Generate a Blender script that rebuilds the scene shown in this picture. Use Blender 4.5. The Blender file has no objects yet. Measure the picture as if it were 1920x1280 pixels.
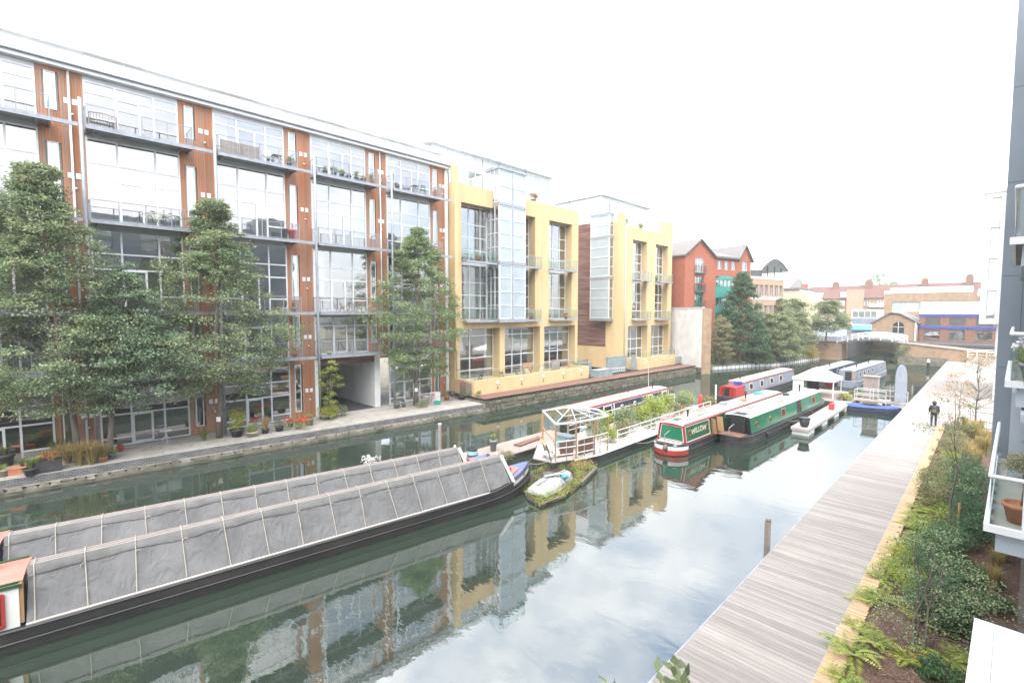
import bpy, math, random
from mathutils import Vector, Matrix, noise
R = math.radians
random.seed(7)
SC = bpy.context.scene
COL = SC.collection

# ---------------------------------------------------------------- camera
CAM = Vector((0.0, 0.0, 8.8)); FPX = 900.0; TILT = math.atan(55 / 900.0)
cd = bpy.data.cameras.new('camera'); cam = bpy.data.objects.new('camera', cd); COL.objects.link(cam)
cam.location = CAM; cam.rotation_euler = (R(90) - TILT, 0, R(45))
cd.sensor_width = 36; cd.lens = FPX / 1920 * 36; cd.clip_start = 0.05; cd.clip_end = 3000
SC.camera = cam
# ---------------------------------------------------------------- sky: bright broken cloud over a Nishita sky
SUN_EL, SUN_AZ = R(60), R(150)          # azimuth measured from +Y towards +X
w = bpy.data.worlds.new('World'); SC.world = w; w.use_nodes = True
nt = w.node_tree; nt.nodes.clear()
def N(nt, t, **k):
    n = nt.nodes.new(t)
    for a, b in k.items(): setattr(n, a, b)
    return n
out = N(nt, 'ShaderNodeOutputWorld'); bg = N(nt, 'ShaderNodeBackground'); sky = N(nt, 'ShaderNodeTexSky')
sky.sky_type = 'NISHITA'; sky.sun_disc = False; sky.sun_elevation = SUN_EL; sky.sun_rotation = SUN_AZ
sky.air_density = 1.0; sky.dust_density = 1.6; sky.ozone_density = 1.0
tc = N(nt, 'ShaderNodeTexCoord'); mp = N(nt, 'ShaderNodeMapping')
mp.inputs['Scale'].default_value = (1, 1, 2.1); mp.inputs['Location'].default_value = (0.35, 0.1, 0.0)
n1 = N(nt, 'ShaderNodeTexNoise'); n1.inputs['Scale'].default_value = 2.6; n1.inputs['Detail'].default_value = 7; n1.inputs['Roughness'].default_value = 0.55
rp = N(nt, 'ShaderNodeValToRGB'); rp.color_ramp.elements[0].position = 0.36; rp.color_ramp.elements[1].position = 0.53; rp.color_ramp.elements[0].color = (.12, .12, .12, 1)
n2 = N(nt, 'ShaderNodeTexNoise'); n2.inputs['Scale'].default_value = 4.0; n2.inputs['Detail'].default_value = 5
cr = N(nt, 'ShaderNodeValToRGB')
cr.color_ramp.elements[0].position = 0.3; cr.color_ramp.elements[0].color = (4.6, 4.75, 5.0, 1)
cr.color_ramp.elements[1].position = 0.7; cr.color_ramp.elements[1].color = (6.4, 6.4, 6.45, 1)
mx = N(nt, 'ShaderNodeMix', data_type='RGBA')
lk = nt.links.new
lk(tc.outputs['Generated'], mp.inputs['Vector']); lk(mp.outputs[0], n1.inputs['Vector']); lk(mp.outputs[0], n2.inputs['Vector'])
lk(n1.outputs['Fac'], rp.inputs['Fac']); lk(n2.outputs['Fac'], cr.inputs['Fac'])
lk(rp.outputs['Color'], mx.inputs[0]); lk(sky.outputs[0], mx.inputs[6]); lk(cr.outputs[0], mx.inputs[7])
lk(mx.outputs[2], bg.inputs['Color']); bg.inputs['Strength'].default_value = 0.12; lk(bg.outputs[0], out.inputs['Surface'])
# ---------------------------------------------------------------- soft sun behind cloud
sd = bpy.data.lights.new('sun', 'SUN'); sun = bpy.data.objects.new('sun', sd); COL.objects.link(sun)
sd.energy = 1.5; sd.angle = R(65); sd.color = (1.0, 0.96, 0.9)
dv = Vector((math.sin(SUN_AZ) * math.cos(SUN_EL), math.cos(SUN_AZ) * math.cos(SUN_EL), math.sin(SUN_EL)))
sun.rotation_euler = dv.to_track_quat('Z', 'Y').to_euler()
vs = SC.view_settings; vs.view_transform = 'Standard'; vs.look = 'None'; vs.exposure = 2.27; vs.gamma = 1.0
SC.cycles.use_denoising = True; SC.cycles.max_bounces = 8; SC.cycles.transparent_max_bounces = 12
SC.cycles.diffuse_bounces = 3; SC.cycles.glossy_bounces = 4; SC.cycles.caustics_reflective = False; SC.cycles.caustics_refractive = False

# ---------------------------------------------------------------- pixels of the photograph -> rays
_r = Vector((math.cos(R(45)), math.sin(R(45)), 0)); _fh = Vector((-math.sin(R(45)), math.cos(R(45)), 0)); _z = Vector((0, 0, 1))
_f = math.cos(TILT) * _fh - math.sin(TILT) * _z; _u = math.sin(TILT) * _fh + math.cos(TILT) * _z
def ray(px, py): return _f + _r * ((px - 960) / FPX) + _u * ((640 - py) / FPX)
def G(px, py, z=0.0):                       # point on the level z
    d = ray(px, py); return CAM + d * ((z - CAM.z) / d.z)
def PX(px, py, X):                          # point on the plane X
    d = ray(px, py); return CAM + d * ((X - CAM.x) / d.x)
def PL(px, py, o, n):                       # point on a plane
    d = ray(px, py); n = Vector(n); return CAM + d * ((Vector(o) - CAM).dot(n) / d.dot(n))

# ---------------------------------------------------------------- mesh builder
class Fr:                                    # a frame: a along u, b along z, c along n (outwards)
    def __init__(s, o, u, n): s.o = Vector(o); s.u = Vector(u).normalized(); s.n = Vector(n).normalized()
    def p(s, a, b, c=0): return s.o + s.u * a + _z * b + s.n * c
class MB:
    def __init__(s): s.v = []; s.f = []
    def add(s, vs_, fs):
        k = len(s.v); s.v += [tuple(p) for p in vs_]; s.f += [tuple(i + k for i in f) for f in fs]; return s
    def hexa(s, p):
        p = [Vector(q) for q in p]
        if (p[1] - p[0]).cross(p[3] - p[0]).dot(p[4] - p[0]) < 0: p = [p[0], p[3], p[2], p[1], p[4], p[7], p[6], p[5]]
        return s.add(p, [(3, 2, 1, 0), (4, 5, 6, 7), (0, 1, 5, 4), (1, 2, 6, 5), (2, 3, 7, 6), (3, 0, 4, 7)])
    def box(s, x0, x1, y0, y1, z0, z1):
        return s.hexa([(x0, y0, z0), (x1, y0, z0), (x1, y1, z0), (x0, y1, z0), (x0, y0, z1), (x1, y0, z1), (x1, y1, z1), (x0, y1, z1)])
    def rbox(s, c, sz, rz=0, ry=0, rx=0):
        m = Matrix.Rotation(rz, 3, 'Z') @ Matrix.Rotation(ry, 3, 'Y') @ Matrix.Rotation(rx, 3, 'X'); c = Vector(c); a, b, d = sz[0] / 2, sz[1] / 2, sz[2] / 2
        return s.hexa([c + m @ Vector(q) for q in ((-a, -b, -d), (a, -b, -d), (a, b, -d), (-a, b, -d), (-a, -b, d), (a, -b, d), (a, b, d), (-a, b, d))])
    def fb(s, fr, a0, a1, b0, b1, c0, c1):
        return s.hexa([fr.p(a0, b0, c0), fr.p(a1, b0, c0), fr.p(a1, b0, c1), fr.p(a0, b0, c1), fr.p(a0, b1, c0), fr.p(a1, b1, c0), fr.p(a1, b1, c1), fr.p(a0, b1, c1)])
    def quad(s, a, b, c, d): return s.add([a, b, c, d], [(0, 1, 2, 3)])
    def beam(s, p, q, w, h=None, up=(0, 0, 1)):          # rectangular bar from p to q
        p = Vector(p); q = Vector(q); h = h or w; d = (q - p).normalized(); up = Vector(up)
        if abs(d.dot(up)) > 0.98: up = Vector((1, 0, 0))
        x = d.cross(up).normalized() * (w / 2); y = x.cross(d).normalized() * (h / 2)
        return s.hexa([p - x - y, p + x - y, q + x - y, q - x - y, p - x + y, p + x + y, q + x + y, q - x + y])
    def tube(s, pts, rs, n=6, cap=True):
        pts = [Vector(p) for p in pts]; rs = rs if isinstance(rs, (list, tuple)) else [rs] * len(pts)
        k = len(s.v); m = len(pts); ref = None
        for i, p in enumerate(pts):
            d = (pts[min(i + 1, m - 1)] - pts[max(i - 1, 0)])
            d = d.normalized() if d.length > 1e-9 else _z
            if ref is None: ref = Vector((1, 0, 0)) if abs(d.x) < .8 else Vector((0, 1, 0))
            x = d.cross(ref).normalized(); y = d.cross(x); ref = x.cross(d)
            for j in range(n):
                a = 2 * math.pi * j / n; s.v.append(tuple(p + (x * math.cos(a) + y * math.sin(a)) * rs[i]))
        for i in range(m - 1):
            for j in range(n):
                a = k + i * n + j; b = k + i * n + (j + 1) % n; s.f.append((a, b, b + n, a + n))
        if cap: s.f.append(tuple(k + j for j in reversed(range(n)))); s.f.append(tuple(k + (m - 1) * n + j for j in range(n)))
        return s
    def lathe(s, c, prof, n=12):                          # prof: (radius, z) list
        c = Vector(c); k = len(s.v)
        for r_, z_ in prof:
            for j in range(n):
                a = 2 * math.pi * j / n; s.v.append((c.x + r_ * math.cos(a), c.y + r_ * math.sin(a), c.z + z_))
        for i in range(len(prof) - 1):
            for j in range(n):
                a = k + i * n + j; b = k + i * n + (j + 1) % n; s.f.append((a, b, b + n, a + n))
        s.f.append(tuple(k + j for j in reversed(range(n)))); s.f.append(tuple(k + (len(prof) - 1) * n + j for j in range(n)))
        return s
    def prism(s, poly, off):                               # polygon of points extruded along off
        off = Vector(off); n = len(poly); p = [Vector(q) for q in poly]
        return s.add(p + [q + off for q in p], [tuple(reversed(range(n))), tuple(range(n, 2 * n))] + [(i, (i + 1) % n, n + (i + 1) % n, n + i) for i in range(n)])
    def loft(s, rings, closed=True, caps=True):
        k = len(s.v); n = len(rings[0])
        for r_ in rings: s.v += [tuple(p) for p in r_]
        for i in range(len(rings) - 1):
            for j in range(n if closed else n - 1):
                a = k + i * n + j; b = k + i * n + (j + 1) % n; s.f.append((a, b, b + n, a + n))
        if caps and closed: s.f.append(tuple(k + j for j in reversed(range(n)))); s.f.append(tuple(k + (len(rings) - 1) * n + j for j in range(n)))
        return s
    def ball(s, c, r, n=8, m=6, sq=(1, 1, 1)):
        rings = []
        c = Vector(c)
        for i in range(1, m):
            t = math.pi * i / m
            rings.append([c + Vector((math.sin(t) * math.cos(2 * math.pi * j / n) * r * sq[0], math.sin(t) * math.sin(2 * math.pi * j / n) * r * sq[1], -math.cos(t) * r * sq[2])) for j in range(n)])
        k = len(s.v); s.loft(rings, True, False); b = len(s.v)
        s.v += [tuple(c - Vector((0, 0, r * sq[2]))), tuple(c + Vector((0, 0, r * sq[2])))]
        for j in range(n):
            s.f.append((b, k + (j + 1) % n, k + j)); s.f.append((b + 1, k + (m - 2) * n + j, k + (m - 2) * n + (j + 1) % n))
        return s
    def mesh(s, name, inv=None):
        me = bpy.data.meshes.new(name); v = s.v
        if inv is not None: v = [tuple(inv @ Vector(p)) for p in v]
        me.from_pydata(v, [], s.f); me.update(); return me
    def build(s, name, mat, parent=None, smooth=False, local=False, fixn=False):
        inv = WM(parent).inverted() if parent is not None and not local else None
        me = s.mesh(name, inv)
        if fixn:
            import bmesh
            bm = bmesh.new(); bm.from_mesh(me); bmesh.ops.recalc_face_normals(bm, faces=bm.faces[:]); bm.to_mesh(me); bm.free()
        if mat is not None: me.materials.append(M[mat] if isinstance(mat, str) else mat)
        if smooth: me.polygons.foreach_set('use_smooth', [True] * len(me.polygons))
        return put(name, me, parent)
def WM(o):
    m = Matrix.LocRotScale(o.location, o.rotation_euler, o.scale)
    return WM(o.parent) @ m if o.parent else m
def put(name, me, parent=None, loc=(0, 0, 0), rz=0):
    o = bpy.data.objects.new(name, me); COL.objects.link(o); o.location = loc; o.rotation_euler = (0, 0, rz)
    if parent is not None: o.parent = parent
    return o
def tag(o, label=None, cat=None, group=None, kind=None):
    if label: o['label'] = label
    if cat: o['category'] = cat
    if group: o['group'] = group
    if kind: o['kind'] = kind
    return o
def thing(name, label, cat, loc=(0, 0, 0), rz=0, group=None):
    return tag(put(name, None, None, loc, rz), label, cat, group)
def copy_tree(o, parent=None, loc=None, rz=None, label=None, scale=None):
    c = o.copy(); COL.objects.link(c); c.parent = parent
    if loc is not None: c.location = loc
    if rz is not None: c.rotation_euler = (0, 0, rz)
    if scale is not None: c.scale = scale if isinstance(scale, tuple) else (scale,) * 3
    if label: c['label'] = label
    for ch in list(o.children): copy_tree(ch, c)
    return c

# ---------------------------------------------------------------- materials
M = {}
def nodes(name):
    m = bpy.data.materials.new(name); m.use_nodes = True; nt = m.node_tree; nt.nodes.clear()
    o = N(nt, 'ShaderNodeOutputMaterial'); b = N(nt, 'ShaderNodeBsdfPrincipled'); nt.links.new(b.outputs[0], o.inputs['Surface'])
    M[name] = m; return m, nt, b, o
def c4(c): return (c[0], c[1], c[2], 1)
def pm(name, c1, c2=None, sc=3.0, rough=.6, bump=0.0, bsc=None, metal=0, stretch=(1, 1, 1), island=0.0, objrand=0.0, dirt=0.0, bd=.02, bdist=0.0, spec=.5, detail=5, p0=.35, p1=.65, trans=0.0, pos=False):
    """general surface: two tones mixed by noise, value jitter per island/object, fine bump, sparse darker grime"""
    m, nt, b, o = nodes(name); L = nt.links.new
    tc = N(nt, 'ShaderNodeTexCoord'); mp = N(nt, 'ShaderNodeMapping'); mp.inputs['Scale'].default_value = stretch; src = N(nt, 'ShaderNodeNewGeometry').outputs['Position'] if pos else tc.outputs['Object']; L(src, mp.inputs[0])
    c2 = c2 or tuple(x * .82 for x in c1)
    nz = N(nt, 'ShaderNodeTexNoise'); nz.inputs['Scale'].default_value = sc; nz.inputs['Detail'].default_value = detail; L(mp.outputs[0], nz.inputs['Vector'])
    rp = N(nt, 'ShaderNodeValToRGB'); e = rp.color_ramp.elements; e[0].position = p0; e[1].position = p1; e[0].color = c4(c1); e[1].color = c4(c2)
    L(nz.outputs['Fac'], rp.inputs['Fac']); col = rp.outputs[0]
    def mul(col, fac_socket, lo, hi):
        mr = N(nt, 'ShaderNodeMapRange'); mr.inputs['To Min'].default_value = lo; mr.inputs['To Max'].default_value = hi; L(fac_socket, mr.inputs['Value'])
        hv = N(nt, 'ShaderNodeHueSaturation'); L(mr.outputs[0], hv.inputs['Value']); L(col, hv.inputs['Color']); return hv.outputs[0]
    if island: g = N(nt, 'ShaderNodeNewGeometry'); col = mul(col, g.outputs['Random Per Island'], 1 - island, 1 + island)
    if objrand: oi = N(nt, 'ShaderNodeObjectInfo'); col = mul(col, oi.outputs['Random'], 1 - objrand, 1 + objrand)
    if dirt:
        n3 = N(nt, 'ShaderNodeTexNoise'); n3.inputs['Scale'].default_value = .9; n3.inputs['Detail'].default_value = 8; n3.inputs['Roughness'].default_value = .7
        L(src, n3.inputs['Vector']); col = mul(col, n3.outputs['Fac'], 1 + dirt * .6, 1 - dirt)
    L(col, b.inputs['Base Color']); b.inputs['Roughness'].default_value = rough; b.inputs['Metallic'].default_value = metal
    b.inputs['Specular IOR Level'].default_value = spec
    if bump:
        n4 = N(nt, 'ShaderNodeTexNoise'); n4.inputs['Scale'].default_value = bsc or sc * 6; n4.inputs['Detail'].default_value = 4; n4.inputs['Distortion'].default_value = bdist; L(mp.outputs[0], n4.inputs['Vector'])
        bp = N(nt, 'ShaderNodeBump'); bp.inputs['Strength'].default_value = bump; bp.inputs['Distance'].default_value = bd; L(n4.outputs['Fac'], bp.inputs['Height']); L(bp.outputs[0], b.inputs['Normal'])
    if trans:
        tr = N(nt, 'ShaderNodeBsdfTranslucent'); L(col, tr.inputs['Color']); ms = N(nt, 'ShaderNodeMixShader'); ms.inputs[0].default_value = trans
        L(b.outputs[0], ms.inputs[1]); L(tr.outputs[0], ms.inputs[2]); L(ms.outputs[0], o.inputs['Surface'])
    return m
def glass(name, tint=(.72, .78, .76), f0=.16, wav=.12, rough=.0):
    """thin pane: Schlick reflection on the outer face, tinted see-through otherwise"""
    m, nt, b, o = nodes(name); L = nt.links.new; nt.nodes.remove(b)
    ge = N(nt, 'ShaderNodeNewGeometry'); dp = N(nt, 'ShaderNodeVectorMath', operation='DOT_PRODUCT'); L(ge.outputs['Incoming'], dp.inputs[0]); L(ge.outputs['Normal'], dp.inputs[1])
    ab = N(nt, 'ShaderNodeMath', operation='ABSOLUTE'); L(dp.outputs['Value'], ab.inputs[0]); om = N(nt, 'ShaderNodeMath', operation='SUBTRACT'); om.inputs[0].default_value = 1; L(ab.outputs[0], om.inputs[1])
    pw = N(nt, 'ShaderNodeMath', operation='POWER'); L(om.outputs[0], pw.inputs[0]); pw.inputs[1].default_value = 5
    mr = N(nt, 'ShaderNodeMapRange'); mr.inputs['To Min'].default_value = f0; mr.inputs['To Max'].default_value = 1; L(pw.outputs[0], mr.inputs['Value'])
    nb_ = N(nt, 'ShaderNodeMath', operation='SUBTRACT'); nb_.inputs[0].default_value = 1; L(ge.outputs['Backfacing'], nb_.inputs[1]); fm = N(nt, 'ShaderNodeMath', operation='MULTIPLY'); L(mr.outputs[0], fm.inputs[0]); L(nb_.outputs[0], fm.inputs[1])
    g = N(nt, 'ShaderNodeBsdfGlossy'); g.inputs['Roughness'].default_value = rough; t = N(nt, 'ShaderNodeBsdfTransparent'); t.inputs[0].default_value = c4(tint)
    tc = N(nt, 'ShaderNodeTexCoord'); nz = N(nt, 'ShaderNodeTexNoise'); nz.inputs['Scale'].default_value = .7; nz.inputs['Detail'].default_value = 1
    L(tc.outputs['Object'], nz.inputs['Vector']); bp = N(nt, 'ShaderNodeBump'); bp.inputs['Strength'].default_value = wav; bp.inputs['Distance'].default_value = .05
    L(nz.outputs['Fac'], bp.inputs['Height']); L(bp.outputs[0], g.inputs['Normal'])
    ms = N(nt, 'ShaderNodeMixShader'); L(fm.outputs[0], ms.inputs[0]); L(t.outputs[0], ms.inputs[1]); L(g.outputs[0], ms.inputs[2]); L(ms.outputs[0], o.inputs['Surface'])
    return m
# woods, renders, metals
pm('cedar', (.42, .16, .068), (.31, .20, .145), sc=1.1, rough=.7, bump=.15, stretch=(4, 4, .22), island=.22, p0=.42, p1=.62)
pm('dark_cedar', (.14, .055, .04), (.22, .15, .12), sc=1.6, rough=.75, bump=.15, stretch=(.25, .25, 3), island=.2, p0=.4, p1=.7)
pm('white_render', (.78, .78, .77), (.66, .66, .66), sc=.8, rough=.85, dirt=.12)
pm('white_paint', (.78, .79, .80), (.70, .71, .72), sc=2, rough=.5)
pm('frame_grey', (.62, .64, .66), (.54, .56, .58), sc=2, rough=.45)
pm('steel', (.36, .385, .42), (.28, .30, .335), sc=3, rough=.5, metal=.35, dirt=.2)
pm('dark_steel', (.10, .105, .11), (.07, .07, .075), sc=3, rough=.55)
pm('yellow_render', (.62, .465, .255), (.55, .405, .215), sc=1.6, rough=.85, bump=.04, stretch=(1, 1, .12), p0=.4, p1=.75, dirt=.14)
pm('roof_metal', (.66, .69, .72), (.6, .63, .66), sc=1, rough=.5)
pm('roof_white', (.76, .77, .78), (.68, .69, .70), sc=1, rough=.6, dirt=.1)
pm('room', (.60, .61, .57), (.50, .51, .48), sc=.6, rough=.9)
pm('room_floor', (.32, .25, .18), (.25, .2, .15), sc=2, rough=.6)
pm('blind', (.66, .70, .66), (.60, .64, .61), sc=2, rough=.9, trans=.4)
pm('curtain', (.55, .50, .44), (.48, .44, .4), sc=6, rough=.9, stretch=(1, 6, .2), trans=.3)
glass('glass', (.9, .95, .93), .42); glass('glass_clear', (.92, .96, .94), .06, .03)
pm('glass_frost', (.38, .44, .47), (.33, .39, .42), sc=.7, rough=.12, spec=1.0)
# ground, stone
pm('paving', (.36, .335, .30), (.29, .27, .245), sc=1.2, rough=.85, bump=.1, bsc=20, objrand=.08, dirt=.25, pos=True)
pm('quay_brick', (.12, .12, .13), (.17, .165, .16), sc=3, rough=.85, bump=.2, bsc=40, island=.3)
pm('mortar', (.42, .41, .39), (.34, .33, .31), sc=6, rough=.95)
pm('stone', (.19, .17, .135), (.11, .105, .08), sc=4, rough=.9, bump=.5, bsc=14, objrand=.3, dirt=.4, pos=True)
pm('stone_mass', (.22, .20, .16), (.12, .12, .085), sc=2.5, rough=.9, bump=.6, bsc=9, dirt=.4)
pm('asphalt', (.07, .07, .075), (.055, .055, .06), sc=8, rough=.9)
pm('red_brick', (.37, .125, .07), (.31, .10, .06), sc=2.5, rough=.9, bump=.1, bsc=30, dirt=.15)
pm('london_brick', (.36, .25, .16), (.27, .185, .125), sc=1.5, rough=.9, bump=.15, bsc=20, dirt=.3)
pm('slate', (.16, .155, .16), (.21, .19, .18), sc=3, rough=.8, stretch=(1, 1, 4), dirt=.2)
pm('clay_tile', (.17, .082, .066), (.13, .066, .055), sc=3, rough=.85, dirt=.2)
pm('deck_wood', (.325, .297, .275), (.265, .243, .226), sc=2.2, rough=.8, bump=.12, bsc=30, stretch=(.35, 4, 1), objrand=.16, dirt=.15, pos=True)
pm('deck_dark', (.20, .10, .075), (.15, .085, .065), sc=2.2, rough=.75, bump=.12, stretch=(4, .3, 1), objrand=.15, island=.15, pos=True)
pm('edge_timber', (.52, .37, .225), (.45, .32, .19), sc=3, rough=.75, island=.12, dirt=.1)
pm('mulch', (.085, .05, .035), (.16, .10, .075), sc=26, rough=.95, bump=1.0, bsc=40, detail=8, p0=.42, p1=.62)
pm('mulch_chip', (.22, .13, .09), (.10, .06, .045), sc=3, rough=.95, island=.5)
pm('soil', (.05, .035, .025), (.03, .022, .016), sc=20, rough=.95, bump=.6)
pm('bark', (.20, .17, .14), (.12, .10, .085), sc=5, rough=.95, bump=.6, stretch=(3, 3, .6))
pm('terracotta', (.50, .20, .11), (.42, .165, .09), sc=4, rough=.85, bump=.05)
pm('pot_black', (.03, .03, .033), (.045, .045, .05), sc=4, rough=.5)
pm('pot_grey', (.22, .24, .26), (.17, .19, .2), sc=4, rough=.6)
pm('pot_stone', (.42, .37, .3), (.33, .29, .24), sc=4, rough=.85)
# boats
pm('hull_black', (.022, .022, .024), (.05, .047, .045), sc=1.2, rough=.55, bump=.08, stretch=(.4, 1, 2), dirt=.3)
pm('canvas', (.115, .117, .121), (.15, .152, .155), sc=.9, rough=.9, bump=.5, bsc=1.5, bd=.13, bdist=2.2, stretch=(1.5, 1.0, .8), island=.12, dirt=.25)
pm('canvas_light', (.16, .16, .158), (.12, .12, .12), sc=1.5, rough=.95, bump=.9, bsc=5, bd=.04, dirt=.4)
pm('rope', (.40, .37, .32), (.31, .29, .25), sc=20, rough=.95)
pm('boat_green', (.022, .13, .06), (.02, .115, .052), sc=1, rough=.22)
pm('boat_green2', (.018, .16, .085), (.018, .145, .075), sc=1, rough=.2)
pm('boat_blue', (.035, .04, .075), (.045, .05, .09), sc=1, rough=.25)
pm('boat_red', (.42, .04, .035), (.36, .04, .035), sc=2, rough=.35)
pm('boat_grey', (.25, .28, .33), (.2, .22, .27), sc=2, rough=.4)
pm('boat_roof', (.62, .68, .68), (.72, .74, .73), sc=1.5, rough=.6, dirt=.15)
pm('boat_roof_white', (.78, .78, .76), (.68, .69, .68), sc=1.5, rough=.6, dirt=.12)
pm('boat_roof_blue', (.42, .52, .58), (.52, .6, .64), sc=1.5, rough=.6, dirt=.12)
pm('salmon', (.55, .19, .15), (.48, .16, .13), sc=2, rough=.5)
pm('royal_blue', (.03, .08, .35), (.03, .06, .26), sc=2, rough=.5)
pm('faded_blue', (.10, .13, .25), (.14, .16, .27), sc=3, rough=.6)
pm('cream', (.72, .66, .5), (.62, .57, .44), sc=2, rough=.5)
pm('black', (.012, .012, .014), (.02, .02, .022), sc=4, rough=.5)
pm('brass', (.5, .36, .12), (.4, .28, .1), sc=4, rough=.35, metal=.8)
pm('new_wood', (.42, .25, .12), (.33, .19, .09), sc=3, rough=.7, stretch=(3, 3, .4))
pm('grey_wood', (.33, .28, .25), (.25, .21, .19), sc=3, rough=.85, stretch=(3, .5, 1), dirt=.3, island=.1, pos=True)
pm('pontoon', (.50, .45, .42), (.42, .38, .36), sc=2, rough=.85, dirt=.2)
pm('polythene', (.62, .64, .62), (.72, .73, .72), sc=2, rough=.4)
pm('old_white', (.50, .50, .48), (.24, .26, .26), sc=5, rough=.7, bump=.1, dirt=.45)
pm('teal', (.03, .30, .25), (.03, .26, .22), sc=2, rough=.4)
pm('barrel', (.16, .27, .28), (.13, .23, .24), sc=3, rough=.5)
pm('red_plastic', (.55, .05, .04), (.48, .045, .035), sc=3, rough=.45)
pm('sky_blue', (.10, .32, .52), (.08, .27, .45), sc=3, rough=.6)
# foliage
def leafm(name, c1, c2, tr=.42): return pm(name, c1, c2, sc=.8, rough=.55, island=.45, trans=tr, spec=.3, detail=3)
leafm('leaf_tree', (0.199, 0.275, 0.147), (0.305, 0.345, 0.194)); leafm('leaf_tree2', (0.173, 0.262, 0.164), (0.264, 0.333, 0.208)); leafm('leaf_birch', (0.292, 0.356, 0.177), (0.199, 0.285, 0.147))
leafm('leaf_dark', (0.074, 0.150, 0.061), (0.112, 0.195, 0.087)); leafm('leaf_ever', (0.084, 0.162, 0.084), (0.120, 0.205, 0.101)); leafm('leaf_willow', (0.204, 0.259, 0.131), (0.290, 0.323, 0.170))
leafm('leaf_fern', (0.265, 0.354, 0.076), (0.406, 0.425, 0.107)); leafm('leaf_lime', (0.365, 0.425, 0.076), (0.350, 0.329, 0.074)); leafm('leaf_olive', (0.233, 0.244, 0.119), (0.327, 0.305, 0.166))
leafm('leaf_autumn', (0.420, 0.159, 0.063), (0.447, 0.300, 0.107)); leafm('grass_dry', (0.487, 0.354, 0.152), (0.325, 0.300, 0.107)); leafm('grass_green', (0.183, 0.248, 0.076), (0.265, 0.283, 0.091))
leafm('leaf_gold', (0.448, 0.305, 0.053), (0.487, 0.389, 0.091)); leafm('flower_red', (0.600, 0.050, 0.030), (0.550, 0.120, 0.030), .15); leafm('flower_white', (0.750, 0.750, 0.720), (0.680, 0.660, 0.700), .15); leafm('flower_pink', (0.650, 0.250, 0.250), (0.600, 0.150, 0.200), .15)
leafm('leaf_russet', (0.364, 0.183, 0.074), (0.344, 0.283, 0.122))
# ================================================================ setting: ground, water, quays, boardwalk
def quayX(y):
    pts = [(-70, -38.0), (28, -31.4), (67, -29.9), (73.3, -29.8), (82.8, -26.5), (86.2, -24.3), (103, -22.4), (140, -19.5)]
    for (y0, x0), (y1, x1) in zip(pts, pts[1:]):
        if y <= y1: return x0 + (x1 - x0) * (y - y0) / (y1 - y0)
    return pts[-1][1]
tag(MB().quad((-1500, -1500, -1.2), (1500, -1500, -1.2), (1500, 1500, -1.2), (-1500, 1500, -1.2)).build('ground', 'soil'), 'flat dark ground under the whole quarter', None, None, 'structure')
m, nt, b, o = nodes('water'); L = nt.links.new
b.inputs['Base Color'].default_value = (.026, .040, .029, 1); b.inputs['Roughness'].default_value = .5; b.inputs['Specular IOR Level'].default_value = 0
tc = N(nt, 'ShaderNodeTexCoord'); mp = N(nt, 'ShaderNodeMapping'); mp.inputs['Rotation'].default_value = (0, 0, R(-40)); mp.inputs['Scale'].default_value = (1, 2.0, 1); L(tc.outputs['Object'], mp.inputs[0])
na = N(nt, 'ShaderNodeTexNoise'); na.inputs['Scale'].default_value = .9; na.inputs['Detail'].default_value = 2.5; na.inputs['Distortion'].default_value = .6; L(mp.outputs[0], na.inputs['Vector'])
nb = N(nt, 'ShaderNodeTexNoise'); nb.inputs['Scale'].default_value = 5; nb.inputs['Detail'].default_value = 2; L(mp.outputs[0], nb.inputs['Vector'])
ncal = N(nt, 'ShaderNodeTexNoise'); ncal.inputs['Scale'].default_value = .06; ncal.inputs['Detail'].default_value = 2; L(tc.outputs['Object'], ncal.inputs['Vector'])
cal = N(nt, 'ShaderNodeMapRange'); cal.inputs['From Min'].default_value = .38; cal.inputs['From Max'].default_value = .66; cal.inputs['To Min'].default_value = .02; cal.inputs['To Max'].default_value = .16; L(ncal.outputs['Fac'], cal.inputs['Value'])
mu = N(nt, 'ShaderNodeMath', operation='MULTIPLY'); L(nb.outputs['Fac'], mu.inputs[0]); L(cal.outputs[0], mu.inputs[1])
ad = N(nt, 'ShaderNodeMath', operation='ADD'); L(na.outputs['Fac'], ad.inputs[0]); L(mu.outputs[0], ad.inputs[1])
bp = N(nt, 'ShaderNodeBump'); bp.inputs['Strength'].default_value = .55; bp.inputs['Distance'].default_value = .0065; L(ad.outputs[0], bp.inputs['Height'])
gl = N(nt, 'ShaderNodeBsdfGlossy'); gl.inputs['Roughness'].default_value = .015; L(bp.outputs[0], gl.inputs['Normal'])
lw = N(nt, 'ShaderNodeLayerWeight'); lw.inputs['Blend'].default_value = .5
fr = N(nt, 'ShaderNodeMapRange'); fr.inputs['To Min'].default_value = .30; fr.inputs['To Max'].default_value = .41; L(lw.outputs['Facing'], fr.inputs['Value'])
ms = N(nt, 'ShaderNodeMixShader'); L(fr.outputs[0], ms.inputs[0]); L(b.outputs[0], ms.inputs[1]); L(gl.outputs[0], ms.inputs[2]); L(ms.outputs[0], o.inputs['Surface'])
tag(MB().quad((-40, -70, 0), (-3.5, -70, 0), (-3.5, 165, 0), (-40, 165, 0)).build('canal_water', 'water'), 'dark still canal water with faint ripples', None, None, 'structure')

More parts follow.
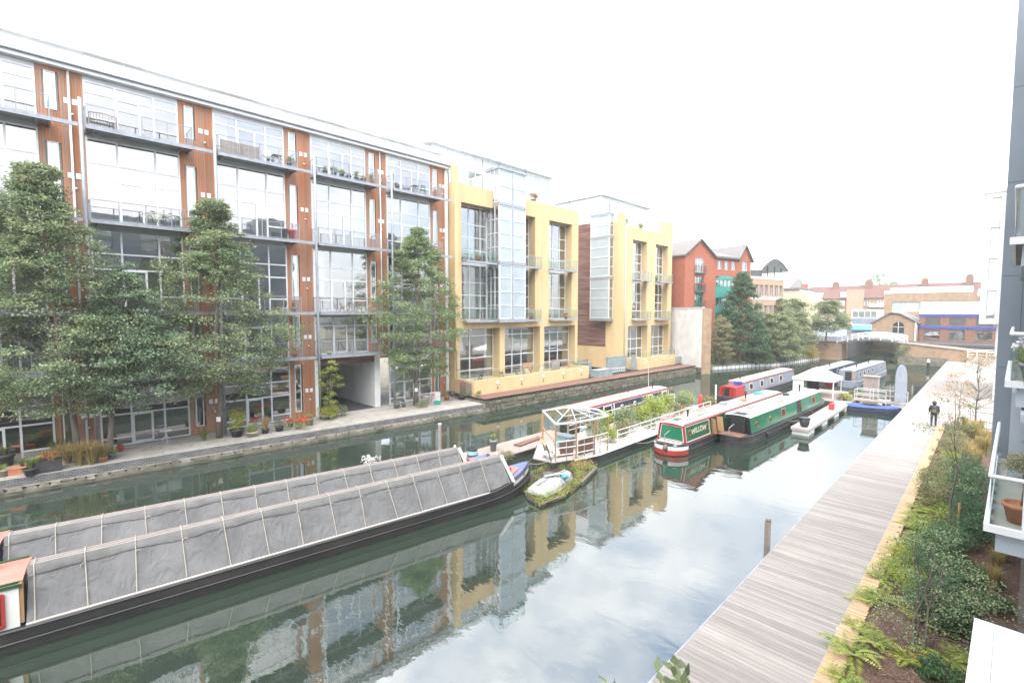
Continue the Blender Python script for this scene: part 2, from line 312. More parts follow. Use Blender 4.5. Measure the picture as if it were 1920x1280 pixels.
# left bank: land mass, paved towpath, brick face, rough stone ledge
ys = [-70, -40, -20, -8, 0, 10, 20, 28, 40, 55, 67, 73.3, 78, 82.8, 86.2, 95, 103]
lm = MB(); top = [(quayX(y) - .12, y) for y in ys]
poly = [(x, y, .62) for x, y in top] + [(-400, 103, .62), (-400, -70, .62)]
lm.prism(list(reversed(poly)), (0, 0, -1.6))
tag(lm.build('towpath_bank', 'stone_mass', None, fixn=True), 'stone and earth bank carrying the towpath', None, None, 'structure')
pav = tag(MB().prism([(quayX(y) - .10, y, .715) for y in (28.2, 28, 20, 10, 0, -8, -20, -40)] + [(-44, -40, .715), (-44, 28.2, .715)], (0, 0, -.09)).build('towpath', 'mortar', None, fixn=True), 'flagged towpath in front of the cedar flats', None, None, 'structure')
slab_me = MB().box(-.44, .44, -.29, .29, -.02, .028).mesh('flagstone'); slab_me.materials.append(M['paving'])
sl = math.atan2(6.6, 98)
rowu = Vector((math.sin(sl), math.cos(sl), 0)); rown = Vector((-math.cos(sl), math.sin(sl), 0))
for r_ in range(6):
    for k in range(44):
        p = Vector((quayX(-8), -8, .73)) + rowu * (.9 * k + (.45 if r_ % 2 else 0)) + rown * (.42 + .6 * r_)
        if p.y > 27.7 or p.x < -36.3 or p.y < -4.5: continue
        put('flagstone', slab_me, pav, p, R(90) - sl)
# brick face, 5 courses
bf = MB(); face = MB(); yb = -12.0
fr0 = Fr((quayX(yb), yb, 0), rowu, -rown)
for c in range(5):
    a = 0 if c % 2 else -.11
    while a < 40.0:
        bf.fb(fr0, a, a + .215, .34 + c * .078, .34 + c * .078 + .066, -.02, .05 + random.uniform(0, .008)); a += .228
face.fb(fr0, 0, 40.1, .25, .735, -.05, .045)
qw = tag(face.build('quay_wall', 'mortar'), 'low dark brick quay wall edging the towpath', 'wall')
tag(bf.build('brickwork', 'quay_brick', qw), kind='stuff')
# rough coping stones on the waterline
led = tag(MB().fb(fr0, -30, 40.3, -.8, .16, -.3, .34).build('stone_ledge', 'stone_mass'), 'rough stone footing at the waterline below the brick quay', 'ledge')
a = -4.0
while a < 40.2:
    l = random.uniform(.35, .8); h = random.uniform(.10, .19); w_ = random.uniform(.28, .42); j = [random.uniform(-.03, .03) for _ in range(8)]
    p = [fr0.p(a, .14, -.06), fr0.p(a + l, .14, -.06), fr0.p(a + l, .14, w_ + j[0]), fr0.p(a, .14, w_ + j[1]), fr0.p(a + .03, .14 + h + j[2], -.06), fr0.p(a + l - .03, .14 + h + j[3], -.06), fr0.p(a + l - .04, .14 + h + j[4], w_ - .05 + j[5]), fr0.p(a + .03, .14 + h + j[6], w_ - .05 + j[7])]
    MB().hexa(p).build('stone', 'stone', led); a += l + random.uniform(.01, .08)
# stone retaining wall under the dark timber terrace, Y 28-67
rw = MB(); yy = 27.9; rows = []
prev = None; lw = tag(MB().prism([(quayX(y) - .15, y, .95) for y in (27.9, 47, 67.3)] + [(-36, 67.3, .95), (-36, 27.9, .95)], (0, 0, -2)).build('retaining_wall', 'stone_mass', None, fixn=True), 'weedy old stone retaining wall under the dark timber terrace', 'wall')
for c in range(3):
    y = 27.8 + (.2 if c % 2 else 0)
    while y < 67.2:
        l = random.uniform(.45, .95); x0 = quayX(y) ; x1 = quayX(y + l); d = random.uniform(.0, .09); z0 = -.05 + c * .32; q = random.uniform(-.02, .02)
        MB().hexa([(x0 - .2, y, z0), (x0 + d, y, z0), (x1 + d, y + l - .02, z0), (x1 - .2, y + l - .02, z0), (x0 - .2, y, z0 + .30), (x0 + d - .03, y + .02, z0 + .29 + q), (x1 + d - .03, y + l - .04, z0 + .29), (x1 - .2, y + l - .02, z0 + .30)]).build('stone', 'stone', lw); y += l
# dark timber terrace deck: boards run along the canal
dk = tag(MB().prism([(quayX(y) + .02, y, 1.13) for y in (27.95, 47, 67.2)] + [(-36.5, 67.2, 1.13), (-36.5, 27.95, 1.13)], (0, 0, -.12)).build('timber_terrace', 'black', None, fixn=True), 'dark red timber terrace along the canal edge below the yellow flats', None, None, 'structure')
for k in range(12):
    for y0, y1 in ((27.96, 37.4), (37.42, 47.2), (47.22, 57.0), (57.02, 67.18)):
        x0, x1 = quayX(y0) + .05 - .16 * k, quayX(y1) + .05 - .16 * k
        MB().hexa([(x0 - .15, y0, 1.13), (x0, y0, 1.13), (x1, y1, 1.13), (x1 - .15, y1, 1.13), (x0 - .15, y0, 1.165), (x0, y0, 1.165), (x1, y1, 1.165), (x1 - .15, y1, 1.165)]).build('board', 'deck_dark', dk)
# planted bank beyond the white wall: coir/steel edge
be = tag(MB().prism([(quayX(y) + .02, y, .42) for y in (73.2, 78, 82.8, 86.2, 95, 103)] + [(quayX(y) - .25, y, .42) for y in (103, 95, 86.2, 82.8, 78, 73.2)], (0, 0, -.9)).build('bank_edging', 'frame_grey', None, fixn=True), 'pale grey edging along the planted bank', 'edging')
for k in range(34):
    y = 73.3 + k * .88; MB().box(quayX(y) - .02, quayX(y) + .09, y, y + .12, -.3, .5).build('post', 'grey_wood', be)

# right bank: land, boardwalk, timber kerb, planting bed, pale path
tag(MB().box(-4.0, 400, -70, 108, -1.0, .66).build('right_bank', 'stone_mass'), 'made ground under the boardwalk and planting bed', None, None, 'structure')
bw = tag(MB().box(-4.72, -2.42, 3, 106, .70, .855).box(-4.89, -4.855, 3, 106, .60, .885).box(-2.41, -2.385, 3, 44.4, .62, .90).build('boardwalk', 'steel'), 'long grey timber boardwalk beside the canal', None, None, 'structure')
pl_me = MB().box(-1.225, 1.225, -.068, .068, -.014, .014)
for q in (-1.0, -.35, .35, 1.0):
    pl_me.box(q - .004, q + .004, -.045, -.037, .013, .0148)
pl_me = pl_me.mesh('plank'); pl_me.materials.append(M['deck_wood'])
for k in range(300): put('plank', pl_me, bw, (-3.625, 8.6 + .145 * k, .876))
far = MB()
for k in range(370):
    y = 8.6 + .145 * (300 + k)
    if y < 106: far.box(-4.85, -2.40, y - .068, y + .068, .862, .89)
for k in range(1, 38): y = 8.6 - .145 * k; far.box(-4.85, -2.40, y - .068, y + .068, .862, .89)
tag(far.build('planking', 'deck_wood', bw), kind='stuff')
ke = MB(); y = 3.0
while y < 44.4: ke.box(-2.37 , -1.97 + random.uniform(-.02, .02), y, y + .052, .68, 1.0 + random.uniform(-.006, .006)); y += .06
kb = tag(MB().box(-2.36, -2.05, 3, 44.4, .6, .96).build('timber_kerb', 'edge_timber'), 'raised yellow timber kerb between boardwalk and planting bed', 'kerb')
tag(ke.build('slats', 'edge_timber', kb), kind='stuff')
bed = MB(); nx, ny = 14, 140; k0 = 0
for j in range(ny + 1):
    for i in range(nx + 1):
        x = -2.05 + 4.2 * i / nx; y = 2.5 + 42 * j / ny
        bed.v.append((x, y, .93 + .10 * noise.noise(Vector((x * 1.1, y * 1.1, 3))) + .05 * noise.noise(Vector((x * 3, y * 3, 1)))))
for j in range(ny):
    for i in range(nx): a = j * (nx + 1) + i; bed.f.append((a, a + 1, a + nx + 2, a + nx + 1))
tag(bed.build('planting_bed', 'mulch', None, True), 'bark mulched planting bed beside the boardwalk', None, None, 'structure')
chips = MB()
for k in range(9000):
    x = random.uniform(-1.95, 1.7); y = 6 + 20 * random.random() ** 1.5; z = .955 + .10 * noise.noise(Vector((x * 1.1, y * 1.1, 3))) + .05 * noise.noise(Vector((x * 3, y * 3, 1)))
    a = random.uniform(0, 6.28); l = random.uniform(.02, .07); w_ = random.uniform(.006, .015); u = Vector((math.cos(a), math.sin(a), random.uniform(-.4, .4))) * l; v = Vector((-math.sin(a), math.cos(a), random.uniform(-.3, .3))) * w_; p = Vector((x, y, z - .015))
    chips.quad(p - u - v, p + u - v, p + u + v, p - u + v)
tag(chips.build('mulch_chips', 'mulch_chip'), 'loose bark chips scattered over the planting bed', None, None, 'stuff')
pm('pale_path', (.36, .345, .32), (.31, .30, .28), sc=1, rough=.85, dirt=.12)
tag(MB().box(-2.38, 9, 44.45, 106, .5, .885).build('pale_path', 'pale_path'), 'pale concrete path beyond the planting bed', None, None, 'structure')
# ================================================================ generic building pieces
def window(parent, fr, a0, a1, b0, b1, cols, rows, matf='white_paint', matg='glass', d=.0, t=.07, doors=None, low=None, depth=.09):
    """frame mesh under parent with panes as its children; cols/rows: interior fractions; doors: column split; low: height of a low rail in given columns"""
    A = [a0] + [a0 + (a1 - a0) * c for c in cols] + [a1]; Bz = [b0] + [b0 + (b1 - b0) * r_ for r_ in rows] + [b1]
    f = MB(); f.fb(fr, a0, a0 + t, b0, b1, d, d + depth); f.fb(fr, a1 - t, a1, b0, b1, d, d + depth)
    f.fb(fr, a0 + t, a1 - t, b0, b0 + t, d, d + depth); f.fb(fr, a0 + t, a1 - t, b1 - t, b1, d, d + depth)
    for a in A[1:-1]: f.fb(fr, a - t * .55, a + t * .55, b0 + t, b1 - t, d + .002, d + depth + .01)
    panes = []
    for i in range(len(A) - 1):
        x0 = A[i] + (t if i == 0 else t * .55); x1 = A[i + 1] - (t if i == len(A) - 2 else t * .55)
        rb = list(Bz)
        if low and i in low[0]: rb = [rb[0], b0 + low[1]] + rb[1:]
        for z in rb[1:-1]: f.fb(fr, x0, x1, z - t * .5, z + t * .5, d, d + depth)
        sub = [(x0, x1)]
        for j in range(len(rb) - 1):
            z0 = rb[j] + (t if j == 0 else t * .5); z1 = rb[j + 1] - (t if j == len(rb) - 2 else t * .5)
            if doors and j == 0 and i == doors[0]:
                xm = x0 + (x1 - x0) * doors[1]
                f.fb(fr, xm - t * .6, xm + t * .6, z0, z1, d + .003, d + depth + .02)
                f.fb(fr, x0, x0 + t * .8, z0, z1, d + .003, d + depth + .015); f.fb(fr, x0 + t * .8, xm - t * .6, z1 - t * .8, z1, d + .003, d + depth + .015); f.fb(fr, x0 + t * .8, xm - t * .6, z0, z0 + t, d + .003, d + depth + .015)
                panes += [(x0 + t * .8, xm - t * .6, z0 + t, z1 - t * .8), (xm + t * .6, x1, z0, z1)]
            else: panes.append((x0, x1, z0, z1))
    wo = f.build('window', matf, parent)
    for x0, x1, z0, z1 in panes:
        MB().fb(fr, x0, x1, z0, z1, d + .025, d + .045).build('pane', matg, wo)
    return wo
def balcony(parent, fr, a0, a1, z, dep, h=1.1, infill='bars', matm='steel', deckm='steel', posts=5, beam=.2, glassm='glass_clear'):
    """deck mesh under parent with rail pieces as children; c runs outwards from the facade"""
    b = MB(); b.fb(fr, a0, a1, z - .09, z, .03, dep); b.fb(fr, a0, a1, z - beam, z - .092, dep - .09, dep); b.fb(fr, a0, a0 + .08, z - beam, z - .092, .03, dep - .092); b.fb(fr, a1 - .08, a1, z - beam, z - .092, .03, dep - .092)
    bo = b.build('balcony', deckm, parent)
    c = dep - .06; hr = MB()
    hr.tube([fr.p(a0 + .03, z + h, .05), fr.p(a0 + .03, z + h, c), fr.p(a1 - .03, z + h, c), fr.p(a1 - .03, z + h, .05)], .024, 6); hr.build('handrail', matm, bo)
    for k in range(posts):
        a = a0 + .03 + (a1 - a0 - .06) * k / (posts - 1)
        MB().fb(fr, a - .02, a + .02, z + .001, z + h - .01, c - .03, c + .03).build('rail_post', matm, bo)
    for a in (a0 + .03, a1 - .03): MB().fb(fr, a - .02, a + .02, z + .001, z + h - .01, .06, .1).build('rail_post', matm, bo)
    if infill == 'bars':
        bb = MB(); n = int((a1 - a0) / .105)
        for k in range(1, n): a = a0 + .03 + (a1 - a0 - .06) * k / n; bb.fb(fr, a - .005, a + .005, z + .07, z + h - .02, c - .006, c + .006)
        n = int(dep / .105)
        for k in range(1, n):
            cc = .05 + (c - .05) * k / n
            for a in (a0 + .03, a1 - .03): bb.fb(fr, a - .005, a + .005, z + .07, z + h - .02, cc - .005, cc + .005)
        bb.fb(fr, a0 + .04, a1 - .04, z + .05, z + .075, c - .012, c + .012)
        tag(bb.build('balusters', matm, bo), kind='stuff')
    else:
        n = posts - 1
        for k in range(n):
            x0 = a0 + .06 + (a1 - a0 - .12) * k / n; x1 = a0 + .06 + (a1 - a0 - .12) * (k + 1) / n
            MB().fb(fr, x0 + .03, x1 - .03, z + .06, z + h - .05, c - .006, c + .006).build('glass_panel', glassm, bo)
        for a in (a0 + .03, a1 - .03): MB().fb(fr, a - .006, a + .006, z + .06, z + h - .05, .12, c - .05).build('glass_panel', glassm, bo)
    return bo
def boards(parent, fr, a0, a1, b0, b1, c0, c1, holes=(), w_=.13, mat='cedar', name='cladding', horiz=False):
    b = MB()
    if not horiz:
        a = a0
        while a < a1 - .01:
            e = min(a + w_, a1); segs = [(b0, b1)]
            for h0, h1, v0, v1 in holes:
                if e > h0 + .005 and a < h1 - .005:
                    ns = []
                    for s0, s1 in segs:
                        if v0 > s0: ns.append((s0, min(v0, s1)))
                        if v1 < s1: ns.append((max(v1, s0), s1))
                    segs = [q for q in ns if q[1] - q[0] > .01]
            for s0, s1 in segs: b.fb(fr, a + .004, e - .004, s0, s1, c0, c1 + random.uniform(-.006, .006))
            a = e
    else:
        z = b0
        while z < b1 - .01: e = min(z + w_, b1); b.fb(fr, a0, a1, z + .004, e - .004, c0, c1 + random.uniform(-.006, .006)); z = e
    return tag(b.build(name, mat, parent), kind='stuff')

# ================================================================ cedar-clad flats on the far bank
FX = -36.8; PER = 6.37; BAYS = [15.33 + PER * k for k in (-4, -3, -2, -1, 0, 1)]
LV = [.75, 5.5, 8.8, 13.95, 19.05, 22.1]                   # floor levels and eaves
ced = thing('apartment_block', 'long cedar-clad block of flats with steel balconies and white window grids', 'apartment block', (FX, 8, .74))
cf = Fr((FX, 0, 0), (0, 1, 0), (1, 0, 0)); Yend = 28.15
for k, z in enumerate(LV[1:]):
    MB().box(FX - 8, FX - .06, BAYS[0] - .6, Yend - .1, z - .35, z - .02).build('floor_slab', 'room', ced)
MB().box(FX - 8, FX - .06, BAYS[0] - .6, BAYS[4] - .02, LV[0] - .05, LV[0] - .01).build('ground_slab', 'room_floor', ced)
MB().box(FX - 8.2, FX - 8.01, BAYS[0] - .6, BAYS[4] - .1, .7, 23).box(FX - 8.2, FX - 8.01, BAYS[4] - .1, Yend - .1, 5.4, 23).build('back_wall', 'room', ced)
MB().box(FX - 8.2, FX - .02, BAYS[0] - .8, BAYS[0] - .61, .7, 22.4).build('side_wall', 'white_render', ced)
MB().box(FX - 8.2, FX + .12, Yend - .33, Yend, .7, 22.6).build('side_wall', 'white_render', ced)
rnd = random.Random(3)
for bi, P in enumerate(BAYS):
    g1 = P + 4.45; e = min(P + PER, Yend - .33); last = bi == len(BAYS) - 1; passage = bi == 4
    MB().box(FX - 8, FX - .08, g1 + .3, g1 + .45, .76 if not passage else 5.5, 22).build('party_wall', 'room', ced)
    if bi == 0: boards(ced, cf, P - .6, P - .02, .75, 22.1, -.06, .03)
    for l in range(5):
        z0, z1 = LV[l] + .02, LV[l + 1] - (.36 if l else .4)
        if l == 0: z0 = .78
        if l == 0 and passage:
            boards(ced, cf, g1 + .52, e, 4.9, 5.14, -.06, .03); continue
        sill = z1 - .02
        if l in (2, 3):   window(ced, cf, P, g1, z0, z1, (.31, .72), (.52, .71), d=-.02, doors=(1, .62), low=((0, 2), .92), t=.085)
        elif l == 4:      window(ced, cf, P, g1, z0, z1 + .1, (.31, .72), (.78,), d=-.02, doors=(1, .62), low=((0, 2), .8), t=.085)
        elif l == 1:      window(ced, cf, P, g1, z0, z1, (.33, .73), (.76,), d=-.02, doors=(1, .62), t=.085, matf='frame_grey' if bi == 4 else 'white_paint')
        else:             window(ced, cf, P, g1, z0, z1, (.33, .70), (.44, .68), d=-.02, doors=(1, .62), low=((0, 2), .5), t=.095, matf='frame_grey')
        # lintel panel over the glazing
        MB().fb(cf, P, g1, z1 + (.10 if l == 4 else 0) + .005, LV[l + 1] - .02, -.05, .02).build('lintel', 'frame_grey', ced)
        # narrow side light in the cedar strip
        n0, n1 = g1 + .34, g1 + .80; v0, v1 = {0: (z0 + .5, z1 - .25), 1: (z0 + .7, z1 + .1), 2: (z0 + .9, z1 - .6), 3: (z0 + .9, z1 - .6), 4: (z0 + .75, z1 + .1)}[l]
        window(ced, cf, n0, n1, v0, v1, (), (), d=-.02, t=.05, matf='white_paint')
        boards(ced, cf, g1 + .005, e - .005, z0 - .03, LV[l + 1] - .02, -.05, .03, holes=[(n0, n1, v0, v1)])
        # blinds and curtains in some rooms
        q = rnd.random()
        if q < .34: MB().fb(cf, P + .1, g1 - .1, z1 - rnd.uniform(.8, 2.2) if l in (2, 3) else z1 - rnd.uniform(.5, 1.2), z1 - .05, -.16, -.14).build('blind', 'blind', ced)
        elif q < .6: MB().fb(cf, P + .1, P + .9, z0, z1 - .05, -.22, -.16).build('curtain', 'curtain', ced)
        if rnd.random() < .75: MB().fb(cf, n0 - .1, n1 + .1, v0, v1, -.12, -.10).build('blind', 'blind', ced)
        # vents and a bulkhead lamp on the cedar
        vz = z0 + (.95 if l else 1.6) + (1.35 if l in (2, 3) else .3)
        for vy in (g1 + 1.1, g1 + 1.44): MB().fb(cf, vy, vy + .22, vz, vz + .3, .035, .06).fb(cf, vy + .05, vy + .17, vz + .06, vz + .24, .06, .075).build('wall_vent', 'white_paint', ced)
        MB().ball(cf.p(g1 + 1.42, vz - .55, .09), .07).build('bulkhead_lamp', 'frame_grey', ced, True)
        if l >= 1 and bi > 0:
            balcony(ced, cf, P - .05, P + 4.95, LV[l], 1.32, posts=5)
            MB().beam(cf.p(P + .3, LV[l] - .16, .05), cf.p(P + .3, LV[l] - .16, 1.2), .08, .12).beam(cf.p(P + 4.4, LV[l] - .16, .05), cf.p(P + 4.4, LV[l] - .16, 1.2), .08, .12).build('balcony_bracket', 'steel', ced)
    if bi > 0:
        MB().tube([cf.p(P - .24, .74, 1.30), cf.p(P - .24, 8, 1.30), cf.p(P - .24, 15, 1.30), cf.p(P - .24, 20.4, 1.30)], [.10, .10, .095, .09], 8).build('steel_post', 'steel', ced, True)
        for l in range(1, 5): MB().fb(cf, P + 4.96, min(P + PER, Yend + .2) - .36, LV[l] - .19, LV[l] + .01, 1.20, 1.30).build('edge_beam', 'steel', ced)
    if bi in (1, 4):
        MB().tube([cf.p(g1 + 1.32, .76 if not passage else 5.6, .10), cf.p(g1 + 1.32, 22.1, .10)], .055, 8).build('downpipe', 'white_paint', ced, True)
# white surround of the covered passage
Pp = BAYS[4]; pw = MB().box(FX - 11, FX + .05, Pp - .06, Pp + .28, .74, 5.12); pw.box(FX - 11, FX + .05, Pp + 5.0, Pp + 5.5, .74, 5.12).box(FX - 11.2, FX - 11.01, Pp + .28, Pp + 5.0, .74, 5.12)
pw.build('passage_wall', 'white_render', ced)
MB().fb(cf, Pp + .29, Pp + 4.99, 4.62, 5.13, -.15, .02).build('passage_fascia', 'dark_cedar', ced)
MB().box(FX - 11, FX - .16, Pp + .28, Pp + 5.0, 4.66, 5.12).build('passage_ceiling', 'white_render', ced)
MB().box(FX - 11, FX - .02, Pp + .28, Pp + 5.0, .70, .752).build('passage_floor', 'asphalt', ced)
# eaves, gutter, clerestory and white roof
MB().box(FX - .3, FX + .42, BAYS[0] - .8, Yend + .1, 22.10, 22.34).build('fascia', 'white_paint', ced)
MB().tube([(FX + .5, BAYS[0] - .8, 22.36), (FX + .5, Yend + .1, 22.36)], .08, 8).build('gutter', 'steel', ced, True)
MB().box(FX - .5, FX - .3, BAYS[0] - .8, Yend - .6, 22.34, 23.45).build('clerestory', 'roof_white', ced)
for P in BAYS: MB().box(FX - .3, FX - .24, P + .1, P + 2.9, 22.45, 23.3).build('clerestory_pane', 'glass', ced)
MB().prism([(FX + .0, BAYS[0] - .9, 23.45), (FX + .0, BAYS[0] - .9, 23.56), (FX - 2.4, BAYS[0] - .9, 24.75), (FX - 8.2, BAYS[0] - .9, 24.9), (FX - 8.2, BAYS[0] - .9, 23.45)], (0, Yend - BAYS[0] + .6, 0)).build('roof', 'roof_white', ced, fixn=True)
# ================================================================ first yellow block
def wallgrid(parent, fr, a0, a1, b0, b1, holes, c0, c1, mat, name='wall'):
    """solid wall with rectangular openings, cut into strips that butt end to end"""
    xs = sorted({a0, a1} | {h[0] for h in holes} | {h[1] for h in holes}); m = MB()
    for x0, x1 in zip(xs, xs[1:]):
        hs = sorted([(h[2], h[3]) for h in holes if h[0] < x1 - 1e-6 and h[1] > x0 + 1e-6]); z = b0
        for v0, v1 in hs:
            if v0 > z + 1e-6: m.fb(fr, x0, x1, z, v0, c0, c1)
            z = max(z, v1)
        if z < b1 - 1e-6: m.fb(fr, x0, x1, z, b1, c0, c1)
    return m.build(name, mat, parent)
YX = -36.0
ya = thing('apartment_block', 'yellow rendered flats with a projecting glass bay and ground floor terrace', 'apartment block', (YX, 38, 1.1))
yf = Fr((YX, 0, 0), (0, 1, 0), (1, 0, 0)); TOP = 20.9
ops = [(28.95, 34.2, 2.0, 7.2), (34.95, 40.5, 2.0, 7.2), (41.2, 46.9, 2.0, 7.2), (29.2, 39.65, 8.0, 13.55), (42.0, 46.15, 8.0, 13.55), (29.2, 39.65, 13.75, 19.2), (42.0, 46.15, 13.75, 19.2)]
ops = [o_ if o_[2] not in (8.0,) else (o_[0], o_[1], 8.0, 19.2) for o_ in ops if o_[2] != 13.75]
wallgrid(ya, yf, 28.3, 47.4, 1.0, TOP, ops + [(33.3, 37.1, 19.2, TOP)], -1.15, 0, 'yellow_render')
MB().box(-48, -37.16, 28.3, 28.7, 1, 20.9).box(-48, -37.16, 47.0, 47.4, 1, 20.9).box(-48, -47.7, 28.7, 47.0, 1, 20.9).build('side_wall', 'yellow_render', ya)
MB().box(YX - .2, YX + .35, 28.16, 28.62, 5.2, 22.3).build('fin', 'yellow_render', ya)
for z in (2.0, 7.55, 13.55, 20.5): MB().box(-47.6, -37.16, 28.72, 46.98, z - .35, z - .01).build('floor_slab', 'room', ya)
for y in (34.5, 41.0): MB().box(-47.6, -37.3, y, y + .2, 2, 20.1).build('party_wall', 'room', ya)
MB().box(-44.2, -44, 28.72, 46.98, 2, 20).build('back_wall', 'room', ya)
gz = Fr((YX - 1.05, 0, 0), (0, 1, 0), (1, 0, 0))
for a0, a1 in ((28.95, 34.2), (34.95, 40.5), (41.2, 46.9)):
    window(ya, gz, a0 + .02, a1 - .02, 2.02, 7.18, (.36, .62) if a0 > 34.5 else (.38,), (.18, .42, .85), matf='frame_grey', t=.1)
MB().fb(gz, 35.0, 40.4, 4.6, 7.1, -.2, -.17).build('blind', 'blind', ya); MB().fb(gz, 41.3, 46.8, 4.9, 7.1, -.2, -.17).build('blind', 'blind', ya); MB().fb(gz, 33.2, 34.1, 2.1, 7.1, -.25, -.2).build('curtain', 'blind', ya)
for z0, z1 in ((8.0, 13.5), (13.7, 19.2)):
    window(ya, gz, 29.22, 33.28, z0, z1, (.42, .78), (.22, .45, .68), matf='frame_grey', t=.09)
    window(ya, gz, 37.12, 39.63, z0, z1, (.5,), (.22, .45, .68), matf='frame_grey', t=.09)
    window(ya, gz, 42.02, 46.13, z0, z1, (.4, .72), (.22, .45, .68), matf='frame_grey', t=.09)
    MB().fb(gz, 29.2, 39.65, z1, z1 + .25, -.02, .1).fb(gz, 42, 46.15, z1, z1 + .25, -.02, .1).build('spandrel', 'frame_grey', ya) if z1 < 19 else None
    MB().fb(gz, 42.1, 44, z0 + .1, z1 - .1, -.2, -.17).build('blind', 'blind', ya)
    if z0 < 9: MB().fb(gz, 30.6, 33.2, z0 + .1, z1 - .1, -.3, -.22).build('curtain', 'blind', ya)
    yb2 = Fr((YX - .5, 0, 0), (0, 1, 0), (1, 0, 0))
    balcony(ya, yb2, 29.25, 33.2, z0, 1.25, infill='glass', posts=5); balcony(ya, yb2, 37.2, 40.0, z0, 1.15, infill='glass', posts=4); balcony(ya, yb2, 41.9, 46.3, z0, 1.25, infill='glass', posts=4)
# glass bay
bayp = Fr((YX + .95, 0, 0), (0, 1, 0), (1, 0, 0)); bays_ = Fr((0, 33.3, 0), (1, 0, 0), (0, -1, 0)); bayn = Fr((0, 37.1, 0), (1, 0, 0), (0, 1, 0))
for z0, z1 in ((8.1, 13.62), (13.95, 19.45), (19.75, 22.95)):
    rr = (.25, .5, .75) if z1 < 20 else (.5,)
    window(ya, bayp, 33.3, 35.05, z0, z1, (), rr, matf='frame_grey', matg='glass_frost', t=.10, d=-.09); window(ya, bayp, 35.25, 37.1, z0, z1, (), rr, matf='frame_grey', matg='glass_frost', t=.10, d=-.09)
    MB().fb(bayp, 35.05, 35.25, z0, z1, -.1, .05).build('mullion', 'steel', ya)
    window(ya, bays_, YX - 1.0, YX + .85, z0, z1, (.35, .68), rr, matf='frame_grey', matg='glass', t=.08, d=-.08); window(ya, bayn, YX - 1.0, YX + .85, z0, z1, (.5,), rr, matf='frame_grey', matg='glass', t=.08, d=-.08)
for z, h, e in ((7.75, .34, .06), (13.63, .31, .05), (19.46, .28, .05), (22.96, .3, .1)):
    MB().box(YX - 1.1, YX + .95 + e, 33.3 - e, 37.1 + e, z, z + h * .45).box(YX - 1.1, YX + .95 + e * .4, 33.3 - e * .4, 37.1 + e * .4, z + h * .45 + .001, z + h).build('bay_ledge', 'steel', ya)
MB().box(YX - 1.0, YX + .8, 33.4, 37.0, 8.0, 8.08).build('bay_floor', 'room', ya)
# roof terraces, penthouse
def railing(parent, pts, z, h=1.05, step=1.1, mat='steel', g='glass_clear', gl=True):
    pts = [Vector((p[0], p[1], z)) for p in pts]
    MB().tube([p + Vector((0, 0, h)) for p in pts], .022, 6).build('handrail', mat, parent)
    for p, q in zip(pts, pts[1:]):
        n = max(1, round((q - p).length / step)); d = (q - p) / n
        for k in range(n + 1): s_ = p + d * k; MB().box(s_.x - .018, s_.x + .018, s_.y - .018, s_.y + .018, z, z + h).build('rail_post', mat, parent)
        if gl:
            for k in range(n):
                s_ = p + d * (k + .06); e_ = p + d * (k + .94); MB().beam(s_ + Vector((0, 0, h * .5)), e_ + Vector((0, 0, h * .5)), .012, h - .14).build('glass_panel', g, parent)
MB().box(-46, YX - .9, 28.75, 33.2, 20.6, 20.88).box(-46, YX - .9, 37.2, 47, 20.6, 20.88).build('roof_slab', 'roof_white', ya)
window(ya, Fr((YX - 1.4, 0, 0), (0, 1, 0), (1, 0, 0)), 28.8, 33.2, 20.9, 22.8, (.25, .5, .75), (.55,), matf='frame_grey')
MB().box(-46, YX - 1.42, 28.75, 33.25, 22.82, 22.95).build('terrace_slab', 'roof_white', ya)
railing(ya, [(YX - 1.5, 28.8), (YX - 1.5, 33.25), (YX + .95, 33.35), (YX + .95, 37.05), (YX - 1, 37.1)], 23.27)
railing(ya, [(YX - 1.2, 37.3), (YX - 1.2, 47.2), (YX - 5, 47.2)], 22.0)
MB().box(-45, -39.6, 28.6, 46.3, 20.9, 25.3).build('penthouse', 'roof_white', ya)
window(ya, Fr((-39.6, 0, 0), (0, 1, 0), (1, 0, 0)), 38, 46.2, 21.2, 25.1, (.2, .4, .6, .8), (.5,), matf='white_paint', matg='glass_frost')
MB().box(-46, -39.1, 27.6, 46.7, 25.31, 25.75).build('penthouse_roof', 'roof_metal', ya)
MB().tube([(YX + .12, 28.45, 1.0), (YX + .12, 28.45, 20)], .06, 8).build('downpipe', 'frame_grey', ya, True)
# terrace in front
MB().box(-33.4, -33.15, 28.9, 45.9, 1.0, 2.5).box(-36.0, -33.4, 45.6, 45.9, 1.0, 2.5).build('terrace_wall', 'yellow_render', ya)
MB().box(-36.0, -33.15, 28.3, 28.6, .7, 2.5).box(-33.4, -33.15, 28.6, 28.9, .7, 2.5).build('terrace_end_wall', 'yellow_render', ya)
MB().box(-35.98, -33.42, 28.62, 45.58, 1.2, 2.0).build('terrace_floor', 'pale_path', ya)
eb = Fr((0, 28.3, 0), (1, 0, 0), (0, -1, 0))
for k in range(9): MB().fb(eb, -35.2, -33.5, .95 + k * .15, 1.08 + k * .15, .02, .05).build('slat', 'grey_wood', ya)
railing(ya, [(-35.9, 28.45), (-33.25, 28.45), (-33.25, 45.75), (-35.6, 45.75)], 2.5, .85, 1.55)
for k in range(5):
    p = Vector((-33.15, 31.2 + 3.3 * k, 1.95)); MB().ball(p + Vector((.03, 0, .12)), .17, 10, 6, (.5, 1, 1)).build('terrace_lamp', 'white_paint', ya, True); MB().box(-33.14, -33.1, p.y - .06, p.y + .06, 1.55, 1.68).build('wall_vent', 'black', ya)
for y in (37.2, 42.0): MB().box(-35.6, -35.5, y, y + 1.4, 2.0, 3.3).build('privacy_screen', 'new_wood' if y < 40 else 'grey_wood', ya)

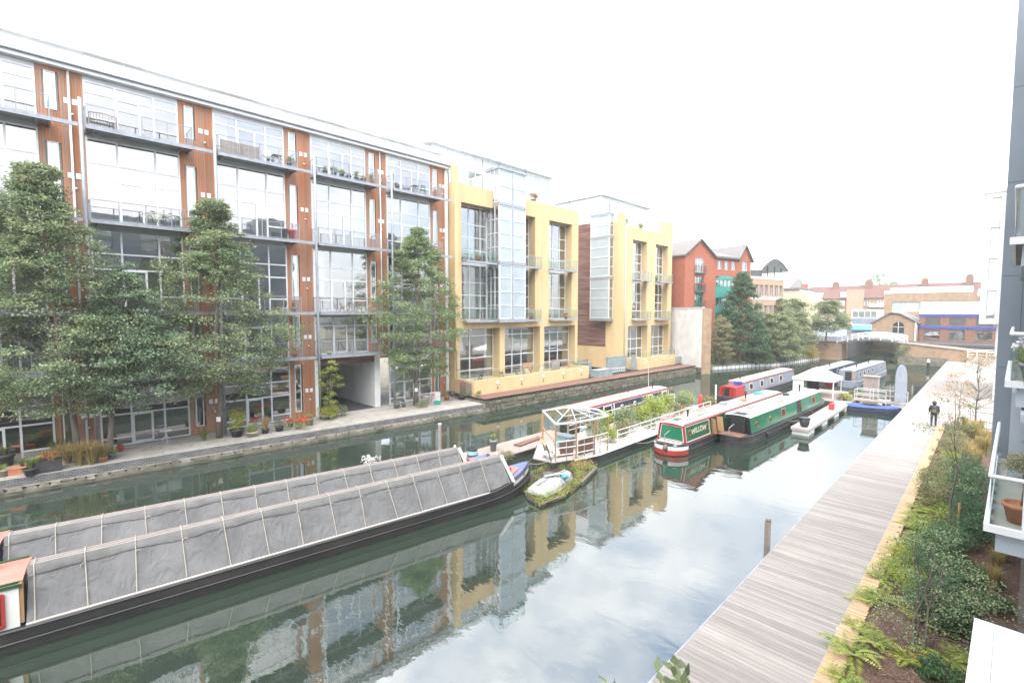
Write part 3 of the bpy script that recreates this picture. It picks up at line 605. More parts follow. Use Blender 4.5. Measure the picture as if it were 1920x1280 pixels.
# ================================================================ second yellow block
ZX = -35.2; Y0, Y1 = 56.4, 70.0
yb_ = thing('apartment_block', 'yellow rendered flats with wood-clad side wall and corner glass bay', 'apartment block', (ZX, 63, 1.1))
zf = Fr((ZX, 0, 0), (0, 1, 0), (1, 0, 0)); zs = Fr((0, Y0, 0), (1, 0, 0), (0, -1, 0))
wallgrid(yb_, zf, Y0, Y1, 1.0, 20.4, [(58.6, 62.4, 7.8, 18.7), (64.9, 68.7, 7.8, 18.7), (57.6, 62.9, 2.2, 6.9), (64.0, 69.3, 2.2, 6.9)], -1.1, 0, 'yellow_render')
MB().box(ZX - 1.1, ZX - .5, Y0 + .01, Y0 + 1.0, 20.4, 22.1).build('parapet', 'yellow_render', yb_); MB().box(ZX - 1.0, ZX, Y1 - 2.6, Y1 - .02, 20.4, 22.3).build('parapet', 'yellow_render', yb_)
MB().box(-38.0, ZX - 1.11, Y0, Y0 + .3, 4.0, 21.0).box(-49, ZX - 1.11, Y0, Y0 + .3, 1.0, 3.99).box(-49, ZX - 1.11, Y1 - .3, Y1, 1.0, 20.4).box(-49, -48.7, Y0 + .31, Y1 - .31, 1, 20.4).build('side_wall', 'yellow_render', yb_)
MB().box(-49, -38.01, Y0 + .08, Y0 + .3, 4.0, 21.3).build('side_wall', 'dark_cedar', yb_)
boards(yb_, zs, -49, -38.02, 4.02, 21.3, -.06, .03, w_=.16, mat='dark_cedar', horiz=True)
for z in (2.2, 7.4, 13.2, 20.0): MB().box(-48.6, ZX - 1.12, Y0 + .32, Y1 - .32, z - .3, z).build('floor_slab', 'room', yb_)
MB().box(-43.2, -43, Y0 + .32, Y1 - .32, 2.2, 19.7).build('back_wall', 'room', yb_); MB().box(-43, ZX - 1.2, 63.5, 63.7, 2.2, 19.7).build('party_wall', 'room', yb_)
zg = Fr((ZX - .95, 0, 0), (0, 1, 0), (1, 0, 0))
for a0, a1 in ((58.6, 62.4), (64.9, 68.7)):
    for z0, z1 in ((7.8, 13.1), (13.3, 18.7)):
        window(yb_, zg, a0 + .02, a1 - .02, z0, z1, (.36, .68), (.22, .45, .68), matf='white_paint', t=.09)
        balcony(yb_, Fr((ZX - .4, 0, 0), (0, 1, 0), (1, 0, 0)), a0 - .1, a1 + .2, z0, 1.15, infill='glass', posts=5)
for a0, a1 in ((57.6, 62.9), (64.0, 69.3)): window(yb_, zg, a0 + .02, a1 - .02, 2.22, 6.88, (.4, .72), (.3, .6), matf='white_paint', t=.1)
sb = Fr((0, 55.35, 0), (1, 0, 0), (0, -1, 0)); sbe = Fr((-36.85, 0, 0), (0, 1, 0), (1, 0, 0))
for z0, z1 in ((7.95, 13.35), (13.65, 18.85), (19.15, 21.9)):
    window(yb_, sb, -39.95, -36.85, z0, z1, (), (.25, .5, .75) if z1 < 20 else (.5,), matf='frame_grey', matg='glass_frost', t=.1, d=-.09)
    window(yb_, sbe, 55.45, 56.39, z0, z1, (), (.25, .5, .75) if z1 < 20 else (.5,), matf='frame_grey', t=.08, d=-.09)
    MB().box(-39.95, -39.88, 55.44, 56.38, z0, z1).build('bay_side', 'frame_grey', yb_)
for z in (7.6, 13.36, 18.86, 21.91): MB().box(-40.0, -36.8, 55.3, 56.38, z, z + .29).build('bay_ledge', 'steel', yb_)
railing(yb_, [(-39.9, 56.3), (-39.9, 55.4), (-36.9, 55.4), (-36.9, 56.3)], 22.2); railing(yb_, [(-36.6, Y0 + .4), (-36.6, Y1 - .5)], 21.3, 1.05, 1.3)
MB().box(-48, -39.7, 57.5, 70.5, 20.3, 25.2).build('penthouse', 'roof_metal', yb_); MB().box(-48.3, -39.2, 57.2, 70.9, 25.21, 25.7).build('penthouse_roof', 'roof_metal', yb_)
window(yb_, Fr((-39.7, 0, 0), (0, 1, 0), (1, 0, 0)), 58, 70, 20.6, 25.0, (.2, .4, .6, .8), (.5,), matf='white_paint', matg='glass_frost')
MB().box(-48.6, ZX - 1.12, Y0 + .32, Y1 - .32, 20.01, 20.25).build('roof_slab', 'roof_white', yb_)
MB().tube([(ZX + .1, Y0 + .25, 2), (ZX + .1, Y0 + .25, 20.2)], .06, 8).build('downpipe', 'frame_grey', yb_, True)
MB().box(-33.1, -32.85, 56.9, 66.9, 1.0, 2.6).box(-35.2, -33.1, 56.9, 57.15, 1.0, 2.6).build('terrace_wall', 'yellow_render', yb_)
MB().box(-35.18, -33.12, 57.2, 69.9, 1.1, 2.15).build('terrace_floor', 'pale_path', yb_)
railing(yb_, [(-35, 57.05), (-32.95, 57.05), (-32.95, 66.8), (-34.8, 69.0)], 2.6, .8, 1.5)
for k in range(4): MB().ball((-32.83, 58.6 + 2.4 * k, 2.15), .16, 10, 6, (.5, 1, 1)).build('terrace_lamp', 'white_paint', yb_, True)
# grey concrete planters and steps between the two yellow blocks
pm('grey_render', (.27, .32, .32), (.22, .265, .265), sc=1.5, rough=.8, dirt=.2)
for nm, lb, bx in (('concrete_bench', 'low grey rendered block on the dark timber terrace', (-33.4, -32.2, 46.4, 49.4, 1.17, 2.0)), ('screen_wall', 'grey rendered screen wall beside the yellow wall corner', (-34.4, -34.1, 51.2, 55.6, 1.17, 3.1)), ('gate_pier', 'slim grey pier at the end of the yellow terrace', (-33.6, -33.2, 55.9, 56.5, 1.17, 3.1)), ('planter_box', 'grey rendered planter against the yellow terrace end', (-35.8, -35.0, 46.3, 49.0, 1.17, 2.6))):
    x0, x1, y0_, y1_, z0, z1 = bx; m_ = MB().box(x0, x1, y0_, y1_, z0, z1 - .06); b_ = thing(nm, lb, {'concrete_bench': 'block', 'screen_wall': 'wall', 'gate_pier': 'pier', 'planter_box': 'planter'}[nm], ((x0 + x1) / 2, (y0_ + y1_) / 2, z0))
    m_.build('body', 'grey_render', b_); MB().box(x0 - .03, x1 + .03, y0_ - .03, y1_ + .03, z1 - .059, z1).build('coping', 'grey_render', b_)
lad = thing('ladder', 'short white ladder lying by the grey screen wall', 'ladder', (-33.4, 50, 1.17))
for s_ in (0, 1): MB().beam((-33.8 + .02 * s_, 51.0, 1.25 + .45 * s_), (-33.3 + .02 * s_, 54.0, 1.25 + .45 * s_), .05).build('rail', 'white_paint', lad)
for k in range(7): f_ = (k + .5) / 7; MB().beam((-33.8 + .5 * f_, 51 + 3 * f_, 1.25), (-33.78 + .5 * f_, 51 + 3 * f_, 1.7), .035).build('rung', 'white_paint', lad)

# ================================================================ white end wall with brick pier
wwt = thing('end_wall', 'tall blank white wall with grey coping at the end of the timber terrace', 'wall', (-32, 69, 1))
wp, wq = Vector((-36.3, 71.4, 0)), Vector((-29.0, 67.1, 0)); wf = Fr(wp, wq - wp, (-(wq - wp).y * -1, -(wq - wp).x, 0)); wl = (wq - wp).length
wf.n = Vector((-(wq - wp).y, (wq - wp).x, 0)).normalized() * -1
MB().fb(wf, 0, wl, .9, 9.35, -.25, 0).build('wall_face', 'white_render', wwt); MB().fb(wf, -.1, wl + .1, 9.351, 9.5, -.3, .06).build('coping', 'frame_grey', wwt)
MB().fb(wf, wl + .001, wl + .12, -.5, 9.3, -1.4, .02).build('brick_pier', 'london_brick', wwt)

# ================================================================ red brick flats with teal windows
rb = thing('brick_flats', 'red brick flats with twin gables and teal window panels', 'apartment block', (-32, 79, .7))
ang = R(14); rf = Fr((-34, 71.9, 0), (math.sin(ang), math.cos(ang), 0), (math.cos(ang), -math.sin(ang), 0))
wallgrid(rb, rf, 0, 16.9, .7, 17.7, [(2.4, 4.4, z, z + 2.25) for z in (9.6, 12.2, 15.1)] + [(7.9, 9.0, 15.8, 17.2), (9.7, 10.8, 15.8, 17.2), (11.5, 12.6, 15.8, 17.2), (7.5, 12.6, 5.5, 14.6), (14.4, 15.9, 14.6, 17.4)], -.35, 0, 'red_brick')
MB().fb(rf, 0, .35, .7, 17.7, -14, -.36).fb(rf, 16.55, 16.9, .7, 17.7, -14, -.36).fb(rf, .36, 16.5, .7, 17.7, -14, -13.7).build('side_wall', 'red_brick', rb)
MB().fb(rf, .4, 16.5, 4, 17.6, -1.2, -1.1).build('interior', 'room', rb)
for a0, a1, ap, za in ((0, 7.0, 3.45, 20.15), (13.4, 16.9, 15.1, 20.0)):
    MB().prism([rf.p(a0, 17.701, -.02), rf.p(a1, 17.701, -.02), rf.p(ap, za, -.02)], rf.n * -.33).build('gable', 'red_brick', rb, fixn=True)
    for q, e in ((a0, -.3), (a1, .3)):
        k = e / (q - ap) if q != ap else 0; lo = rf.p(q + e, 17.7 - abs(e) * (za - 17.7) / abs(q - ap), .3); hi = rf.p(ap, za, .3)
        MB().prism([lo, hi, hi + _z * .22, lo + _z * .22], rf.n * -14).build('roof_slope', 'slate', rb, fixn=True)
    for q, e in ((a0, -.3), (a1, .3)):
        lo = rf.p(q + e, 17.7 - abs(e) * (za - 17.7) / abs(q - ap) - .05, .32); hi = rf.p(ap, za - .05, .32); MB().prism([lo, hi, hi + _z * .25, lo + _z * .25], rf.n * .06).build('barge_board', 'dark_steel', rb, fixn=True)
MB().prism([rf.p(6.9, 17.72, .35), rf.p(6.9, 17.9, .35), rf.p(6.9, 20.0, -6.5), rf.p(6.9, 17.72, -13.6)], rf.u * 6.6).build('roof_slope', 'slate', rb, fixn=True)
MB().fb(rf, 7.05, 13.3, 17.55, 17.75, .3, .45).build('gutter', 'dark_steel', rb)
for z in (9.6, 12.2, 15.1):
    w_ = window(rb, rf, 2.4, 4.4, z, z + 2.25, (.33, .67), (.72,), matf='teal' if z < 15 else 'white_paint', t=.09, d=-.2)
    jb = balcony(rb, rf, 2.2, 4.6, z - .05, .45, h=1.05, matm='dark_steel', deckm='dark_steel', posts=3)
    if 12 < z < 13: 
        fl = MB()
        for k in range(60): p = rf.p(random.uniform(2.3, 4.5), z + 1.05 + random.uniform(0, .2), .42 + random.uniform(-.08, .08)); fl.ball(p, .05, 5, 4)
        tag(fl.build('window_box_flowers', 'flower_red', rb), kind='stuff')
for a in (7.9, 9.7, 11.5): window(rb, rf, a, a + 1.1, 15.8, 17.2, (.5,), (), matf='white_paint', t=.08, d=-.2)
window(rb, rf, 14.4, 15.9, 14.6, 17.4, (.5,), (.5,), matf='white_paint', t=.08, d=-.2); balcony(rb, rf, 14.3, 16.0, 14.6, .4, matm='dark_steel', deckm='dark_steel', posts=3)
tp = MB(); tp.fb(rf, 7.5, 12.6, 8.7, 9.55, -.15, .06).fb(rf, 7.5, 12.6, 11.2, 12.9, -.15, .06).fb(rf, 7.5, 12.6, 5.5, 6.6, -.15, .06)
arc = [rf.p(7.5 + 5.1 * k / 10, 14.3 + .5 * math.sin(math.pi * k / 10), .06) for k in range(11)]; tp.prism([rf.p(7.5, 14.2, .06)] + arc + [rf.p(12.6, 14.2, .06)], rf.n * -.2); tp.build('teal_panel', 'teal', rb, fixn=True)
for z0, z1 in ((6.61, 8.69), (9.56, 11.19), (12.91, 14.19)): window(rb, rf, 7.5, 12.6, z0, z1, (.2, .4, .6, .8), (), matf='teal', t=.12, d=-.1)

# ================================================================ tan building with barrel roof
pm('tan_band', (.42, .29, .20), (.36, .25, .17), sc=2)
tb = thing('roof_pavilion_block', 'tan and white office block with curved dark barrel roof', 'building', (-28, 92, .7))
wallgrid(tb, rf, 17.2, 26.8, .7, 15.0, [(17.8 + 1.5 * k, 18.9 + 1.5 * k, z, z + 2.0) for k in range(6) for z in (4.2, 8.0, 11.6)], -.4, .2, 'tan_band')
MB().fb(rf, 17.3, 26.7, .7, 15, -12, -.41).build('core', 'room', tb)
for z in (3.6, 7.4, 11.0, 14.6): MB().fb(rf, 17.15, 26.9, z, z + .4, -.3, .27).build('white_band', 'white_render', tb)
for k in range(6):
    for z in (4.2, 8.0, 11.6): window(tb, rf, 17.8 + 1.5 * k, 18.9 + 1.5 * k, z, z + 2.0, (.5,), (), matf='frame_grey', t=.07, d=-.1)
for k in range(5): MB().fb(rf, 18 + 2.1 * k, 18.15 + 2.1 * k, 15, 17.0 if k > 1 else 16, -.3, -.15).build('column', 'dark_steel', tb)
arcp = []
for k in range(13): t_ = k / 12; arcp.append((19.4 + 8.0 * t_, 15.6 + 2.35 * math.sin(math.pi * (.08 + .92 * t_) * .93)))
MB().prism([rf.p(a, b, .5) for a, b in arcp] + [rf.p(a, b + .25, .5) for a, b in reversed(arcp)], rf.n * -9).build('barrel_roof', 'roof_metal', tb, fixn=True)
MB().prism([rf.p(a, b - .05, .56) for a, b in arcp] + [rf.p(a, b + .3, .56) for a, b in reversed(arcp)], rf.n * .05).build('roof_edge', 'dark_steel', tb, fixn=True)
MB().fb(rf, 17.3, 20.5, 15.0, 16.1, -.2, -.12).build('parapet', 'dark_steel', tb)
# ================================================================ bridge, street level beyond, far buildings
SZ = 3.35                                                        # street level beyond the bridge
tag(MB().box(-400, -19.5, 104.5, 130, -1, SZ - .01).box(-11.2, 400, 109.0, 130, -1, SZ - .01).box(-400, 400, 136, 700, -1, SZ - .01).build('street', 'asphalt'), 'street level ground beyond the canal bridge', None, None, 'structure')
br = thing('footbridge', 'humped canal bridge with white timber railings on brick abutments', 'bridge', (-15, 107, 0))
MB().box(-27, -19.3, 104.2, 110, -.8, 3.1).build('abutment', 'london_brick', br)
ab = MB().prism([(-11.0, 104.3, -.8), (3.0, 104.3, -.8), (3.0, 104.3, 2.1), (-4, 104.3, 3.0), (-11.0, 104.3, 3.55)], (0, 4.6, 0)); ab.build('abutment', 'london_brick', br, fixn=True)
MB().box(-11.1, -4.9, 103.9, 104.29, -.8, 1.35).build('footing', 'stone_mass', br)
MB().prism([(-11.2, 104.15, 3.56), (3.1, 104.15, 2.11), (3.1, 104.15, 2.28), (-11.2, 104.15, 3.74)], (0, .6, 0)).build('coping', 'paving', br, fixn=True)
dkp = [(-20 + 9.6 * k / 12, 3.05 + .75 * math.sin(math.pi * k / 12) + .5 * k / 12) for k in range(13)]
MB().prism([(x, 104.4, z - .35) for x, z in dkp] + [(x, 104.4, z) for x, z in reversed(dkp)], (0, 4.2, 0)).build('deck', 'dark_steel', br, fixn=True)
for yy in (104.4, 108.5):
    for h in (.35, .7, 1.1): MB().tube([(x, yy, z + h) for x, z in dkp], .07 if h > 1 else .055, 5).build('railing_bar', 'white_paint', br)
    for k in range(0, 13, 2): MB().box(dkp[k][0] - .08, dkp[k][0] + .08, yy - .07, yy + .07, dkp[k][1] - .1, dkp[k][1] + 1.15).build('railing_post', 'white_paint', br)
rl = thing('railing', 'short white railing on the slope beside the bridge ramp', 'railing', (0, 103, 1.9))
MB().box(-2.6, 3, 102.9, 104.2, .6, 1.9).build('ramp', 'pale_path', rl)
for h in (.35, .75, 1.1): MB().beam((-2.5, 103, 1.9 + h), (3, 103, 1.9 + h), .08).build('railing_bar', 'white_paint', rl)
for k in range(6): MB().box(-2.55 + 1.05 * k, -2.45 + 1.05 * k, 102.95, 103.05, 1.9, 3.05).build('railing_post', 'white_paint', rl)
tag(MB().box(-30, -5, 135.5, 136.2, -1, 3.6).build('canal_end_wall', 'london_brick'), 'old brick canal wall seen under the bridge', 'wall')
# warehouse gable
wh = thing('warehouse', 'brown brick gabled warehouse with an arched loading opening', 'building', (-13.4, 118, SZ))
gp = [(-16.9, 118, SZ), (-9.9, 118, SZ), (-9.9, 118, 6.6), (-12.6, 118, 8.3), (-14.1, 118, 8.5), (-15.5, 118, 7.9), (-16.9, 118, 6.5)]
MB().prism(gp, (0, 12, 0)).build('wall', 'london_brick', wh, fixn=True)
arch = [(-12.75 + .85 * math.cos(t_), 117.97, 6.1 + .85 * math.sin(t_)) for t_ in [math.pi * k / 8 for k in range(9)]]
MB().prism([(-11.9, 117.97, SZ)] + arch + [(-13.6, 117.97, SZ)], (0, .02, 0)).build('opening', 'black', wh, fixn=True)
for z in (SZ, 4.6, 5.9): MB().box(-13.55, -11.95, 117.9, 117.96, z, z + .1).build('glazing_bar', 'frame_grey', wh)
MB().box(-12.8, -12.7, 117.9, 117.96, SZ, 6.9).build('glazing_bar', 'frame_grey', wh)
MB().tube([(-10.2, 117.9, SZ), (-10.2, 117.9, 6.9)], .12, 6).build('downpipe', 'white_paint', wh)
MB().prism([(-17.2, 117.7, 6.4), (-14.1, 117.7, 8.62), (-12.6, 117.7, 8.42), (-9.6, 117.7, 6.6), (-9.6, 117.7, 6.8), (-12.6, 117.7, 8.62), (-14.1, 117.7, 8.85), (-17.2, 117.7, 6.62)], (0, 12.5, 0)).build('roof', 'slate', wh, fixn=True)
# blue-trimmed workshop
bt = thing('workshop', 'two storey brown brick workshop with blue trim bands and ribbed grey roof', 'building', (-3, 119, SZ)); bt_f = Fr((0, 119, 0), (1, 0, 0), (0, -1, 0))
hs = [(x, x + 2.2, z, z + h) for x in (-9.0, -5.6, -2.1, 1.4) for z, h in ((3.6, 1.9), (6.3, 1.4))]
pm('brown_brick', (.24, .125, .085), (.19, .10, .07), sc=2, rough=.9, dirt=.2)
wallgrid(bt, bt_f, -9.8, 12, SZ, 8.3, hs, -.4, 0, 'brown_brick'); MB().box(-9.7, 12, 119.5, 128, SZ, 8.2).build('core', 'black', bt)
for h_ in hs: window(bt, bt_f, *h_, (.5,), (.6,), matf='dark_steel', t=.07, d=-.2)
for z in (5.75, 7.95): MB().fb(bt_f, -9.9, 12.1, z, z + .45, .005, .12).build('blue_band', 'royal_blue', bt)
MB().prism([(-9.9, 118.8, 8.42), (-9.9, 121.5, 10.0), (-9.9, 121.5, 8.42)], (22, 0, 0)).build('roof', 'grey_wood', bt, fixn=True); MB().box(-9.9, 12.1, 121.5, 124, 8.5, 10.7).build('rooflight', 'roof_white', bt)
# brick block with rooflight and red-roofed mansion terrace
bk = thing('brick_warehouse', 'square yellow-brown brick block with green window and white rooflight', 'building', (-14, 145, SZ)); bkf = Fr((0, 145, 0), (1, 0, 0), (0, -1, 0))
wallgrid(bk, bkf, -18.6, -3.0, SZ, 13.2, [(-17, -12, 8.9, 11.2), (-10, -4.5, 8.9, 11.2)], -.5, 0, 'london_brick'); MB().box(-18.5, 14, 145.6, 158, SZ, 12.4).build('core', 'london_brick', bk)
for x in (-17, -10): window(bk, bkf, x, x + 5, 8.9, 11.2, (.2, .4, .6, .8), (.5,), matf='frame_grey', matg='glass_frost', d=-.3)
MB().box(-3.0, 14, 145, 145.58, SZ, 12.2).build('wing', 'london_brick', bk); MB().prism([(-17.8, 146, 13.3), (-17.8, 148, 14.6), (-17.8, 149, 13.3)], (14.5, 0, 0)).build('rooflight', 'roof_white', bk, fixn=True); MB().prism([(-2.5, 146, 12.4), (-2.5, 149, 13.9), (-2.5, 150, 12.4)], (16, 0, 0)).build('rooflight', 'roof_white', bk, fixn=True)
mt = thing('mansion_terrace', 'long brick mansion block with red tiled roof, dormers and chimneys', 'apartment block', (-20, 190, SZ)); mf = Fr((0, 190, 0), (1, 0, 0), (0, -1, 0))
mh = [(x, x + 1.5, z, z + 1.7) for x in [-43 + 3.4 * k for k in range(14)] for z in (5.0, 8.0, 10.9)]
wallgrid(mt, mf, -46, 6, SZ, 13.4, mh, -.4, 0, 'london_brick'); MB().box(-45.9, 6, 190.5, 201, SZ, 13.3).build('core', 'room', mt)
for h_ in mh: window(mt, mf, *h_, (.5,), (.5,), matf='white_paint', t=.14, d=-.2)
MB().prism([(-46.4, 189.5, 13.3), (-46.4, 195.8, 17.6), (-46.4, 202, 13.3)], (53, 0, 0)).build('roof', 'clay_tile', mt, fixn=True)
for x in (-43, -36, -24.5, -18.5, -12): MB().box(x, x + 1.8, 190.2, 192, 13.6, 15.4).build('dormer', 'white_render', mt)
for z in (7.5, 10.4): MB().box(-28, -14, 188.8, 190, z, z + .9).build('balcony', 'white_render', mt)
MB().box(-34, -29.5, 188.6, 190, SZ, 16.0).build('stair_tower', 'tan_band', mt)
for x, h in ((-39.2, 4.2), (-30, 4.4), (-16, 4.2), (-6, 4.8), (1, 4.6)): MB().box(x, x + 1.6, 194, 196.5, 14.5, 14.5 + h).box(x + .2, x + 1.4, 194.5, 196, 14.5 + h, 15 + h).build('chimney', 'brown_brick', mt)
tu = thing('stair_turret', 'red brick turret with a grey spired roof', 'tower', (-49, 188, SZ)); MB().box(-51.5, -46.5, 186, 191, SZ, 14.8).build('wall', 'brown_brick', tu)
MB().add([(-51.8, 185.7, 14.8), (-46.2, 185.7, 14.8), (-46.2, 191.3, 14.8), (-51.8, 191.3, 14.8), (-48.9, 188, 20.2), (-47.4, 188, 20.2), (-47.4, 189, 20.2), (-48.9, 189, 20.2)], [(0, 1, 5, 4), (1, 2, 6, 5), (2, 3, 7, 6), (3, 0, 4, 7), (4, 5, 6, 7)]).build('roof', 'slate', tu); MB().box(-46.6, -45.2, 187, 189, 14, 18.4).build('chimney', 'red_brick', tu)
# cream gabled building, blue-fronted shop, white hoarding
cg = thing('gabled_building', 'cream rendered gable end behind the willow trees', 'building', (-33, 124, SZ))
pm('cream_render', (.50, .43, .30), (.45, .39, .27), sc=1, rough=.9)
MB().prism([(-37, 124, SZ), (-29.0, 124, SZ), (-29.0, 124, 11.4), (-31.5, 124, 14.0), (-37, 124, 14.0)], (0, 12, 0)).build('wall', 'cream_render', cg, fixn=True)
for x in (-36, -33.5): MB().box(x, x + 1.0, 123.94, 123.99, 8.5, 10.4).build('window', 'glass_frost', cg)
MB().box(-37.4, -31.3, 123.6, 136.2, 14.01, 14.4).build('roof', 'slate', cg)
sh = thing('shop_front', 'small flat-roofed shop with white band windows and a blue awning', 'shop', (-20.4, 130, SZ)); shf = Fr((0, 130, 0), (1, 0, 0), (0, -1, 0))
MB().box(-22.4, -17.6, 130, 138, SZ, 9.4).build('wall', 'white_render', sh); window(sh, shf, -22.2, -17.8, 7.6, 9.0, (.25, .5, .75), (), matf='white_paint', d=.01); MB().fb(shf, -22.2, -17.8, 6.2, 7.4, .01, .05).build('panel', 'boat_grey', sh)
MB().prism([(-22.3, 129.9, 5.9), (-22.3, 128.6, 5.0), (-22.3, 128.6, 4.8), (-22.3, 129.9, 5.7)], (4.6, 0, 0)).build('awning', 'sky_blue', sh, fixn=True)
tag(MB().box(-29.5, -22.6, 127, 127.3, SZ, 7.2).build('hoarding', 'boat_roof_blue'), 'white site hoarding beside the willow tree', 'hoarding')
# far pale tower
ft = thing('tower_block', 'pale blue glass tower on the far skyline', 'tower', (-7, 600, SZ)); MB().box(-21, -5, 600, 620, SZ, 68).build('body', 'roof_metal', ft)
for k in range(12): MB().box(-20.6, -5.4, 599.8, 599.99, 8 + 4.9 * k, 11 + 4.9 * k).build('window_band', 'boat_roof_blue', ft)
# piles in the canal
pi = thing('mooring_pile', 'black timber pile with white cap standing in the canal near the bridge', 'pile', (-6.7, 97.5, -.8)); MB().tube([(-6.7, 97.5, -.8), (-6.7, 97.5, 1.05)], .16, 10).build('shaft', 'black', pi); MB().tube([(-6.7, 97.5, 1.051), (-6.7, 97.5, 1.45), (-6.7, 97.5, 1.55)], [.19, .19, .1], 10).build('cap', 'white_paint', pi)
p = PX(1437, 1060, -5.12); wp_ = thing('mooring_post', 'weathered square timber post rising beside the boardwalk', 'post', (p.x, p.y, -.8))
MB().rbox((p.x, p.y, .45), (.19, .19, 2.5), .3).build('shaft', 'grey_wood', wp_); MB().rbox((p.x + .02, p.y, 1.72), (.17, .17, .05), .3).build('top', 'bark', wp_)
po = thing('mooring_post', 'slim grey post standing in the water behind the black cargo boats', 'post', (-22.4, 13.0, -.8)); q = PX(825, 846, -22.4); MB().tube([(q.x, q.y, -.8), (q.x, q.y, 2.3)], .10, 8).build('shaft', 'grey_wood', po); MB().tube([(q.x, q.y, 2.301), (q.x, q.y, 2.36)], .11, 8).build('top', 'frame_grey', po)
# ================================================================ the near-side blocks on the right bank
pm('panel_grey', (.19, .225, .26), (.165, .195, .225), sc=.6, rough=.45, dirt=.08)
pm('panel_pale', (.42, .46, .50), (.38, .42, .46), sc=1, rough=.5)
own = thing('apartment_block', 'modern block with blue-grey panels and stacked white-framed glass balconies', 'apartment block', (-.1, 14.2, .7))
GY = 23.0
for z0 in (.7, 3.9, 6.95, 10.0, 13.05, 16.1, 19.15):       # grey end wall in storey-high panels with open joints
    for x0, x1 in ((-.06, .44), (.45, 2.4), (2.42, 4.2)):
        MB().box(x0, x1, GY, GY + 5.0 if x0 < 0 else GY + .25, z0 + .006, min(z0 + (3.2 if z0 < 1 else 3.05), 22) - .006).build('panel', 'panel_grey', own)
MB().box(0, 4.2, GY + .26, GY + 4.9, .7, 21.9).build('core', 'black', own)
of = Fr((1.75, 0, 0), (0, 1, 0), (-1, 0, 0))
oh = [(y, y + 3.4, z, z + 2.3) for y in (-32, -26, -20, -14, -8, -2, 4, 10) for z in (1.2, 4.3, 7.3, 10.3, 13.4, 16.4)]
wallgrid(own, of, -36, GY - .01, .7, 20.5, oh, -.4, 0, 'panel_grey'); MB().box(2.2, 12, -36, GY - .02, .7, 20.4).build('core', 'room', own)
for h_ in oh: window(own, of, *h_, (.5,), (), matf='dark_steel', t=.08, d=-.25)
def obalc(z, x0, y0, y1, glassy=True, extra=True):
    b = MB().box(x0, 1.74, y0, y1, z - .02, z + .0).build('balcony', 'pale_path', own)
    MB().box(x0 - .09, x0, y0 - .06, y1, z - .06, z + .09).box(x0 - .089, 1.74, y0 - .15, y0 - .061, z - .06, z + .09).build('white_frame', 'white_paint', b)
    MB().box(x0 + .1, 1.74, y0 + .02, y1, z - .5, z - .061).build('tray', 'panel_pale', b)
    MB().tube([(x0 - .02, y1 - .1, z + 1.12), (x0 - .02, y0 - .05, z + 1.12), (1.7, y0 - .05, z + 1.12)], .045, 8).build('handrail', 'white_paint', b, True)
    MB().box(x0 - .03, x0 - .015, y0, y1 - .1, z + .10, z + 1.05).build('glass_panel', 'glass_clear', b); MB().box(x0, 1.7, y0 - .06, y0 - .045, z + .10, z + 1.05).build('glass_panel', 'glass_clear', b)
    for k in range(9): yy = y0 + .2 + (y1 - y0 - .5) * k / 8; MB().box(x0 + .0, x0 + .06, yy, yy + .06, z + .1, z + .2).build('clamp', 'steel', b)
    return b
a = G(1843, 993, 4.15); obalc(4.2, a.x + .09, a.y + .15, 21.5); a2 = G(1880, 725, 7.14); a3 = G(1892, 458, 10.2)
obalc(7.2, a2.x + .09, a2.y + .15, 21.5); obalc(10.25, a3.x + .09, a3.y + .15, 21.5); obalc(13.3, .40, 14.6, 21.5)
for z in (6.2, 9.25, 12.3):                                        # privacy screens / soffits seen above
    MB().box(.5, 1.7, 14.8, 21.4, z + .25, z + .43).build('soffit', 'panel_pale', own)
# storage cupboard at the back of the lower balcony
cu = MB().box(.35, 1.7, 19.0, 21.4, 4.201, 6.6).build('cupboard', 'panel_pale', own); MB().box(.5, 1.0, 18.97, 18.999, 4.3, 6.3).build('door', 'panel_pale', cu); MB().beam((.58, 18.93, 5.3), (.75, 18.93, 5.3), .03).build('handle', 'steel', cu)
# white tray of the nearer balcony below, its panel, and the glass screen
tc_ = G(1828, 1157, 4.4); tx, ty = tc_.x + .11, tc_.y
tr = MB().box(tx, 1.74, 3.0, ty, 4.05, 4.40).build('balcony_roof', 'white_paint', own)
MB().box(tx + .30, tx + .52, ty - 2.6, ty - .35, 4.401, 4.43).box(tx + .32, tx + .50, ty - 2.5, ty - .45, 4.43, 4.436).build('rooflight', 'polythene', tr); MB().box(tx + .2, tx + .208, 3.0, ty - .01, 4.4005, 4.402).box(tx + .01, 1.74, ty - .9, ty - .892, 4.4005, 4.4018).build('joint', 'steel', tr)
MB().box(tx + .42, 1.7, ty - .06, ty - .045, 4.42, 6.0).build('glass_screen', 'glass_clear', own); MB().tube([(tx + .5, ty - .08, 4.4), (tx + .5, ty - .08, 6.0)], .010, 6).build('screen_edge', 'dark_steel', own)
# rounded white upstand of the neighbouring balcony
up = [(.46, 5.85, 6.9), (.46, 5.85, 8.0)] + [(.46 + .16 - .16 * math.cos(t_), 5.85, 8.08 + .16 * math.sin(t_)) for t_ in (0, .5, 1.0, 1.57)] + [(1.7, 5.85, 8.24), (1.7, 5.85, 6.9)]
MB().prism(up, (0, .35, 0)).build('upstand', 'white_paint', own, fixn=True)
# own balcony slab, just below the frame
MB().box(-.55, 1.74, -2.5, 1.7, 7.0, 7.2).build('balcony', 'pale_path', own)
# jar plant and flower box on these balconies
own.rotation_euler = (0, 0, R(-1.4))
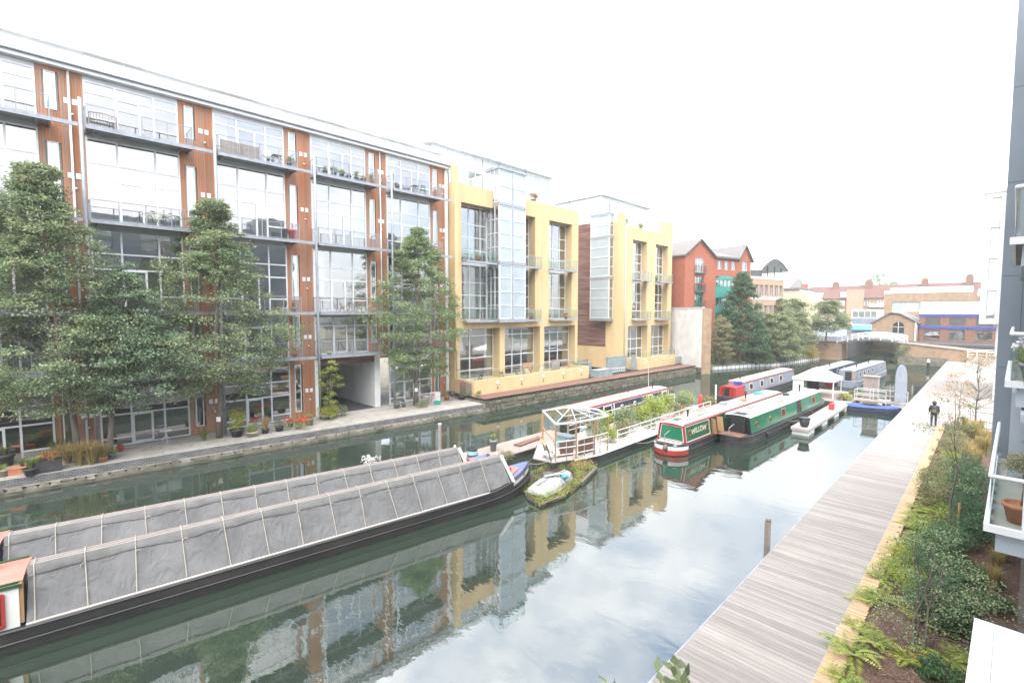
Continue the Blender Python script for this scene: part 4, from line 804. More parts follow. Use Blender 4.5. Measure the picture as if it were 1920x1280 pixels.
# ---- white block further along
wb = thing('apartment_block', 'white cantilevered block with a column of slim dark windows', 'apartment block', (3, 62, .7)); wbf = Fr((0, 60, 0), (1, 0, 0), (0, -1, 0))
ho = [(-.45, .15, z, z + 2.5) for z in (8.2, 11.0, 13.7, 16.3)]
wallgrid(wb, wbf, -.85, 4, 7.75, 19.2, ho, -.35, 0, 'white_paint')
for h_ in ho: window(wb, wbf, *h_, (), (.2,), matf='frame_grey', t=.05, d=-.25)
MB().box(-.85, 4, 60.36, 74, 7.75, 19.2).build('core', 'white_paint', wb); MB().box(.4, 4, 57.0, 59.98, 7.4, 19.9).build('core', 'white_render', wb); MB().box(.3, 4, 60.5, 73, .88, 7.74).build('ground_floor', 'white_render', wb)
MB().box(-.95, 4.1, 59.9, 74.1, 19.21, 19.45).build('roof_edge', 'roof_metal', wb)
# ---- steel fence at the end of the bed, and pale path railings
fe = thing('railing', 'slim dark steel bar fence at the end of the planting bed', 'fence', (0, 45, .9))
for (x0, y0_), (x1, y1_) in (((-2.0, 47.5), (0.6, 47.5)), ((-.9, 44.9), (1.2, 44.9))):
    for h in (.12, 1.15): MB().beam((x0, y0_, .9 + h), (x1, y1_, .9 + h), .03).build('rail', 'dark_steel', fe)
    n = int(math.hypot(x1 - x0, y1_ - y0_) / .13); bb = MB()
    for k in range(n + 1): t_ = k / n; x = x0 + (x1 - x0) * t_; y = y0_ + (y1_ - y0_) * t_; bb.box(x - .008, x + .008, y - .008, y + .008, .89, 2.05)
    tag(bb.build('bars', 'dark_steel', fe), kind='stuff')
# ================================================================ boats (local x = towards the bow, z = 0 at the waterline)
def hull_w(x, L, B, bow=2.6, stern=1.0):
    h = L / 2
    if x > h - bow: t = (x - (h - bow)) / bow; return B / 2 * max(.03, (1 - t ** 2.2)) ** .8
    if x < -h + stern: t = (-h + stern - x) / stern; return B / 2 * math.sqrt(max(.02, 1 - t * t * .98))
    return B / 2
def hull_z(x, L, gz, rise): t = max(0, (x - L / 2 + 4.5) / 4.5); s_ = max(0, (-L / 2 + 2 - x) / 2); return gz + rise * t * t + .06 * s_
def hull(par, L, B, gz, rise, mat, bow=2.6, stern=1.0, band=None, deckm=None):
    xs = [-L / 2 + stern * k / 7 for k in range(8)] + [-L / 2 + stern + (L - stern - bow) * k / 8 for k in range(1, 8)] + [L / 2 - bow + bow * k / 9 for k in range(10)]
    rings = []
    for x in xs:
        w_ = hull_w(x, L, B, bow, stern); z = hull_z(x, L, gz, rise); rings.append([(x, -w_ * .9, -.3), (x, -w_ * .97, .05), (x, -w_, z * .6), (x, -w_, z), (x, w_, z), (x, w_, z * .6), (x, w_ * .97, .05), (x, w_ * .9, -.3)])
    h = MB().loft(rings).build('hull', mat, par, local=True, fixn=True)
    for fz, rr in ((.96, .035), (.45, .03)):
        for s_ in (-1, 1): MB().tube([(x, s_ * (hull_w(x, L, B, bow, stern) + .005), hull_z(x, L, gz, rise) * fz) for x in xs], rr, 5).build('rubbing_strake', mat, par, local=True)
    if deckm:
        rr = [[(x, -hull_w(x, L, B, bow, stern) + .07, hull_z(x, L, gz, rise) + .001), (x, hull_w(x, L, B, bow, stern) - .07, hull_z(x, L, gz, rise) + .001), (x, hull_w(x, L, B, bow, stern) - .07, hull_z(x, L, gz, rise) + .012), (x, -hull_w(x, L, B, bow, stern) + .07, hull_z(x, L, gz, rise) + .012)] for x in xs[1:-2]]
        MB().loft(rr).build('side_deck', deckm, par, local=True, fixn=True)
    return h
class Cab:
    def __init__(s, x0, x1, B, gz, h, inset=.12, tumble=.15): s.x0, s.x1, s.bw, s.gz, s.h, s.tw = x0, x1, B / 2 - inset, gz, h, B / 2 - inset - tumble
    def side(s, sd, x, v, off=0): w_ = s.bw + (s.tw - s.bw) * v; return Vector((x, sd * (w_ + off), s.gz + s.h * v))
    def top(s, x, f): return Vector((x, f * s.tw, s.gz + s.h + .07 * (1 - f * f)))
def cabin(par, c, wall, roof, rail=None, rear=None):
    ring = lambda x: [(x, -c.bw, c.gz), (x, -c.tw, c.gz + c.h), (x, -c.tw * .5, c.gz + c.h + .05), (x, 0, c.gz + c.h + .07), (x, c.tw * .5, c.gz + c.h + .05), (x, c.tw, c.gz + c.h), (x, c.bw, c.gz)]
    cb = MB().loft([ring(c.x0), ring(c.x1)]).build('cabin', wall, par, local=True, fixn=True)
    rr = lambda x: [(x, f * (c.tw + .03), c.gz + c.h + .07 * (1 - f * f) + .008) for f in (-1, -.6, -.3, 0, .3, .6, 1)] + [(x, f * (c.tw + .03), c.gz + c.h + .07 * (1 - f * f) + .045) for f in (1, .6, .3, 0, -.3, -.6, -1)]
    rf_ = MB().loft([rr(c.x0 - .06), rr(c.x1 + .06)]).build('cabin_roof', roof, par, local=True, fixn=True)
    if rail:
        for s_ in (-1, 1): MB().beam((c.x0, s_ * (c.tw - .02), c.gz + c.h + .085), (c.x1, s_ * (c.tw - .02), c.gz + c.h + .085), .05, .05).build('roof_rail', rail, par, local=True); MB().beam((c.x0 - .06, s_ * (c.tw + .034), c.gz + c.h + .015), (c.x1 + .06, s_ * (c.tw + .034), c.gz + c.h + .015), .02, .07).build('roof_trim', rail, par, local=True)
    return cb
def spanel(par, c, sd, x0, x1, v0, v1, mat, off=.006, name='side_panel', th=.012):
    p = [c.side(sd, x0, v0, off), c.side(sd, x1, v0, off), c.side(sd, x1, v1, off), c.side(sd, x0, v1, off)]; return MB().prism(p, (0, -sd * th, 0)).build(name, mat, par, local=True, fixn=True)
def border(par, c, sd, x0, x1, v0, v1, mat, w_=.05, off=.02):
    cs = [c.side(sd, x0, v0, off), c.side(sd, x1, v0, off), c.side(sd, x1, v1, off), c.side(sd, x0, v1, off)]; m = MB()
    for a, b in zip(cs, cs[1:] + cs[:1]): m.beam(a, b, w_, w_, (0, 1, 0))
    return m.build('coach_line', mat, par, local=True)
def porthole(par, c, sd, x, v=.55, r=.19, rim='brass'):
    p = c.side(sd, x, v, .012); n = Vector((0, sd, .12)).normalized(); u = Vector((1, 0, 0)); w_ = n.cross(u)
    def ringp(rr, o_): return [p + n * o_ + (u * math.cos(t_) + w_ * math.sin(t_)) * rr for t_ in [2 * math.pi * k / 14 for k in range(14)]]
    po_ = MB().loft([ringp(r, -.01), ringp(r, .03), ringp(r * .75, .035), ringp(r * .75, .01)], True, False).build('porthole', rim, par, local=True, fixn=True)
    MB().add(ringp(r * .76, .012), [tuple(range(14))]).build('pane', 'black', po_, local=True)
def bwin(par, c, sd, x0, x1, v0=.35, v1=.78, rim='cream'):
    f = border(par, c, sd, x0, x1, v0, v1, rim, .05, .015); f.name = 'window'; q = MB().prism([c.side(sd, x0, v0, .012), c.side(sd, x1, v0, .012), c.side(sd, x1, v1, .012), c.side(sd, x0, v1, .012)], (0, -sd * .01, 0)).build('pane', 'black', f, local=True, fixn=True)
def chimney(par, c, x, f=-.4, h=.55, r=.07):
    p = c.top(x, f); MB().tube([p, p + Vector((0, 0, h)), p + Vector((0, 0, h + .001)), p + Vector((0, 0, h + .05))], [r, r, r * 1.25, r * 1.25], 8).build('chimney', 'black', par, local=True)
def roofbox(par, c, x, f, sz, mat, name='roof_box'): p = c.top(x, f); MB().rbox(p + Vector((0, 0, .04 + sz[2] / 2)), sz).build(name, mat, par, local=True)
def boat(name, label, bow_xy, stern_xy, group=None):
    b, s_ = Vector((*bow_xy, 0)), Vector((*stern_xy, 0)); d = b - s_; o_ = thing(name, label, 'boat', (b + s_) / 2, math.atan2(d.y, d.x), group); return o_, d.length

# ---------------- black cargo boats under grey cloths
def cargo(o_, L, cab=True):
    hull(o_, L, 2.13, .62, .62, 'hull_black', bow=3.4, stern=1.2)
    X0, X1 = -L / 2 + 3.35, L / 2 - 2.0; zr = 1.86
    for s_ in (-1, 1):
        MB().beam((X0, s_ * 1.035, .665), (X1 - 1.2, s_ * 1.035, .665), .08, .04).build('gunwale_strip', 'pontoon', o_, local=True)
    nseg = 14; rib = (X1 - X0) / nseg
    def tp(x, s_, v, j=0):
        ph = ((x - X0) / rib) % 1; sag = math.sin(math.pi * ph) * math.sin(math.pi * v) * .045; w_ = min(1.0, hull_w(x, L, 2.13, 3.4, 1.2) - .04)
        nz = (noise.noise(Vector((x * 2.3, v * 3 + s_ * 9, 2))) * .05 + abs(noise.noise(Vector((x * 4 + v * 5, v * 6 - x * 1.5, 5 + s_)))) * .06 + noise.noise(Vector((x * 9 - v * 9, v * 9, 7))) * .014) * math.sin(math.pi * min(1, max(0, v)))
        zb = hull_z(x, L, .62, .62) + .05; return Vector((x, s_ * ((w_) + (.17 - w_) * v - sag + nz), zb + (zr - zb) * v - nz * .4))
    for s_ in (-1, 1):
        for k in range(nseg):
            m = MB(); nx, nv = 14, 10
            for i in range(nx + 1):
                for j in range(nv + 1): m.v.append(tuple(tp(X0 + rib * (k + i / nx * 1.0), s_, j / nv) + Vector((0, s_ * .004 * (k % 2), 0))))
            for i in range(nx):
                for j in range(nv): a = i * (nv + 1) + j; m.f.append((a, a + 1, a + nv + 2, a + nv + 1))
            m.build('side_cloth', 'canvas', o_, True, local=True, fixn=True)
        fl = MB(); n = 120                                                       # rolled top cloth
        for i in range(n + 1):
            x = X0 + (X1 - X0) * i / n; q = .13 + .05 * noise.noise(Vector((x * .9, s_ * 3, 0))); a = tp(x, s_, .98); b = a + (tp(x, s_, 1 - q) - tp(x, s_, 1)) + Vector((0, s_ * .03, .0)); fl.v += [(x, s_ * .05, zr + .055), tuple(a + Vector((0, s_ * .03, .05))), tuple(b)]
        for i in range(n): a = i * 3; fl.f += [(a, a + 1, a + 4, a + 3), (a + 1, a + 2, a + 5, a + 4)]
        fl.build('top_cloth', 'canvas_light', o_, True, local=True, fixn=True)
    MB().box(X0, X1, -.16, .16, zr - .02, zr + .045).build('top_plank', 'grey_wood', o_, local=True)
    rnd = random.Random(L)
    for k in range(nseg + 1):
        for s_ in (-1, 1):
            x = X0 + rib * k + (.1 if k == 0 else -.05 if k == nseg else 0); x2 = x + rnd.uniform(-.1, .1)
            pts = [Vector((x, 0, zr + .085)), tp(x, s_, 1) + Vector((0, s_ * .04, .05))] + [tp(x + (x2 - x) * (1 - v), s_, v) + Vector((0, s_ * .045, 0)) for v in (.75, .5, .25)] + [tp(x2, s_, .0) + Vector((0, s_ * .06, -.03))]
            MB().tube(pts, .014, 5).build('rope', 'rope', o_, local=True)
            c = tp(x, s_, .82) + Vector((rnd.uniform(-.08, .1), s_ * .07, 0)); rr = rnd.uniform(.05, .09); MB().tube([c + Vector((math.cos(t_) * rr, 0, math.sin(t_) * rr * 1.7 - rr)) for t_ in [2 * math.pi * q / 12 for q in range(13)]], .009, 4).build('rope_loop', 'rope', o_, local=True)
    # cratch board, fore deck
    w_ = min(1.0, hull_w(X1, L, 2.13, 3.4, 1.2)); zb = hull_z(X1, L, .62, .62)
    MB().prism([(X1 + .22, -w_, zb), (X1 + .22, w_, zb), (X1 + .02, .2, zr + .06), (X1 + .02, -.2, zr + .06)], (.05, 0, 0)).build('cratch_board', 'canvas_light', o_, local=True, fixn=True)
    for s_ in (-1, 1): MB().beam((X1 + .25, s_ * (w_ + .0), zb), (X1 + .05, s_ * .2, zr + .08), .09, .12).build('cratch_edge', 'white_paint', o_, local=True)
    fd = [L / 2 - 1.75 + 1.6 * k / 6 for k in range(7)]
    MB().loft([[(x, -max(.04, hull_w(x, L, 2.13, 3.4) - .1), hull_z(x, L, .62, .62) + .01), (x, max(.04, hull_w(x, L, 2.13, 3.4) - .1), hull_z(x, L, .62, .62) + .01), (x, max(.04, hull_w(x, L, 2.13, 3.4) - .1), hull_z(x, L, .62, .62) + .04), (x, -max(.04, hull_w(x, L, 2.13, 3.4) - .1), hull_z(x, L, .62, .62) + .04)] for x in fd]).build('fore_deck', 'faded_blue', o_, local=True, fixn=True)
    MB().prism([(L / 2 - 1.7, -.55, hull_z(L / 2 - 1.7, L, .62, .62) + .045), (L / 2 - .9, -.22, hull_z(L / 2 - .9, L, .62, .62) + .045), (L / 2 - .9, .22, hull_z(L / 2 - .9, L, .62, .62) + .045), (L / 2 - 1.7, .55, hull_z(L / 2 - 1.7, L, .62, .62) + .045)], (0, 0, .05)).build('hatch_panel', 'salmon', o_, local=True, fixn=True)
    MB().rbox((L / 2 - 1.5, .05, hull_z(L / 2 - 1.5, L, .62, .62) + .2), (.35, .5, .25)).build('locker', 'boat_red', o_, local=True)
    for s_ in (-1, 1):
        bx = [L / 2 - 1.7 + 1.65 * k / 6 for k in range(7)]; MB().loft([[(x, s_ * (hull_w(x, L, 2.13, 3.4) + .006), hull_z(x, L, .62, .62) - .26), (x, s_ * (hull_w(x, L, 2.13, 3.4) + .008), hull_z(x, L, .62, .62) - .03), (x, s_ * (hull_w(x, L, 2.13, 3.4) - .0), hull_z(x, L, .62, .62) - .03), (x, s_ * (hull_w(x, L, 2.13, 3.4) - .0), hull_z(x, L, .62, .62) - .26)] for x in bx]).build('bow_band', 'boat_roof', o_, local=True, fixn=True)
        MB().prism([(L / 2 - .95, s_ * (hull_w(L / 2 - .95, L, 2.13, 3.4) + .012), hull_z(L / 2 - .95, L, .62, .62) - .15), (L / 2 - .82, s_ * (hull_w(L / 2 - .82, L, 2.13, 3.4) + .012), hull_z(L / 2 - .82, L, .62, .62) - .08), (L / 2 - .69, s_ * (hull_w(L / 2 - .69, L, 2.13, 3.4) + .012), hull_z(L / 2 - .69, L, .62, .62) - .15), (L / 2 - .82, s_ * (hull_w(L / 2 - .82, L, 2.13, 3.4) + .012), hull_z(L / 2 - .82, L, .62, .62) - .22)], (0, s_ * .006, 0)).build('diamond_mark', 'boat_red', o_, local=True, fixn=True)
    # steerer's cabin
    c = Cab(-L / 2 + .6, X0 - .12, 2.13, .64, 1.05, .10, .1); cabin(o_, c, 'boat_roof_white', 'salmon', 'boat_green')
    for s_ in (-1, 1): spanel(o_, c, s_, c.x1 - 1.25, c.x1 - .32, .12, .84, 'black', .012); border(o_, c, s_, c.x1 - 1.28, c.x1 - .29, .1, .86, 'boat_red', .07, .012)
    MB().beam((c.x1 + .03, -.9, .7), (c.x1 + .03, -.8, 1.8), .06, .1).build('corner_post', 'new_wood', o_, local=True); chimney(o_, c, c.x1 - .6, .45)
    return c
d1 = Vector((.121, 1, 0)).normalized()
def onl(px, py, z): return G(px, py, z)
bow = Vector((-16.35, 17.6)); dd = Vector((.121, 1)).normalized()
b1, L1 = boat('cargo_narrowboat', 'black cargo narrowboat with grey cloths and white tie ropes, nearer the boardwalk', bow, bow - dd * 21.4); cargo(b1, 21.4)
b2 = copy_tree(b1, label='black cargo narrowboat with grey cloths moored on the towpath side of its twin'); d2 = Vector((.150, 1)).normalized(); bw2 = Vector((-18.75, 17.0)); c2 = bw2 - d2 * 10.7; b2.location = (c2.x, c2.y, 0); b2.rotation_euler = (0, 0, math.atan2(d2.y, d2.x))
for b_ in (b1, b2): b_['group'] = 'cargo narrowboats under grey cloths'

# ---------------- WILLOW
def letters(par, txt, c, sd, xc, v, size, mat, arch=0.0):
    """flat cut letters on the cabin side, each bent along a shallow arch"""
    cu_ = bpy.data.curves.new('letters', 'FONT'); cu_.body = txt; cu_.size = size; cu_.align_x = 'CENTER'; cu_.align_y = 'CENTER'; cu_.extrude = .004; cu_.space_character = 1.08; cu_.offset = size * .02
    to = bpy.data.objects.new('letters', cu_); COL.objects.link(to); dg = bpy.context.evaluated_depsgraph_get(); me = bpy.data.meshes.new_from_object(to.evaluated_get(dg)); bpy.data.objects.remove(to); bpy.data.curves.remove(cu_)
    p0 = c.side(sd, xc, v, .022); up = (c.side(sd, xc, 1, 0) - c.side(sd, xc, 0, 0)).normalized(); u = Vector((-sd, 0, 0)); n = u.cross(up)
    for q in me.vertices: x, y, z = q.co; y += arch * (1 - (x / (size * 2.2)) ** 2); q.co = p0 + u * x + up * y + n * z
    me.materials.clear(); me.materials.append(M[mat]); o_ = put('name_lettering', me, par); return o_
wl_, Lw = boat('narrowboat', 'green narrowboat with red trim and pale roof lettered WILLOW', (-13.4, 49.2), (-14.0, 27.2))
hull(wl_, Lw, 2.1, .66, .35, 'hull_black', stern=1.1)
for nm, z0, z1, mt_ in (('stern_band', .36, .60, 'white_paint'), ('stern_band', .06, .355, 'boat_red')):
    xs = [-Lw / 2 + 1.15 * k / 10 for k in range(11)]; rg = []
    pts = [(x, -hull_w(x, Lw, 2.1, 2.6, 1.1) - .02) for x in reversed(xs)] + [(x, hull_w(x, Lw, 2.1, 2.6, 1.1) + .02) for x in xs]
    pts = [(x - .02, y) for x, y in pts]
    m = MB()
    for (xa, ya_), (xb, yb3) in zip(pts, pts[1:]): m.quad((xa, ya_, z0), (xb, yb3, z0), (xb, yb3, z1), (xa, ya_, z1))
    m.build(nm, mt_, wl_, local=True)
cw = Cab(-Lw / 2 + 1.0, Lw / 2 - 3.2, 2.1, .68, 1.08); cabin(wl_, cw, 'boat_green', 'boat_roof', 'boat_red')
rp_ = [(cw.x0 - .02, -cw.bw + .12, cw.gz + .1), (cw.x0 - .02, cw.bw - .12, cw.gz + .1), (cw.x0 - .02, cw.tw - .1, cw.gz + cw.h - .08), (cw.x0 - .02, -cw.tw + .1, cw.gz + cw.h - .08)]
MB().prism(rp_, (.01, 0, 0)).build('rear_panel', 'boat_green2', wl_, local=True, fixn=True); m = MB()
for a, b in zip(rp_, rp_[1:] + rp_[:1]): m.beam(a, b, .03, .03, (1, 0, 0))
m.build('coach_line', 'white_paint', wl_, local=True)
m = MB()
for a, b in (((cw.x0 - .01, -cw.bw, cw.gz + .02), (cw.x0 - .01, -cw.tw, cw.gz + cw.h)), ((cw.x0 - .01, cw.bw, cw.gz + .02), (cw.x0 - .01, cw.tw, cw.gz + cw.h)), ((cw.x0 - .01, -cw.tw, cw.gz + cw.h - .02), (cw.x0 - .01, cw.tw, cw.gz + cw.h - .02)), ((cw.x0 - .01, -cw.bw, cw.gz + .03), (cw.x0 - .01, cw.bw, cw.gz + .03))): m.beam(a, b, .09, .09)
m.build('rear_frame', 'boat_red', wl_, local=True)
border(wl_, cw, -1, cw.x0 + .12, cw.x0 + 3.4, .08, .93, 'white_paint', .03); letters(wl_, 'WILLOW', cw, -1, cw.x0 + 1.9, .5, .47, 'cream', .07)
for s_ in (-1, 1):
    MB().beam(cw.side(s_, cw.x0, .02, .015), cw.side(s_, cw.x1, .02, .015), .03, .09).build('base_trim', 'boat_red', wl_, local=True)
    for x in (.65, 3.1): porthole(wl_, cw, s_, cw.x0 + x, rim='brass')
    for x in (6.2, 8.6, 11.0, 13.4, 15.6): bwin(wl_, cw, s_, cw.x0 + x, cw.x0 + x + .9)
spanel(wl_, cw, -1, cw.x0 + 3.75, cw.x0 + 4.55, .0, 1.0, 'black', .012, 'side_doorway')
for x, sg in ((3.72, -1), (4.58, 1)): MB().prism([cw.side(-1, cw.x0 + x, .05, .02), cw.side(-1, cw.x0 + x + sg * .12, .05, .38), cw.side(-1, cw.x0 + x + sg * .12, .95, .38), cw.side(-1, cw.x0 + x, .95, .02)], (.03, 0, 0)).build('side_door', 'new_wood', wl_, local=True, fixn=True)
chimney(wl_, cw, cw.x0 + 2.4, .2, .45); chimney(wl_, cw, cw.x0 + 12.0, .1, .6)
for x, f, sz, mt_ in ((1.1, .3, (.9, .5, .02), 'boat_green2'), (5.0, .5, (1.2, .35, .02), 'terracotta'), (3.6, -.1, (.5, .3, .03), 'salmon')): roofbox(wl_, cw, cw.x0 + x, f, sz, mt_, 'roof_mat')
for k, (x0, f0, x1, f1) in enumerate(((1.0, -.5, 5.5, -.2), (6, -.4, 10, -.6), (9, .2, 13, .4))): MB().beam(cw.top(cw.x0 + x0, f0) + Vector((0, 0, .09)), cw.top(cw.x0 + x1, f1) + Vector((0, 0, .09)), .05, .04).build('pole', 'boat_green' if k == 0 else 'grey_wood', wl_, local=True)
MB().tube([(-Lw / 2 + .15, 0, .5), (-Lw / 2 + .1, 0, 1.25), (-Lw / 2 + .9, .1, 1.35)], .03, 6).build('tiller', 'steel', wl_, local=True); MB().ball((-Lw / 2 - .05, -.15, .5), .17, 8, 6, (1, 1, 1.2)).build('stern_fender', 'bark', wl_, True, local=True)
MB().rbox((cw.x0 - .45, 0, .69), (.85, 1.5, .03)).build('stern_deck', 'boat_roof', wl_, local=True)

# ---------------- green boat with white roof
gb, Lg = boat('narrowboat', 'green narrowboat with white roof and open black stern doors', (-11.25, 51.6), (-11.95, 32.0))
hull(gb, Lg, 2.1, .66, .35, 'hull_black', stern=1.3)
cg_ = Cab(-Lg / 2 + 1.5, Lg / 2 - 2.2, 2.1, .68, 1.1); cabin(gb, cg_, 'boat_green2', 'boat_roof_white', 'white_paint')
MB().prism([(cg_.x0 - .015, -.42, cg_.gz - .02), (cg_.x0 - .015, .42, cg_.gz - .02), (cg_.x0 - .015, .42, cg_.gz + cg_.h + .08), (cg_.x0 - .015, -.42, cg_.gz + cg_.h + .08)], (.01, 0, 0)).build('stern_opening', 'black', gb, local=True, fixn=True)
MB().box(cg_.x0 + .02, cg_.x0 + .9, -.42, .42, cg_.gz + cg_.h + .115, cg_.gz + cg_.h + .13).build('open_hatch', 'black', gb, local=True); MB().box(cg_.x0 + .9, cg_.x0 + 1.9, -.48, .48, cg_.gz + cg_.h + .11, cg_.gz + cg_.h + .17).build('slide', 'boat_roof', gb, local=True)
for s_ in (-1, 1):
    MB().prism([(cg_.x0 - .03, s_ * .44, cg_.gz), (cg_.x0 - .5, s_ * .62, cg_.gz), (cg_.x0 - .5, s_ * .62, cg_.gz + .98), (cg_.x0 - .03, s_ * .44, cg_.gz + .98)], (0, s_ * .04, 0)).build('stern_door', 'black', gb, local=True, fixn=True)
    MB().prism([(cg_.x0 - .012, s_ * .46, cg_.gz), (cg_.x0 - .012, s_ * cg_.bw * .99, cg_.gz), (cg_.x0 - .012, s_ * cg_.tw * .98, cg_.gz + cg_.h - .03), (cg_.x0 - .012, s_ * .46, cg_.gz + cg_.h)], (.01, 0, 0)).build('rear_panel', 'black', gb, local=True, fixn=True)
    for x in (1.0, 3.6, ): porthole(gb, cg_, s_, cg_.x0 + x, .5, .2)
    for x in (5.8, 13.2): bwin(gb, cg_, s_, cg_.x0 + x, cg_.x0 + x + .8, .3, .8, 'terracotta')
    MB().beam(cg_.side(s_, cg_.x0, .02, .01), cg_.side(s_, cg_.x1, .02, .01), .03, .06).build('base_trim', 'black', gb, local=True)
spanel(gb, cg_, -1, cg_.x0 + 9.3, cg_.x0 + 10.1, .1, 1.0, 'black', .012, 'side_hatch'); spanel(gb, cg_, -1, cg_.x0 + 10.15, cg_.x0 + 10.7, .1, .98, 'boat_green', .05, 'hatch_door', .03)
chimney(gb, cg_, cg_.x0 + 13.6, .3, .6); MB().rbox((cg_.x0 - .8, 0, .70), (1.2, 1.5, .03)).build('stern_deck', 'deck_dark', gb, local=True)
for x, f in ((4.2, -.2), (8.0, .1), (11.5, -.1)): p = cg_.top(cg_.x0 + x, f); MB().tube([p, p + Vector((0, 0, .12))], .09, 8).build('mushroom_vent', 'steel', gb, local=True)
MB().tube([(-Lg / 2 + .15, 0, .5), (-Lg / 2 + .15, 0, 1.2), (-Lg / 2 + 1.0, .05, 1.3)], .03, 6).build('tiller', 'steel', gb, local=True)

# ---------------- dark blue boat with red trim behind the garden barge
nb_, Ln = boat('narrowboat', 'navy narrowboat with red trim and white roof behind the garden barge', (-21.5, 41.8), (-21.2, 26.6))
hull(nb_, Ln, 2.1, .66, .3, 'hull_black'); cn = Cab(-Ln / 2 + 1.6, Ln / 2 - .9, 2.1, .68, 1.15); cabin(nb_, cn, 'boat_blue', 'boat_roof_white', 'boat_red')
MB().prism([(cn.x0 - .02, -cn.bw, cn.gz), (cn.x0 - .02, cn.bw, cn.gz), (cn.x0 - .02, cn.tw, cn.gz + cn.h), (cn.x0 - .02, -cn.tw, cn.gz + cn.h)], (.01, 0, 0)).build('rear_panel', 'boat_red', nb_, local=True, fixn=True)
MB().rbox((cn.x0 - .35, -.2, 1.2), (.6, 1.1, .95)).build('stern_cover', 'bark', nb_, local=True)
for s_ in (-1, 1):
    bwin(nb_, cn, s_, cn.x0 + 2.0, cn.x0 + 3.1, .2, .85, 'white_paint'); bwin(nb_, cn, s_, cn.x0 + 8.6, cn.x0 + 9.6, .2, .85, 'white_paint'); bwin(nb_, cn, s_, cn.x0 + 11.4, cn.x0 + 12.3, .2, .85, 'white_paint')
    for x in (4.6, 6.6): porthole(nb_, cn, s_, cn.x0 + x, .55, .2, 'white_paint')
    border(nb_, cn, s_, cn.x0 + .1, cn.x0 + 3.4, .08, .93, 'white_paint', .03); border(nb_, cn, s_, cn.x0 + 3.5, cn.x1 - .1, .08, .93, 'white_paint', .03)
chimney(nb_, cn, cn.x1 - 1.6, -.1, .55)
MB().tube([cn.top(cn.x1 - 1.8, .3), cn.top(cn.x1 - 1.9, .3) + Vector((0, 0, 2.3)), cn.top(cn.x1 - 2.7, .3) + Vector((0, 0, 2.4))], .02, 5).build('mast', 'frame_grey', nb_, local=True)
for x, f in ((3, .1), (5.5, -.2), (7.4, .3), (8.2, -.3)): p = cn.top(cn.x0 + x, f); MB().tube([p, p + Vector((0, 0, .14))], .07, 8).build('mushroom_vent', 'black', nb_, local=True)

# ---------------- far boats
rb_, Lr = boat('narrowboat', 'grey narrowboat with red stern and white roof behind the tent', (-17.5, 67), (-17.9, 46.5))
hull(rb_, Lr, 2.1, .66, .3, 'hull_black'); cr_ = Cab(-Lr / 2 + 3.2, Lr / 2 - 2, 2.1, .68, 1.15); cabin(rb_, cr_, 'boat_grey', 'boat_roof_white', 'boat_red')
c2_ = Cab(-Lr / 2 + 1.0, -Lr / 2 + 3.1, 2.0, .68, .8); cabin(rb_, c2_, 'boat_red', 'boat_red'); MB().rbox((c2_.x0 - .02, 0, 1.05), (.03, .6, .8)).build('stern_opening', 'black', rb_, local=True)
for s_ in (-1, 1): MB().rbox((c2_.x0 - .3, s_ * .42, 1.05), (.5, .04, .75)).build('stern_door', 'boat_red', rb_, local=True)
for x in (1, 4, 7, 10): bwin(rb_, cr_, -1, cr_.x0 + x, cr_.x0 + x + .9, .3, .8, 'cream')
roofbox(rb_, c2_, c2_.x1 - .2, -.3, (.9, .5, .35), 'royal_blue'); chimney(rb_, cr_, cr_.x0 + .8, 0, .5)
bl_, Lb = boat('narrowboat', 'grey-blue narrowboat with pale blue roof moored toward the bridge', (-11.0, 85.5), (-11.9, 67.2))
hull(bl_, Lb, 2.1, .66, .3, 'boat_grey'); cb_ = Cab(-Lb / 2 + .8, Lb / 2 - 1.5, 2.1, .68, 1.2); cabin(bl_, cb_, 'boat_grey', 'boat_roof_blue', 'boat_grey'); MB().rbox((cb_.x0 - .02, -.1, 1.25), (.03, .65, 1.0)).build('stern_opening', 'black', bl_, local=True); MB().rbox((cb_.x0 - .03, -.65, 1.25), (.04, .35, .5)).build('stern_panel', 'new_wood', bl_, local=True)
for x in (1.5, 3.6, 5.6, 7.8, 10, 12.5): bwin(bl_, cb_, -1, cb_.x0 + x, cb_.x0 + x + .8, .35, .8, 'frame_grey')
for x in (4, 10): chimney(bl_, cb_, cb_.x0 + x, 0, .4)
bk_, Lk = boat('narrowboat', 'low narrowboat with blue roof moored beyond the grey-blue one', (-14.2, 84), (-14.8, 66.5))
hull(bk_, Lk, 2.1, .6, .3, 'hull_black'); ck = Cab(-Lk / 2 + 1, Lk / 2 - 2, 2.1, .62, 1.1); cabin(bk_, ck, 'boat_blue', 'boat_roof_blue', 'boat_grey'); chimney(bk_, ck, ck.x0 + 5, 0, .6)
for x in (2, 5, 8): bwin(bk_, ck, -1, ck.x0 + x, ck.x0 + x + .8, .35, .8, 'frame_grey')

